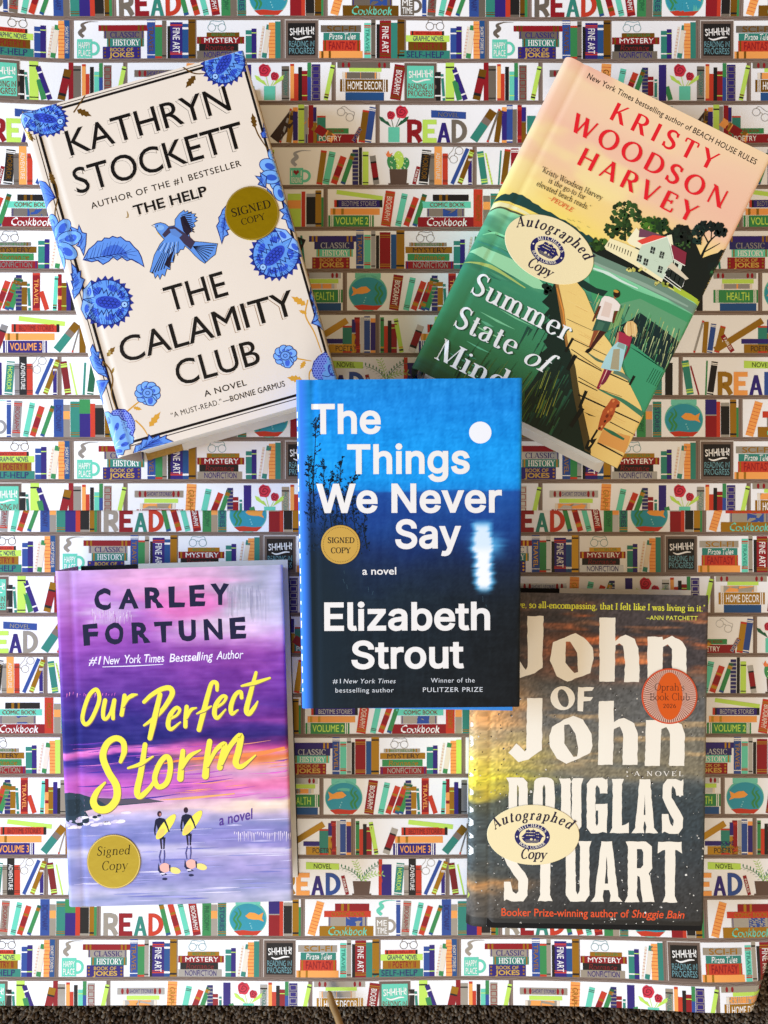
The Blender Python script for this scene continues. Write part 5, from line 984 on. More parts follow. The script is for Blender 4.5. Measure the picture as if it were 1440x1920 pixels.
def art_jetty():
    P = Print(); rnd = random.Random(12)
    for k in range(26):        # painted streaks on the water
        t = rnd.random(); x = 790 + 150 * t + rnd.uniform(0, 60); y = 690 - 270 * t + rnd.uniform(-5, 60); l = rnd.uniform(20, 80); c = rnd.choice(['5fae84', '7cc796', '347a5c', '4a9470', '92cf9a', '2f705a'])
        P.stroke([(x, y), (x + U2[0] * l * .5, y + U2[1] * l * .5 + 1), (x + U2[0] * l, y + U2[1] * l)], [.5, rnd.uniform(2, 6), .5], c, smooth=True)
    P.poly([(880, 470), (905, 462), (960, 486), (1000, 512), (1030, 545), (1000, 540), (940, 505)], '9ad6a4'); P.stroke([(870, 490), (920, 500), (985, 540)], [1, 7, 2], 'a9c06a', smooth=True); P.stroke([(895, 452), (940, 470), (990, 506)], [2, 5, 2], '3f8f7a', smooth=True)
    jag = [(918, 378), (930, 371), (940, 365), (947, 363.5), (955, 365), (961, 361), (967, 362), (972, 364), (979, 365), (987, 371), (993, 374), (999, 380), (1010, 385), (1016, 391), (1026, 396), (1033, 398), (1040, 403), (1050, 410), (1060, 413), (1070, 421), (1080, 426), (1086, 433), (1092, 435), (1099, 441), (1104, 440), (1112, 447), (1118, 455), (1116, 468), (1105, 465), (1090, 455), (1072, 441), (1050, 428), (1030, 414), (1010, 402), (985, 390), (955, 378), (935, 376)]
    P.poly(jag, '1d4540'); P.poly([(912, 392), (925, 379), (940, 379), (960, 384), (985, 396), (1000, 406), (985, 402), (960, 391), (938, 387)], 'e9e3ae'); P.stroke([(908, 398), (935, 389), (960, 396), (985, 406)], [1, 4, 3], '54553c', smooth=True); P.stroke([(915, 432), (945, 447)], 1.2, '23402f'); P.stroke([(905, 440), (930, 437), (960, 450)], [1, 5, 1], '86dca4', smooth=True)
    # bank and dark wood on the right
    P.poly([(1098, 462), (1112, 464), (1130, 466), (1165, 476), (1262, 432), (1268, 425), (1290, 422), (1300, 446), (1316, 484), (1332, 478), (1346, 474), (1352, 468), (1362, 470), (1368, 462), (1380, 468), (1392, 478), (1332, 600), (1312, 566), (1280, 552), (1255, 538), (1215, 520), (1160, 498), (1110, 478)], '131c19')
    P.poly([(1102, 468), (1120, 478), (1180, 504), (1240, 532), (1330, 586), (1322, 602), (1250, 560), (1180, 526), (1112, 492)], '6d8a76'); P.stroke([(1100, 486), (1140, 505), (1210, 535), (1290, 575)], [3, 6, 7, 3], '8da792', smooth=True)
    P.stroke([(1112, 503), (1140, 513), (1165, 527), (1196, 541)], [3, 6, 4, 2], 'cfe3d4', smooth=True); P.poly([(1262, 536), (1276, 541), (1296, 553), (1326, 574), (1322, 584), (1300, 566), (1276, 553), (1264, 546)], 'a9bd3a')
    P.poly([(1102, 505), (1130, 512), (1190, 544), (1250, 566), (1318, 600), (1300, 640), (1240, 610), (1180, 590), (1140, 590), (1110, 560)], '3f9460'); P.poly([(1080, 531), (1092, 524), (1118, 540), (1140, 546), (1131, 556), (1100, 545)], '15332b')
    P.poly([(1160, 570), (1200, 560), (1260, 590), (1310, 615), (1290, 655), (1230, 640), (1180, 620)], '5f9a6e'); P.poly([(1120, 590), (1150, 570), (1170, 580), (1160, 610), (1130, 625)], '7aa262')
    P.poly([(1160, 612), (1182, 600), (1200, 586), (1216, 598), (1236, 612), (1254, 626), (1272, 640), (1290, 656), (1262, 704), (1240, 690), (1200, 655), (1178, 645), (1150, 632)], '10292a')
    for k in range(190):        # reeds
        x = rnd.uniform(1120, 1300); y0 = 545 + (x - 1120) * .40 + rnd.uniform(0, 90); l = rnd.uniform(10, 34)
        P.stroke([(x, y0), (x - l * .34 + rnd.uniform(-3, 3), y0 + l)], [rnd.uniform(.8, 2.2), .3], rnd.choice(['86a860', 'a9b878', '4f9a62', '6fb27a', '35694a', '7f9a6a', 'c2c98c', '21483a']), up=(k % 12 == 0))
    P.poly([(1158, 640), (1186, 645), (1220, 672), (1258, 706), (1209, 790), (1180, 720)], '3c9468')
    for k in range(12): x = 1180 + k * 6; P.stroke([(x, 650 + k * 4), (x + 20, 662 + k * 4)], [.4, 1.3], rnd.choice(['2a7452', '55ac80']), up=False)
    for k in range(9): P.stroke([(1226 + k * 4, 690 + k * 2), (1212 + k * 4, 716 + k * 2)], .9, '15342a', up=False)
    P.up(1)
    def clump(cx, cy, rx, ry, n, cols, r=(2.5, 6)):
        for k in range(n):
            a = rnd.uniform(0, 6.28); q = rnd.random() ** .6; x = cx + rx * q * math.cos(a); y = cy + ry * q * math.sin(a); s = rnd.uniform(*r)
            P.poly([(x + s * rnd.uniform(.6, 1.2) * math.cos(j), y + s * rnd.uniform(.6, 1.2) * math.sin(j)) for j in np.linspace(0, 5.4, 7)], rnd.choice(cols), up=(k % 4 == 0))
        P.up(1)
    P.stroke([(1172, 452), (1172, 425)], 4, '22301a'); clump(1174, 402, 28, 24, 80, ['213a1c', '2c4a22', '1a2f1a', '36582a']); clump(1160, 430, 26, 18, 50, ['213a1c', '2c4a22', '1a2f1a']); clump(1174, 398, 22, 18, 9, ['e9d98a'], (1, 2.2))
    clump(1122, 458, 16, 9, 30, ['30511f', '426a28', '1f3a1a']); clump(1222, 421, 22, 15, 60, ['3f6a22', '4f7c2a', '2a4f1e']); clump(1238, 425, 16, 16, 50, ['20401c', '1a3420']); clump(1272, 444, 26, 20, 90, ['121d1a', '18281f', '0f1816']); clump(1278, 460, 18, 12, 16, ['3a5a2c'], (1.5, 3))
    P.stroke([(1314, 484), (1322, 466), (1331, 452), (1344, 440), (1356, 432)], [5, 4, 3, 2, 1], '0f1a1a', smooth=True); P.stroke([(1318, 474), (1336, 464), (1350, 456)], [2, 2, 1], '0f1a1a'); P.stroke([(1328, 456), (1320, 440), (1312, 434)], [3, 2, 1], '0f1a1a'); P.stroke([(1333, 450), (1334, 434)], 2, '0f1a1a')
    clump(1330, 424, 24, 8, 60, ['10201f', '0e1a1a']); clump(1350, 436, 10, 8, 26, ['10201f']); clump(1309, 436, 11, 10, 26, ['10201f', '18302a']); clump(1309, 452, 7, 6, 10, ['16302a']); clump(1372, 470, 12, 7, 24, ['101c1c']); clump(1344, 520, 12, 20, 26, ['1f4a2c', '2f6a3a', '16301f']); clump(1345, 500, 20, 10, 20, ['131f1d'])
    # house
    P.poly([(1175, 452), (1193, 427), (1199, 434), (1236, 446), (1206, 470), (1180, 458)], 'f3ebc4'); P.poly([(1199, 428), (1240, 441), (1232, 446), (1197, 445)], '6e4355'); P.poly([(1133, 463), (1144, 447), (1171, 457), (1200, 470), (1197, 490), (1243, 522), (1241, 530), (1187, 496), (1137, 469)], 'f1e6b6')
    for k in range(9): x = 1142 + k * 5.2; P.stroke([(x, 455 + k * 2.1), (x - 2.4, 463 + k * 2.3)], [1.8, 1.2], 'a8743c' if k % 3 else '5f5434', up=False)
    P.up(1)
    P.poly([(1205, 459), (1251, 443), (1262, 490), (1243, 524), (1193, 490), (1199, 468)], 'c6d6bc'); P.poly([(1194, 452), (1224, 441), (1252, 444), (1204, 459)], 'df4a3c'); P.stroke([(1204, 459.5), (1251, 444)], 1.6, 'f4efdc'); P.poly([(1250, 442), (1259, 440), (1262, 462), (1257, 462)], 'f3ebc4')
    P.stroke([(1251, 444), (1257, 462), (1263, 488)], 1.6, 'f4efdc'); P.poly([(1258, 458), (1287, 474), (1284, 498), (1263, 486)], '82283a'); P.stroke([(1263, 486.5), (1284, 498.5)], 1.6, 'f4efdc'); P.poly([(1263, 488), (1279, 497), (1276, 508), (1264, 502)], 'd3dcc4'); P.poly([(1265, 492), (1272, 496), (1270, 503), (1264, 500)], '1c2320')
    P.poly([(1250, 502), (1260, 492), (1291, 523), (1279, 527)], 'd9cbae'); P.poly([(1246, 512), (1253, 502), (1284, 524), (1277, 542)], '1f2825')
    for k in range(5): x = 1248 + k * 8; P.stroke([(x + 3, 503 + k * 5.4), (x - 1, 516 + k * 5.6)], 1.4, 'eceadc', up=False)
    P.up(1); P.stroke([(1243, 515), (1277, 540)], 1.4, 'eceadc'); P.stroke([(1243, 521), (1276, 545)], 1.4, 'eceadc')
    for x, y in ((1224, 470), (1241, 479), (1199, 485), (1211, 492), (1238, 506)): P.poly([(x - 3, y - 8), (x + 5, y - 5), (x + 2, y + 7), (x - 6, y + 4)], '1d2624'); P.stroke([(x - 5, y - 1), (x + 4, y + 2)], .8, 'b8c4b0'); P.stroke([(x + 1, y - 7), (x - 2, y + 6)], .8, 'b8c4b0')
    clump(1190, 506, 24, 5, 14, ['b9b658', 'd8cf7a'], (2, 4)); clump(1240, 534, 16, 5, 12, ['c9c26a', '8a9a3a'], (2, 4))
    # jetty, its dark flank and the reeds below
    P.poly([(1040, 528), (1033, 545), (1026, 556), (1016, 566), (1030, 578), (1020, 590), (1032, 600), (1014, 612), (1030, 630), (1018, 640), (1026, 652), (1008, 668), (1014, 690), (1000, 712), (984, 735), (984, 800), (1112, 864), (1110, 838), (1098, 790), (1086, 735), (1078, 684), (1066, 650), (1056, 596), (1046, 535)], '122720')
    for k in range(70):
        x = rnd.uniform(985, 1080); y = rnd.uniform(590, 815); l = rnd.uniform(15, 50)
        if x < 1040 + (y - 600) * .25: P.stroke([(x, y), (x - l * .45, y + l * .85)], [rnd.uniform(1, 6), .5], rnd.choice(['1d4a3c', '0c1a16', '24573f', '163a30', '2e5a3a', '0f241c']), up=(k % 6 == 0))
    for k in range(24): x = rnd.uniform(985, 1040); y = rnd.uniform(720, 790); P.stroke([(x + 12, y - 26), (x, y + 8)], [.6, 1.6], rnd.choice(['6f7f2e', '3f5a24', '8a9440', '15301c']), up=(k % 8 == 0))
    clump(1026, 544, 12, 9, 18, ['0f241f', '122c24'], (3, 6))
    P.poly([(1040, 526), (1080, 528), (1096, 547), (1113, 587), (1129, 624), (1144, 644), (1163, 682), (1176, 712), (1201, 762), (1210, 792), (1160, 884), (1108, 858), (1104, 820), (1094, 781), (1084, 729), (1077, 684), (1066, 648), (1056, 598)], 'e9c878')
    P.poly([(1040, 526), (1046, 528), (1058, 582), (1064, 640), (1068, 655), (1061, 650), (1052, 600)], '9a6a34'); P.stroke([(1044, 540), (1056, 585), (1060, 630)], [2, 3, 1], 'd98c3c'); P.poly([(1072, 660), (1079, 690), (1086, 735), (1097, 786), (1106, 826), (1108, 850), (1096, 845), (1085, 790), (1074, 735), (1068, 690)], '4a3f22')
    for k in range(40):
        t = rnd.random(); y = 545 + 300 * t; x0 = 1050 + 52 * t; l = rnd.uniform(15, 60); x = x0 + rnd.uniform(4, 25 + 40 * t)
        P.stroke([(x, y), (x + l * .88, y + l * .44)], [.5, rnd.uniform(.8, 2.4), .4], rnd.choice(['f2d890', 'd9a860', 'e0b468', 'c98e4a', 'f0d080']), up=(k % 8 == 0))
    for a, b, w in (((1073, 636), (1138, 667), 1.8), ((1071, 655), (1127, 693), 1.6), ((1078, 669), (1128, 696), 2.6), ((1143, 701), (1178, 717), 2.6), ((1084, 707), (1121, 728), 1.6), ((1084, 715), (1120, 733), 2.2), ((1084, 740), (1205, 796), 3.2), ((1143, 791), (1191, 816), 1.8), ((1120, 830), (1172, 858), 3.4), ((1062, 598), (1115, 622), 1.0), ((1121, 729), (1166, 744), 1.0)): P.stroke([a, b], [w, w * .7], '17170f')
    P.poly([(1094, 772), (1118, 782), (1104, 779)], '17170f'); P.poly([(1130, 806), (1182, 818), (1172, 850), (1120, 829)], 'd99a50')
    for a, b, w in (((1074, 634), (1060, 660), 5), ((1079, 666), (1064, 694), 8), ((1099, 733), (1086, 765), 6.5), ((1092, 765), (1070, 800), 9), ((1189, 705), (1180, 722), 5), ((1120, 806), (1098, 842), 4)): P.stroke([a, b], [w, w * .8], '0f1512')
    P.poly([(1102, 826), (1119, 822), (1112, 834), (1104, 846), (1096, 840)], '0f1512'); P.poly([(1106, 828), (1109, 832), (1103, 838)], 'e9c878')
    for p, w, c in (([(1102, 662), (1120, 675), (1138, 681)], [2, 5, 3], '4f6a52'), ([(1150, 697), (1166, 703), (1180, 713)], [7, 8, 4], '5c7a66'), ([(1122, 730), (1145, 741), (1168, 752), (1207, 779)], [2, 4, 7, 10], '3c7a5a'), ([(1130, 802), (1148, 812), (1170, 824)], [3, 7, 4], '2d6a4a')): P.stroke(p, w, c, smooth=True)
    # two people and a dog
    SK = '64301f'; P.stroke([(1128, 566), (1118, 588), (1111, 603)], [5, 5, 3], SK, smooth=True); P.stroke([(1157, 580), (1152, 592), (1149, 606)], [5, 5, 3], SK)
    P.poly([(1114, 617), (1123, 620), (1112, 640), (1108, 652), (1104, 650)], '8e4a2c'); P.poly([(1124, 620), (1137, 622), (1120, 642), (1110, 655), (1107, 650)], '3f1c1a'); P.poly([(1108, 651), (1110, 656), (1102, 663), (1096, 660), (1100, 655)], '120e10')
    P.poly([(1133, 555), (1141, 556), (1150, 559), (1157, 565), (1163, 572), (1160, 583), (1151, 583), (1147, 604), (1118, 599), (1124, 582), (1127, 574), (1123, 574), (1128, 560)], 'e9ddd2'); P.poly([(1134, 565), (1148, 570), (1142, 596), (1126, 592)], 'dcc6b6'); P.poly([(1118, 598), (1145, 604), (1138, 623), (1125, 620), (1110, 620)], '2c5646'); P.poly([(1122, 602), (1134, 606), (1128, 620), (1116, 618)], '3f6a54')
    P.poly([(1150, 552), (1155, 548), (1157, 558), (1151, 561)], 'a8623c'); P.ell(1156, 551, 6.5, 7.5, '241712'); P.ell(1155, 546.5, 5, 2.6, 'c9923c', ang=.3)
    P.poly([(1134, 689), (1144, 692), (1130, 716), (1123, 731), (1118, 728)], '8e2438'); P.stroke([(1138, 694), (1124, 726)], [1.5, .8], 'f0c0b0'); P.poly([(1142, 692), (1148, 694), (1136, 716), (1130, 722), (1126, 720)], '74203a')
    P.stroke([(1160, 624), (1154, 648)], [5, 4], 'c08466'); P.stroke([(1182, 634), (1177, 656), (1166, 678)], [5, 4.5, 3], '762436', smooth=True); P.poly([(1160, 621), (1173, 626), (1185, 632), (1179, 650), (1159, 644)], 'a22c44'); P.poly([(1158, 641), (1174, 647), (1169, 672), (1163, 696), (1146, 695), (1126, 690), (1136, 668), (1146, 652)], 'a6cfd0'); P.poly([(1150, 655), (1162, 654), (1160, 694), (1144, 692)], 'a59c7c'); P.poly([(1160, 642), (1172, 647), (1170, 656), (1156, 650)], '8aa89c')
    P.poly([(1174, 606), (1184, 605), (1191, 612), (1192, 624), (1188, 632), (1182, 628), (1172, 624), (1169, 616)], 'd8b47c'); P.stroke([(1178, 608), (1180, 626)], 2, '9a6838'); P.stroke([(1185, 608), (1187, 628)], 2, 'efdcae')
    P.poly([(1146, 748), (1154, 747), (1162, 754), (1161, 763), (1154, 765), (1152, 774), (1145, 788), (1137, 794), (1128, 808), (1120, 806), (1124, 788), (1130, 770), (1138, 760)], 'b0522a')
    for x, y, r, c in ((1158, 761, 3.5, '5a2416'), (1146, 768, 4, 'd0743a'), (1138, 780, 4, '7a3018'), (1134, 790, 3, '4a1c14'), (1150, 752, 3, 'd98246'), (1128, 800, 2.6, 'e0a060'), (1140, 772, 2.5, 'e08a4a'), (1124, 803, 3, '5a2416'), (1146, 780, 3, '8e3c1e')): P.ell(x, y, r, r * .7, c, ang=-1, n=9)
    # olive grass in the lower left
    for k in range(46):
        x = rnd.uniform(850, 985); y = 706 + (x - 850) * .52 + rnd.uniform(-12, 18); l = rnd.uniform(20, 70); P.stroke([(x, y), (x + l * .3, y - l * .55), (x + l * .62, y - l)], [1.8, 1.2, .3], rnd.choice(['4c6a2a', '6f7c36', '2a4a24', '173a22', '0f241a']), smooth=True, up=(k % 8 == 0))
    for k in range(60):
        t = rnd.random(); x = 1000 + 320 * t; y = 395 + 90 * t * t + rnd.uniform(4, 26); s = rnd.uniform(2, 5)
        if x < 1110: P.stroke([(x - s, y + 6), (x + s, y + 8 + s * .5)], [.4, 1.6, .4], rnd.choice(['2a5a4e', '17372f', '356a58']), up=(k % 10 == 0))
    for k in range(26): x = rnd.uniform(1205, 1256); y = 468 + rnd.uniform(0, 40); P.stroke([(x, y), (x + 8, y + 3.5)], [.3, 1, .3], rnd.choice(['b6c8ae', 'd3e0c8']), up=(k % 13 == 0)) if abs(x - 1232) < 20 else None
    P.up(1); P.poly([(1171, 612), (1176, 603), (1186, 602), (1193, 609), (1195, 622), (1191, 634), (1187, 626), (1180, 631), (1174, 628), (1169, 620)], 'dcb878'); P.stroke([(1175, 606), (1174, 626)], [1, 2.4, 1], 'f2e0b0'); P.stroke([(1182, 604), (1184, 630)], [1, 1.8, .6], 'a06c38'); P.stroke([(1189, 608), (1191, 630)], [1, 2.2, .6], 'f0dca6')
    # lettering
    P.text('New York Times bestselling author of BEACH HOUSE RULES', (1100, 146), (1416, 309), 10.5, '1c1512', bold=.011, track=1.06)
    for t, a, b, c in (('KRISTY', (1140, 222), (1336, 321), 35), ('WOODSON', (1066, 243), (1354, 393), 35), ('HARVEY', (1079, 307), (1296, 419), 35)): P.serif(t, a, b, c, 'e3202c', thick=17, thin=8, ser=0, track=26)
    for t, a, b in (('\u201cKristy Woodson Harvey', (1013, 321), (1127, 376)), ('is the go-to for', (1027, 342), (1095, 375)), ('elevated beach reads.\u201d', (1005, 348), (1104, 395))): P.serif(t, a, b, 10.5, '191310', thick=12, thin=6, ser=6, track=7)
    P.serif('\u2013PEOPLE', (1026, 373), (1071, 398), 8.5, 'd8492a', thick=13, thin=7, ser=6, slant=.2)
    for dx, c in ((1.8, '1d4a36'), (0, 'eef0ee')):
        for t, a, b, cc, sl in (('Summer', (880, 548), (1062, 641), 42, 0), ('State', (848, 610), (961, 667), 42, 0), ('of', (978, 678), (1019, 699), 38, .28), ('Mind', (813, 671), (941, 736), 42, 0)):
            P.serif(t, (a[0] + dx, a[1] + dx), (b[0] + dx, b[1] + dx), cc, c, thick=14.5, thin=3.6, ser=8, slant=sl, track=9)
    return P
# ---------------------------------------------------------------- blue book with the moon (centre)
def moon_bg(px, py, x, y):
    hz = 922 - (px - 560) * .008; n = fbm(px / 6, py / 34, 4, 3); m = fbm(px / 34, py / 5, 9, 3); w = fbm(px / 2.6, py / 2.6, 15, 2); tone = (n - .5) * 30 + (m - .5) * 22 + (w - .5) * 26
    up = ramp(py, [(708, '1583d0'), (760, '1085d8'), (840, '0c93e4'), (900, '0e92e2'), (925, '1480d0')])
    dn = ramp(py + (fbm(px / 70, py / 40, 6) - .5) * 40, [(920, '1c56a4'), (950, '174a92'), (990, '123a7a'), (1030, '102c5e'), (1070, '132848'), (1120, '132636'), (1200, '12212c'), (1330, '111b22')])
    rt = sst(690, 1000, px); dn = mixc(dn, np.array(hx('0f1317')), rt * sst(1010, 1160, py) * .7); dn = mixc(dn, np.array(hx('123a86')), sst(.45, .7, fbm(px / 60, py / 60, 31)) * sst(1040, 960, py) * .5)
    c = mixc(up, dn, sst(-2, 2, py - hz + (m - .5) * 5)) + tone[:, None] * np.where(py < hz, 1.0, .45)[:, None]
    # reeds turn the lower left almost black
    c = mixc(c, np.array(hx('122430')), sst(700, 600, px) * sst(940, 1060, py) * .9)
    # light of the moon on the water
    ed = (fbm(px / 50, py / 3.6, 23, 3) - .5) * 15; cx = 904 + (py - 980) * .03; hw = 15 + 5 * np.exp(-((py - 1024) / 16.0) ** 2) - 6 * sst(1085, 1112, py); g = np.abs(px - cx) + ed
    gl = np.exp(-((py - 1022) / 20.0) ** 2) * sst(46, 8, np.abs(px - cx - 8) + ed * 1.2)
    c = mixc(c, np.array(hx('58b6e8')), np.maximum(sst(hw + 9, hw - 2, g) * sst(970, 986, py) * sst(1118, 1100, py), gl) * .85)
    c = mixc(c, np.array(hx('edf1f8')), sst(hw + 1, hw - 6, g) * sst(976, 992, py) * sst(1112, 1096, py) * (.82 + .18 * sst(1020, 1040, py)))
    return mixc(c, np.array(hx('3a7de6')), sst(.0062, .0056, x))
def art_moon():
    P = Print(); rnd = random.Random(5); W = 'e6e3df'
    def reed(pts, n, ln, col):
        p, _ = crom(pts, np.ones(len(pts))); P.stroke(p, [.8, 2.2], col, up=False)
        for k in range(n):
            t = rnd.random(); q = p[int(t * (len(p) - 1))]; a = rnd.uniform(-2.7, -.4); l = ln * rnd.uniform(.5, 1.1) * (.6 + .4 * t); e = (q[0] + math.cos(a) * l, q[1] + math.sin(a) * l)
            P.stroke([q, e], [.9, .4], col, up=False)
            for j in range(5):
                f = rnd.uniform(.3, 1); b = (q[0] + (e[0] - q[0]) * f, q[1] + (e[1] - q[1]) * f); g = a + rnd.uniform(-1.2, 1.2); s = rnd.uniform(2.2, 4.6)
                P.poly([b, (b[0] + math.cos(g) * s * .5 - math.sin(g) * 1.1, b[1] + math.sin(g) * s * .5 + math.cos(g) * 1.1), (b[0] + math.cos(g) * s, b[1] + math.sin(g) * s), (b[0] + math.cos(g) * s * .5 + math.sin(g) * 1.1, b[1] + math.sin(g) * s * .5 - math.cos(g) * 1.1)], col, up=False)
    D = '0c2238'
    for pts, n, l in (([(593, 786), (592, 812), (590, 850), (587, 900), (590, 980)], 46, 18), ([(608, 862), (607, 900), (610, 960), (606, 1010)], 30, 14), ([(641, 862), (637, 900), (640, 950), (644, 1010)], 40, 18), ([(676, 888), (656, 910), (646, 940), (650, 1000)], 26, 14), ([(622, 892), (616, 930), (622, 990)], 24, 12), ([(660, 925), (662, 960), (668, 1010)], 24, 15), ([(578, 860), (580, 910), (584, 980)], 26, 14), ([(690, 955), (682, 985), (688, 1030)], 18, 13), ([(632, 940), (630, 980), (628, 1010)], 24, 14)):
        P.up(.5); reed(pts, n, l, rnd.choice([D, '0e2840', '0a1c2c']))
    for k in range(420):
        t = rnd.random() ** .7; x = 575 + rnd.random() * (80 + 40 * t); y = 880 + 160 * t; a = rnd.uniform(-2.6, -.5); s = rnd.uniform(2.5, 6)
        P.stroke([(x, y), (x + math.cos(a) * s, y + math.sin(a) * s)], [1.6, .3], rnd.choice([D, '0a1a26', '123a66', '0e2e52', '0b1f30']), up=(k % 40 == 0))
    P.up(1); P.ell(900.5, 811, 21, 20.5, 'e8eaee', n=40)
    for t, a, b, c in (('The', (584, 812), (714, 811), 54.5), ('Things', (651, 887), (881, 886), 54), ('We Never', (593, 960), (941, 959), 53), ('Say', (741, 1027), (865, 1026), 53), ('Elizabeth', (608, 1181), (919, 1179.5), 51.5), ('Strout', (659, 1252.5), (870, 1251), 51)): P.glyphs(t, a, b, c, W, grow=21)
    P.text('a novel', (679.5, 1077.5), (743, 1077), 13.5, W, bold=.012)
    for t, a, b in (('#1', (624, 1281.5), (639, 1281.3)), ('bestselling author', (629, 1298.5), (738, 1298)), ('Winner of the', (808, 1280), (890, 1279.5)), ('PULITZER PRIZE', (793, 1297.5), (905, 1297))): P.text(t, a, b, 8.6, 'd4d8dc', bold=-.003, track=1.12)
    P.text('New York Times', (644, 1281.3), (741, 1281), 8.6, 'd4d8dc', bold=-.003, slant=.2, track=1.1)
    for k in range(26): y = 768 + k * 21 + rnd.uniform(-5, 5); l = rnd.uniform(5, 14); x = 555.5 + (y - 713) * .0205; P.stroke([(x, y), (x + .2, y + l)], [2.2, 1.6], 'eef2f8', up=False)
    P.up(1)
    for x, y in ((690, 1100), (700, 1108), (645, 1070), (643, 1085), (650, 1096), (905, 1118), (911, 1134)): P.stroke([(x, y), (x + rnd.uniform(-3, 3), y + rnd.uniform(4, 12))], [.4, .9, .3], '4a6a7a')
    return P
# ---------------------------------------------------------------- purple sunset book with two surfers (lower left)
def surf_bg(px, py, x, y):
    s = py + (px - 330) * .035; u = x / FR4.W
    n = fbm(px / 120, py / 16, 3, 4); n2 = fbm(px / 60, py / 5, 7, 3); q = s + (n - .5) * 26
    L = ramp(q, [(1060, 'c9a2dc'), (1090, 'c48fd8'), (1130, 'b873cc'), (1170, 'b060c4'), (1210, '9a4cba'), (1250, '7e3fac'), (1290, '6a38a2'), (1320, '4b3198'), (1350, '39308e'), (1385, '2c2d84'), (1398, '3a2f8c'), (1402, 'e877cc'), (1411, 'e06cc6'), (1415, '3b2f94'), (1432, '4a359e'), (1446, 'a24fbe'), (1462, 'd063c8'), (1478, 'c95cc4'), (1490, 'c070c4'), (1505, 'd8a0c8'), (1518, 'e2bcc8'), (1532, 'b9b0da'), (1550, '8f92d2'), (1580, '8488cc'), (1592, 'cfc6e4'), (1604, 'b4b0de'), (1620, '8d8ecc'), (1650, '8a8cc8'), (1668, 'c4bfde'), (1680, '9a9fcc'), (1705, 'a6abce')])
    Rr = ramp(q, [(1060, 'b9b3c4'), (1100, 'b2adc0'), (1140, 'c4bccd'), (1180, 'd9c4da'), (1200, 'd8a0d4'), (1225, '9a48a6'), (1260, '8a3ea6'), (1300, '7a3aa2'), (1330, '5e3096'), (1350, '8a3a9c'), (1366, '4a2c8c'), (1385, '3a2a80'), (1395, '7a2f80'), (1404, 'd04a94'), (1412, 'f08a90'), (1420, 'f58048'), (1430, 'f29a6a'), (1442, 'eea2b0'), (1456, 'd8a4c6'), (1470, 'f07eb0'), (1484, 'ee78b4'), (1498, 'd890c4'), (1504, 'f6dcc8'), (1518, 'f4d8c4'), (1530, 'c8b4d4'), (1545, '8a8cc4'), (1570, '8f88cc'), (1590, '9a90d0'), (1598, 'd9cfe6'), (1608, 'b6a8d8'), (1640, '9a92cc'), (1672, '9498c6'), (1682, 'c0bcda'), (1705, 'a9aabf')])
    c = mixc(L, Rr, sst(.30, .85, u + (fbm(px / 80, py / 30, 12) - .5) * .35))
    c = mixc(c, np.array(hx('f06cbc')), sst(95, 20, np.hypot((px - 345) * .8, (py - 1135) * 1.5) + (n - .5) * 90) * .8); c = mixc(c, np.array(hx('f0a8d2')), sst(110, 30, np.hypot((px - 310) * .6, (py - 1080) * 2.2) + (n - .5) * 80) * .7)
    c = mixc(c, np.array(hx('dcc4e6')), sst(46, 14, np.hypot((px - 205) * .7, (py - 1150) * 1.5) + (n2 - .5) * 40) * .65); c = mixc(c, np.array(hx('e8c2e0')), sst(70, 20, np.hypot((px - 420) * .55, (py - 1175) * 2.4) + (n - .5) * 50) * .7)
    dr = sst(.55, .8, vn(px / 2.2, py / 90, 55)); c = mixc(c, np.array(hx('9a98b0')), dr * sst(1090, 1110, py) * sst(1165 + 30 * vn(px / 3, px * 0, 5), 1130, py) * sst(405, 425, px) * sst(520, 490, px) * .35)
    br = fbm(px / 26 + py / 60, py / 14 - px / 90, 83, 4); c = (c - c.mean(1, keepdims=True)) * .90 + (c.mean(1, keepdims=True) - 128) * 1.06 + 119 + ((br - .5) * 44)[:, None] * np.array([1.0, .75, .9])
    c = c + ((n2 - .5) * 20)[:, None] + ((fbm(px / 40, py / 2.5, 71, 2) - .5) * 16)[:, None]
    return c
def brush(P, pts, w, col='f0e24c', closed=False):
    sh = '8a6a5a' if col == 'f0e24c' else None
    if sh: P.stroke([(a + 1.2, b + 1.4) for a, b in pts], w, sh, smooth=True, closed=closed, cap=not closed)
    P.stroke(pts, w, col, smooth=True, closed=closed, cap=not closed)
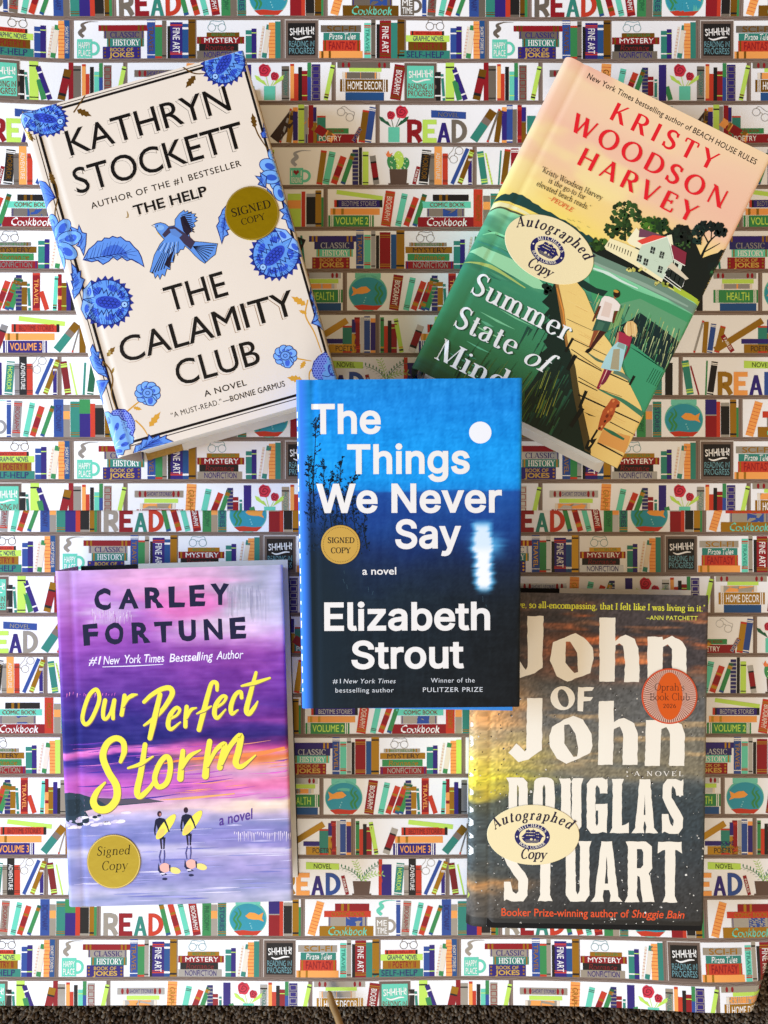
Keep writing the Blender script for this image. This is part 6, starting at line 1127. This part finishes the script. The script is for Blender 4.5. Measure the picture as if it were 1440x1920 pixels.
def art_surf():
    P = Print(); rnd = random.Random(8)
    P.poly([(116, 1489), (130, 1486), (150, 1489), (175, 1496), (230, 1498), (270, 1496), (308, 1503), (262, 1507), (218, 1511), (186, 1514), (160, 1521), (168, 1534), (164, 1548), (146, 1546), (122, 1540)], '2c3f4e'); P.poly([(180, 1497), (230, 1499), (270, 1497), (305, 1503), (260, 1506), (200, 1510)], '5a5260'); P.poly([(120, 1500), (150, 1498), (160, 1516), (140, 1530), (122, 1530)], '22333f')
    for k in range(34): x = rnd.uniform(122, 240); y = 1545 - (x - 122) * .12 + rnd.uniform(-8, 10); P.ell(x, y, rnd.uniform(3, 11), rnd.uniform(1.6, 4), rnd.choice(['e6dcec', 'f4ecf2', 'd6cbe6', 'c4bbe0']), ang=-.1, n=12, up=(k % 5 == 0))
    for x, y, r in ((160, 1540, 7), (178, 1532, 5), (150, 1546, 6), (186, 1529, 4)): P.ell(x, y, r, r * .55, '24333f', n=10)
    for k in range(60): x = rnd.uniform(130, 540); y = rnd.uniform(1535, 1690); l = rnd.uniform(20, 90); P.stroke([(x, y), (min(545, x + l * .5), y - 1), (min(547, x + l), y - l * .03)], [.4, rnd.uniform(1, 4), .4], rnd.choice(['a8a6de', 'c8c2e6', '7a7cc0', '8f92cc', 'b9b4de', 'd8d2ea']), smooth=True, up=(k % 8 == 0))
    for k in range(60): x = rnd.uniform(120, 540); y = rnd.uniform(1395, 1500); l = rnd.uniform(30, 110); P.stroke([(x, y), (min(540, x + l * .5), y - 2), (min(543, x + l), y - l * .09)], [.4, rnd.uniform(.8, 3), .4], rnd.choice(['e878c8', 'b050b8', 'f08ab0', 'd060c0', '6a3aa6', 'f4a070'] if x > 260 else ['d868c8', '9a4cb8', '6a3aa6', 'e88ad0', '4a34a0']), smooth=True, up=(k % 8 == 0))
    P.stroke([(290, 1435), (350, 1424), (430, 1418), (490, 1412), (534, 1402)], [1, 5, 5, 8, 5], 'f28a4c', smooth=True); P.stroke([(300, 1500), (360, 1496), (440, 1488)], [1, 5, 2], 'f0b06a', smooth=True)
    for k in range(60): x = rnd.uniform(170, 250); y = 1145 + rnd.uniform(-4, 14); P.stroke([(x, y), (x, y + rnd.uniform(6, 22))], [1.2, .3], rnd.choice(['d8b8e0', 'e2cce8', 'b878c8']), up=(k % 15 == 0))
    for k in range(46): x = rnd.uniform(425, 500); y = 1095 + rnd.uniform(0, 25); P.stroke([(x, y), (x, y + rnd.uniform(10, 50))], [.9, .5], rnd.choice(['8f8ca6', '9a98ae', 'a8a4b8']), up=(k % 15 == 0))
    for k in range(30): x = 440 + k * 3.6; P.stroke([(x, 1560 + rnd.uniform(-2, 3)), (x + rnd.uniform(-1, 1), 1560 + rnd.uniform(4, 18))], [1.7, .4], rnd.choice(['f0e6f2', 'e2d6ee']), up=(k % 10 == 0))
    for k in range(16): x = 126 + k * 6 + rnd.uniform(-2, 2); P.stroke([(x, 1300 + rnd.uniform(-3, 2)), (x - 1, 1300 + rnd.uniform(3, 9))], [1.6, .6], rnd.choice(['e070c0', 'f0a0c8', 'c060c0']), up=(k % 8 == 0))
    P.up(1); N = '1d1f3c'
    for (ch, x0, x1, y) in (('C', 178, 208, 1142.5), ('A', 223, 260, 1140.5), ('R', 273, 307, 1139), ('L', 318, 346, 1137.5), ('E', 357, 384, 1135.5), ('Y', 396, 430, 1133)): P.text(ch, (x0, y), (x1, y - 1), 36 if ch not in 'A' else 34, N, bold=.042, wob=.3)
    for (ch, x0, x1, y) in (('F', 158, 184, 1209), ('O', 198, 233, 1207), ('R', 249, 282, 1205), ('T', 291, 324, 1203.5), ('U', 337, 368, 1201), ('N', 384, 418, 1199), ('E', 433, 461, 1196.5)): P.text(ch, (x0, y), (x1, y - 1.5), 36, N, bold=.042, wob=.3)
    Wh = 'efe9f6'
    for t, a, b in (('#1', (166, 1247), (187, 1246)), ('New', (194, 1246), (224, 1244.5)), ('York', (232, 1244), (264, 1242.8)), ('Times', (269, 1242.5), (307, 1241)), ('Bestselling', (318, 1241.5), (398, 1237)), ('Author', (406, 1236.5), (455, 1234))): P.text(t, a, b, 15.5, Wh, bold=.006, slant=.24, wob=.4)
    P.stroke([(192, 1250.5), (250, 1248.6), (306, 1245.6)], [1.2, 1.8, 1], Wh)
    b = lambda p, w, c=False: brush(P, p, w, closed=c)
    b([(178, 1293), (167, 1304), (158, 1328), (154.5, 1348), (160, 1358), (169, 1352), (179, 1333), (186, 1312), (184, 1297)], 7.5, True)
    b([(197, 1313), (193.5, 1332), (194, 1346), (200, 1347), (208, 1334), (214.5, 1313)], [8, 8, 7, 6, 6, 8]); b([(214, 1314), (212, 1333), (212, 1347)], [8, 7, 7])
    b([(233.5, 1304), (231, 1322), (228, 1340)], [8, 8, 8]); b([(231, 1324), (239, 1310), (248, 1304), (257, 1302)], [5, 7, 8, 3])
    b([(270, 1316), (284, 1303), (303, 1292), (318, 1290), (323, 1300), (313, 1319), (300, 1336), (284, 1350), (270, 1360)], [7, 8, 9, 10, 10, 9, 8, 7, 4]); b([(300, 1302), (293, 1332), (287, 1358), (281, 1384)], [9, 10, 11, 9])
    b([(318, 1348), (331, 1341), (337, 1331), (330, 1327), (319, 1341), (315, 1359), (321, 1367), (338, 1354)], [5, 5, 6, 7, 9, 9, 7, 3]); b([(350, 1325), (348, 1344), (347.5, 1362)], [8, 8, 8]); b([(350, 1346), (358, 1331), (368, 1327)], [5, 7, 3])
    b([(407, 1294), (406, 1281), (397, 1281), (390, 1302), (382, 1333), (373, 1368)], [6, 8, 8, 9, 10, 9]); b([(369, 1338), (383, 1331), (396, 1324)], [3, 7, 3])
    b([(405, 1327), (418, 1318), (424, 1307), (416, 1306), (405, 1321), (402, 1338), (408, 1346), (423, 1330)], [5, 5, 6, 7, 9, 9, 7, 3]); b([(453, 1308), (451, 1297), (441, 1303), (433, 1324), (435, 1338), (446, 1331)], [7, 7, 8, 9, 8, 3])
    b([(480, 1261), (470, 1298), (462, 1330), (467, 1338), (477, 1326), (483, 1315)], [6, 9, 10, 9, 7, 3]); b([(453, 1286), (478, 1280), (506, 1271)], [4, 8, 4])
    b([(226, 1428), (233, 1408), (230, 1390), (216, 1384), (200, 1395), (193, 1419), (203, 1447), (218, 1473), (218, 1498), (203, 1516), (184, 1517), (175, 1503), (182, 1484), (197, 1467)], [7, 11, 11, 11, 12, 13, 13, 14, 14, 14, 14, 13, 10, 4])
    b([(272, 1396), (264, 1448), (257, 1483), (263, 1493), (280, 1478), (291, 1462)], [9, 11, 12, 11, 8, 6]); b([(240, 1440), (264, 1432), (287, 1418)], [4, 8, 3])
    b([(310, 1419), (298, 1434), (290, 1459), (297, 1475), (312, 1468), (319, 1445), (318, 1424)], 10, True)
    b([(343, 1408), (340, 1436), (338, 1460)], [9, 11, 12]); b([(341, 1440), (355, 1418), (376, 1406)], [6, 9, 3]); b([(393, 1390), (388, 1423), (385, 1455)], [10, 11, 13]); b([(389, 1436), (405, 1406), (421, 1395), (417, 1417), (412, 1439)], [6, 8, 10, 11, 11])
    b([(416, 1432), (432, 1398), (451, 1379), (447, 1408), (442, 1430), (453, 1437), (479, 1416)], [6, 9, 11, 12, 12, 9, 3])
    P.text('a novel', (411, 1548), (473, 1535), 19, '54388e', bold=.012, slant=.28)
    for hx_, hy, lean in ((299, 1526, 0), (348.5, 1519, 3)):
        dx, dy = hx_ - 299, hy - 1526; q = lambda x, y: (x + dx, y + dy); D = '191d36'
        P.stroke([q(293, 1538), q(290, 1556), q(291, 1566)], [4, 3, 2], D); P.poly([q(292, 1536), q(299, 1533), q(308, 1535), q(312, 1546), q(308, 1562), q(306, 1574), q(299, 1574), q(297, 1560), q(294, 1548)], D)
        for s in (0, 7): P.stroke([q(301 + s, 1570), q(302 + s * .8, 1582), q(303 + s * .6, 1592)], [4, 3, 2.4], D if s else '2a2434')
        P.ell(hx_, hy, 4.3, 5.6, '3a2430', n=16); P.ell(hx_ + 1.4, hy + 1, 2, 3, 'b87a70' if dx == 0 else '2a2030', n=10)
        P.ell(*q(311, 1550), 29, 8.5, 'f2e45a', ang=-.92, n=26); P.ell(*q(302, 1562), 10, 5.5, 'f0cc66', ang=-.92, n=16); P.stroke([q(308, 1537), q(314, 1550), q(317, 1560)], [4, 3, 2], D)
        for s in (0, 6): P.stroke([q(302 + s, 1594), q(299 + s * 1.6, 1606), q(301 + s, 1618)], [2.4, 2.6, 2], '4a4a86')
        P.ell(*q(309, 1627), 10, 9, 'eeb4a6', n=18); P.ell(*q(328, 1632), 11, 6, 'efdd80', ang=.25, n=16); P.poly([q(297, 1618), q(301, 1632), q(314, 1640), q(304, 1642), q(296, 1632)], '23284c'); P.stroke([q(318, 1622), q(319, 1634)], [3, 2], '23284c'); P.ell(*q(309, 1648), 5, 2.4, '23284c', n=10); P.ell(*q(305, 1638), 5, 1.6, 'e6def0', n=8)
    return P
# ---------------------------------------------------------------- grey cloud book with torn cream lettering (lower right)
def cloud_bg(px, py, x, y):
    n = fbm(px / 90, py / 26, 3, 5); n2 = fbm(px / 150, py / 20, 14, 5); g = fbm(px / 3, py / 3, 41, 3); v = vn(px / 1.6, py / 60, 66); u = x / FR5.W
    q = py + (n - .5) * 60
    L = ramp(q, [(1110, '54473c'), (1200, '5c4a3e'), (1260, '70604e'), (1300, '9a7a5c'), (1330, 'e4a566'), (1352, 'deaa70'), (1375, 'b49a70'), (1400, 'd0b468'), (1440, 'e0c852'), (1470, 'e6d444'), (1488, 'c8b244'), (1500, '5a5c4a'), (1560, '4a5352'), (1620, '4b5250'), (1640, '6a5f4c'), (1652, 'c08a54'), (1666, '7a6a56'), (1690, '5a544c'), (1725, '46423c')])
    Rr = ramp(q, [(1110, '453f40'), (1180, '463f40'), (1240, '4a4343'), (1290, '585856'), (1340, '62625f'), (1400, '746f60'), (1440, '807760'), (1460, '60635f'), (1490, '3f494b'), (1560, '343f44'), (1640, '393d3f'), (1690, '373838'), (1725, '2e2e2d')])
    c = mixc(L, Rr, sst(.02, .40, u + (n2 - .5) * .34))
    c = mixc(c, np.array(hx('c8683a')), sst(.50, .68, n2) * sst(1115, 1150, py) * sst(1290, 1230, py) * sst(.05, .6, u) * .95); c = mixc(c, np.array(hx('e08a54')), sst(.58, .72, fbm(px / 120, py / 12, 77, 4)) * sst(1140, 1180, py) * sst(1300, 1220, py) * sst(.25, .7, u) * .8)
    c = mixc(c, np.array(hx('2f2d30')), sst(.52, .7, fbm(px / 80, py / 18, 91, 4)) * sst(1300, 1200, py) * .6); c = mixc(c, np.array(hx('d8b078')), sst(.56, .72, fbm(px / 120, py / 14, 19, 4)) * sst(1290, 1330, py) * sst(1450, 1420, py) * .55)
    c = c * (1 + ((g - .5) * .7 + (v - .5) * .10))[:, None]
    return mixc(c, np.array(hx('171614')), sst(FR5.H - .0082, FR5.H - .0070, y + (n - .5) * .001) * .9)
def rough(pts, rnd, a=.7):
    o = []
    for i in range(len(pts)):
        p, q = pts[i], pts[(i + 1) % len(pts)]; l = math.hypot(q[0] - p[0], q[1] - p[1]); n = max(1, int(l / 7))
        for k in range(n): o.append((p[0] + (q[0] - p[0]) * k / n + (rnd.uniform(-a, a) if k else 0), p[1] + (q[1] - p[1]) * k / n + (rnd.uniform(-a, a) if k else 0)))
    return o
def rnd_loop(pts, it=2):
    for _ in range(it):
        o = []
        for i in range(len(pts)):
            p, q = pts[i], pts[(i + 1) % len(pts)]; o += [(p[0] * .75 + q[0] * .25, p[1] * .75 + q[1] * .25), (p[0] * .25 + q[0] * .75, p[1] * .25 + q[1] * .75)]
        pts = o
    return pts
def art_cloud():
    P = Print(); rnd = random.Random(6); I = 'f0e8d6'
    for k in range(560):
        x = rnd.uniform(890, 1320); y = rnd.uniform(1290, 1742); r = abs(rnd.gauss(0, .9)) + .5; c = rnd.choice(['1a1a1a', '242322', 'c9c6bc', '8f8c86', 'e8e6de'] if y > 1480 else ['221e1a', '2a2420', '3a3028', 'd8d0c0'])
        P.ell(x, y, r, r * .8, c, ang=rnd.uniform(0, 3), n=7, up=(k % 30 == 0))
        if r > 1.6: P.ell(x + r * .5, y + r * .4, r * .5, r * .3, 'efece4', n=6, up=False, lay=P.lay + .4)
    P.up(1)
    f = lambda o, h=(): P.poly(rough(o, rnd), I, holes=[rough(q, rnd, .4) for q in h])
    f([(989, 1155), (1019, 1155), (1018, 1200), (1017, 1252), (1003, 1262), (970, 1273), (955, 1255), (972, 1236), (986, 1256), (989, 1250)])
    f([(1079, 1187), (1095, 1196), (1111, 1214), (1113, 1235), (1107, 1262), (1064, 1278), (1044, 1268), (1031, 1239), (1037, 1204), (1058, 1196)], [[(1061, 1203), (1069, 1203), (1082, 1224), (1084, 1260), (1077, 1262), (1060, 1242)]])
    f([(1124, 1158), (1154, 1158), (1154, 1202), (1163, 1194), (1173, 1190), (1190, 1198), (1197, 1216), (1199, 1250), (1198, 1279), (1170, 1279), (1172, 1240), (1168, 1211), (1161, 1206), (1154, 1210), (1152, 1278), (1124, 1278)])
    f([(1214, 1194), (1242, 1194), (1243, 1200), (1260, 1192), (1279, 1203), (1287, 1217), (1287, 1281), (1260, 1281), (1260, 1217), (1252, 1208), (1243, 1213), (1242, 1281), (1214, 1281)])
    P.poly(ellp(1055, 1309, 23, 22.5, .3, 22), I, holes=[ellp(1056, 1309, 9.5, 17.5, -.3, 18)]); f([(1084, 1288), (1114, 1289), (1110, 1295), (1095, 1296), (1095, 1306), (1112, 1307), (1107, 1314), (1094, 1315), (1093, 1334), (1083, 1333)])
    f([(988, 1309), (1017, 1309), (1016, 1406), (991, 1424), (972, 1429), (953, 1411), (968, 1394), (984, 1409), (987, 1405)])
    f([(1075, 1342), (1093, 1349), (1109, 1376), (1111, 1398), (1106, 1412), (1062, 1432), (1044, 1422), (1031, 1400), (1030, 1379), (1035, 1363), (1057, 1349)], [[(1058, 1359), (1067, 1358), (1079, 1376), (1084, 1402), (1082, 1418), (1075, 1419), (1058, 1394)]])
    f([(1123, 1315), (1151, 1314), (1151, 1354), (1160, 1348), (1170, 1346), (1189, 1356), (1196, 1376), (1195, 1434), (1167, 1434), (1168, 1376), (1162, 1362), (1151, 1367), (1149, 1434), (1121, 1434)])
    f([(1211, 1350), (1240, 1350), (1240, 1356), (1262, 1350), (1278, 1358), (1284, 1376), (1283, 1436), (1255, 1436), (1256, 1376), (1249, 1363), (1240, 1367), (1237, 1436), (1209, 1436)])
    P.serif('A NOVEL', (1189, 1454.5), (1281, 1455), 8.8, 'efe9dc', thick=13, thin=6, ser=6, track=34)
    def blk(ch, x0, x1, y0, y1):
        w = x1 - x0; h = y1 - y0; s = 17.5; m = (x0 + x1) / 2; r = 9
        L = {'D': ([(x0 - 2, y0), (x1 - r, y0), (x1 - 1, y0 + r), (x1, y1 - r), (x1 - r, y1), (x0 - 2, y1), (x0 + 3, y1 - 9), (x0 + 3, y0 + 9)], [[(x0 + s + 1, y0 + 13), (x1 - s - 3, y0 + 13), (x1 - s, y0 + 18), (x1 - s, y1 - 18), (x1 - s - 3, y1 - 13), (x0 + s + 1, y1 - 13)]]),
             'O': (rnd_loop([(x0, y0 + 8), (x0 + 8, y0 - 1), (x1 - 8, y0 - 1), (x1, y0 + 8), (x1, y1 - 8), (x1 - 8, y1 + 1), (x0 + 8, y1 + 1), (x0, y1 - 8)], 1), [[(x0 + s, y0 + 18), (m, y0 + 12), (x1 - s, y0 + 18), (x1 - s, y1 - 18), (m, y1 - 12), (x0 + s, y1 - 18)]]),
             'U': ([(x0 - 3, y0), (x0 + s + 6, y0), (x0 + s + 1, y0 + 10), (x0 + s + 2, y1 - 20), (m, y1 - 13), (x1 - s - 2, y1 - 20), (x1 - s - 1, y0 + 10), (x1 - s - 5, y0), (x1 + 3, y0), (x1 - 1, y0 + 12), (x1 - 1, y1 - 12), (x1 - 9, y1), (x0 + 9, y1), (x0 + 1, y1 - 12), (x0 + 1, y0 + 12)], []),
             'G': ([(x0 + 1, y0 + 10), (x0 + 9, y0), (x1 - 10, y0 - 2), (x1 - 3, y0 + 2), (x1, y0), (x1, y0 + 28), (x1 - 14, y0 + 28), (x1 - 15, y0 + 18), (m, y0 + 12), (x0 + s, y0 + 18), (x0 + s, y1 - 18), (m, y1 - 13), (x1 - s, y1 - 18), (x1 - s, y1 - 42), (x1 - s - 5, y1 - 42), (x1 - s - 6, y1 - 54), (x1, y1 - 55), (x1 - 1, y1), (x1 - 9, y1 - 2), (x1 - 18, y1 + 1), (x0 + 9, y1 + 1), (x0 + 1, y1 - 10)], []),
             'L': ([(x0 + 1, y0), (x0 + 24, y0), (x0 + 20, y0 + 10), (x0 + 20, y1 - 14), (x1 - 6, y1 - 16), (x1, y1 - 20), (x1, y1), (x0 - 3, y1), (x0 + 2, y1 - 10), (x0 + 3, y0 + 10)], []),
             'A': ([(m - 10, y0), (m + 10, y0), (x1 - 6, y1 - 10), (x1 + 2, y1), (x1 - 22, y1), (x1 - 20, y1 - 12), (x1 - 23, y1 - 22), (x0 + 22, y1 - 22), (x0 + 20, y1 - 10), (x0 + 22, y1), (x0 - 2, y1), (x0 + 5, y1 - 10)], [[(m, y0 + 28), (x1 - 25, y1 - 34), (x0 + 24, y1 - 34)]]),
             'S': ([(x0 + 2, y0 + 10), (x0 + 10, y0 - 1), (x1 - 14, y0 - 1), (x1 - 4, y0 + 3), (x1, y0 - 1), (x1, y0 + 30), (x1 - 13, y0 + 30), (x1 - 15, y0 + 18), (m, y0 + 12), (x0 + 18, y0 + 18), (x0 + 18, y0 + 34), (x1 - 6, y0 + 60), (x1, y0 + 72), (x1 - 1, y1 - 10), (x1 - 9, y1 + 1), (x0 + 14, y1 + 1), (x0 + 5, y1 - 3), (x0, y1), (x0, y1 - 36), (x0 + 12, y1 - 36), (x0 + 16, y1 - 18), (m, y1 - 13), (x1 - 18, y1 - 18), (x1 - 18, y0 + 76), (x0 + 6, y0 + 46), (x0 + 1, y0 + 34)], []),
             'T': ([(x0, y0), (x1, y0), (x1 + 1, y0 + 22), (x1 - 8, y0 + 16), (m + 10, y0 + 15), (m + 9, y1 - 12), (m + 14, y1), (m - 14, y1), (m - 9, y1 - 12), (m - 9, y0 + 15), (x0 + 8, y0 + 16), (x0 - 1, y0 + 22)], []),
             'R': ([(x0 - 2, y0), (x1 - 14, y0), (x1 - 3, y0 + 9), (x1 - 2, y0 + 50), (x1 - 9, y0 + 60), (x1 - 6, y0 + 66), (x1 + 2, y1), (x1 - 20, y1), (x1 - 26, y0 + 66), (x0 + 20, y0 + 64), (x0 + 19, y1 - 12), (x0 + 24, y1), (x0 - 4, y1), (x0 + 2, y1 - 12), (x0 + 2, y0 + 9)], [[(x0 + 19, y0 + 14), (x1 - 22, y0 + 14), (x1 - 19, y0 + 20), (x1 - 19, y0 + 44), (x1 - 24, y0 + 50), (x0 + 19, y0 + 50)]])}[ch]
        f(L[0], L[1])
    for ch, a, b_ in (('D', 951, 990), ('O', 1000, 1040), ('U', 1051, 1091), ('G', 1099, 1139), ('L', 1146, 1179), ('A', 1186, 1232), ('S', 1241, 1281)): blk(ch, a, b_, 1458 + (a - 950) * .012, 1561 + (a - 950) * .004)
    for ch, a, b_ in (('S', 945, 990), ('T', 1000, 1044), ('U', 1060, 1106), ('A', 1110, 1165), ('R', 1175, 1225), ('T', 1234, 1278)): blk(ch, a, b_, 1576 + (a - 950) * .008, 1689 + (a - 950) * .010)
    P.text('Booker Prize-winning author of', (940, 1717), (1179, 1720), 14, 'e2552c', bold=.012); P.text('Shuggie Bain', (1184, 1720), (1282, 1722), 14, 'e2552c', bold=.012, slant=.2)
    P.serif('mersive, so all-encompassing, that I felt like I was living in it.\u201d', (936, 1138.5), (1322, 1146.5), 12.2, 'd6d440', thick=17, thin=9, ser=7, track=5); P.text('\u2013ANN PATCHETT', (1212, 1162), (1308, 1163), 7.8, 'd9d950', bold=.010, track=1.1)
    for k, (y, h) in enumerate(((1352, 16), (1378, 30), (1416, 14), (1448, 12), (1478, 18), (1512, 16), (1534, 20), (1562, 14), (1586, 22))): P.poly([(877.5, y), (887.5, y + 5), (888, y + h * .65), (878.5, y + h)], 'ecebe4'); P.poly([(878, y + 3), (882, y + 6), (882, y + 9), (878, y + 7)], '55605e')
    P.poly([(875, 1668), (881, 1680), (877, 1690), (874, 1686)], 'c9d24a')
    return P

# ---------------------------------------------------------------- build the five books
FR1 = Frame([(33, 214), (456, 94), (640, 738), (217, 860)], .046, .046)
FR2 = Frame([(1062, 103), (1448, 294), (1158, 879), (772, 688)], .044, .044)
FR3 = Frame([(554, 713), (982, 708), (973, 1326), (566, 1328)], .0765, .0592)
FR4 = Frame([(98, 1072), (529, 1058), (549, 1690), (130, 1700)], .0402, .0336)
FR5 = Frame([(885, 1109), (1332, 1117), (1317, 1748), (877, 1742)], .0315, .0315)
jk_matte = ink_mat('satin_jacket_paper', rough=0.42, spec=0.16, metal_rough=0.28, bump=0.10, bscale=1500)
jk_gloss = ink_mat('gloss_jacket_paper', rough=0.36, spec=0.22, metal_rough=0.28, bump=0.08, bscale=1500, coat=.08, grain=.05)
jk_soft = ink_mat('soft_jacket_paper', rough=0.5, spec=0.25, bump=0.15, bscale=1700, grain=.08)

r1, b1 = book('hardcover_book', 'thick cream hardcover with blue flowers and a flying bluebird, round foil sticker above its title', FR1, .0445, cream_bg, art_flowers(), jk_matte, 'a98748', rounding=.006, flap=.22)
S = Print(); S.serif('SIGNED', (436, 407.5), (509, 389), 15, '1c1405', thick=15, thin=5, ser=8); S.serif('COPY', (454, 423), (498, 411.5), 12, '1c1405', thick=13, thin=5, ser=8)
S.ring(472.5, 400, 49, 49, 1.1, 'efe08am', n=60)  # rim highlight of the foil, drawn as a paler ring
sticker(FR1, r1, b1, S, mat_gold, ellp(472.5, 400, 50.5, 50.5, 0, 64), 'round gold foil sticker reading SIGNED COPY', col='c2b01em')
r2, b2 = book('hardcover_book', 'tilted hardcover painted with two walkers and a dog on a jetty by a white house', FR2, .042, jetty_bg, art_jetty(), jk_gloss, 'd8d6d2', rounding=.006, flap=.10)
S = Print(); ship_label(S, 1029.5, 468, 88, 58, .475)
sticker(FR2, r2, b2, S, mat_paper_label, ellp(1029.5, 468, 88, 58, .475, 72), 'tilted cream oval sticker reading Autographed Copy', col='efdfae')
r4, b4 = book('hardcover_book', 'purple and pink sunset hardcover with yellow brush lettering and two surfers carrying boards', FR4, .0335, surf_bg, art_surf(), jk_matte, '16141a', rounding=.004, flap=.30)
S = Print(); S.serif('Signed', (182, 1604), (244, 1601), 17, '1a1404', thick=11, thin=4, ser=7, slant=.16, track=9); S.serif('Copy', (191, 1631.5), (239, 1629), 17, '1a1404', thick=11, thin=4, ser=7, slant=.16, track=9)
S.ring(213.5, 1615, 48.5, 49, 1.3, 'f2e6a0m', n=60)  # painted edge highlight: a paler ring on the foil
sticker(FR4, r4, b4, S, mat_gold, ellp(213.5, 1615, 50, 50.5, 0, 64), 'round gold foil sticker reading Signed Copy in italics', col='c8ba50m')
r5, b5 = book('hardcover_book', 'grey storm cloud hardcover with huge rough cream letters and small orange round emblem', FR5, .030, cloud_bg, art_cloud(), jk_soft, '12100f', rounding=.007, droop=.0016, flap=.41)
S = Print(); ship_label(S, 999.5, 1565, 86, 56, .02)
sticker(FR5, r5, b5, S, mat_paper_label, ellp(999.5, 1565, 86, 56, .02, 72), 'level cream oval sticker reading Autographed Copy', col='efdfae')
S = Print(); S.ell(1255, 1305, 49.5, 49.5, 'f4bba4', n=56)
for k in range(76):
    a = k * 2 * math.pi / 76; S.stroke([(1255 + 20 * math.cos(a), 1305 + 20 * math.sin(a)), (1255 + 50.3 * math.cos(a), 1305 + 50.3 * math.sin(a))], [.8, 1.7], 'dc4a20', up=False)
S.up(1); S.ell(1255, 1305, 24.5, 44.5, 'd6560c', n=48)
S.serif("Oprah's", (1227, 1294.5), (1283, 1294.5), 13.5, '3a1206', thick=9, thin=5, ser=6, track=4); S.serif('Book Club', (1218, 1312.5), (1293, 1312.5), 13, '3a1206', thick=9, thin=5, ser=6, track=4); S.serif('2026', (1243, 1327), (1267, 1327), 7.4, '3a1206', thick=13, thin=8, ser=0, track=8)
sticker(FR5, r5, b5, S, mat_paper_label, ellp(1255, 1305, 52, 52, 0, 72), 'orange round book club emblem dated 2026', col='cf4a20')
r3, b3 = book('hardcover_book', 'blue hardcover with white moon over dark water, resting on top of the neighbouring books', FR3, .0265, moon_bg, art_moon(), jk_matte, '1a6fd0', rounding=.0035, flap=.30, back_shift=(.0005, .0022))
def loose_jacket():      # the back panel of the loose jacket shows below the book
    V = []
    for z in (-.0264, -.0261):
        for x, y in ((FR3.W * .30, FR3.H - .03), (FR3.W, FR3.H - .03), (FR3.W, FR3.H + .0125), (FR3.W * .30, FR3.H + .0100)): V.append(FR3.at(x, y, z))
    mesh_obj('jacket_back_panel', V, [(0, 1, 2, 3), (7, 6, 5, 4), (0, 4, 5, 1), (1, 5, 6, 2), (2, 6, 7, 3), (3, 7, 4, 0)], plain_mat('blue_jacket_back', '2f86dc', .4, .3, 200, .06), r3, base=b3)
loose_jacket()
S = Print()
for k in range(64): a = k * math.pi / 32; S.ell(638.6 + 32.5 * math.cos(a), 1021 + 32.5 * math.sin(a), .75, .75, '3c2c0a', n=6, up=False)
S.up(1); S.serif('SIGNED', (614.5, 1018), (664.5, 1018), 10.5, '1d150a', thick=17, thin=8, ser=8); S.serif('COPY', (620.5, 1037), (657, 1037), 10.5, '1d150a', thick=17, thin=8, ser=8)
sticker(FR3, r3, b3, S, mat_paper_label, ellp(638.6, 1021, 36.3, 36.3, 0, 64), 'small gold round sticker with dotted rim reading SIGNED COPY', col='c29a42')

# ---------------------------------------------------------------- brown stick at the lower edge
def stick():
    pts = [(618, 1864, .012), (622, 1880, .013), (632, 1905, .014), (641, 1932, .015), (650, 1960, .0155)]; rad = [.0022, .0027, .0026, .0026, .0026]; V = []; F = []; n = 14
    C3 = []
    for (x, y, z) in pts: X, Y = px2w(x, y, z); C3.append(np.array([float(X), float(Y), z]))
    d = C3[-1] - C3[0]; d /= np.linalg.norm(d); a = np.cross(d, (0, 0, 1)); a /= np.linalg.norm(a); b = np.cross(a, d)
    rings = [(C3[0] - d * .0021, .0007), (C3[0] - d * .0014, .0016)] + list(zip(C3, rad))
    for c, r in rings:
        for k in range(n): t = 2 * math.pi * k / n; V.append(c + a * r * math.cos(t) + b * r * .8 * math.sin(t))
    for i in range(len(rings) - 1):
        for k in range(n): F.append((i * n + k, i * n + (k + 1) % n, (i + 1) * n + (k + 1) % n, (i + 1) * n + k))
    F.append(tuple(range(n))); F.append(tuple(range(len(V) - 1, len(V) - n - 1, -1)))
    base = C3[2]; o = mesh_obj('wooden_stick', V, F, plain_mat('brown_wood', '8a6a3c', .5, .4, 120, .35, .2, (1, .12, 1)), base=base, smooth=True)
    tag(o, 'thin brown wooden stick poking in at the bottom edge over paper and carpet', 'stick')
stick()
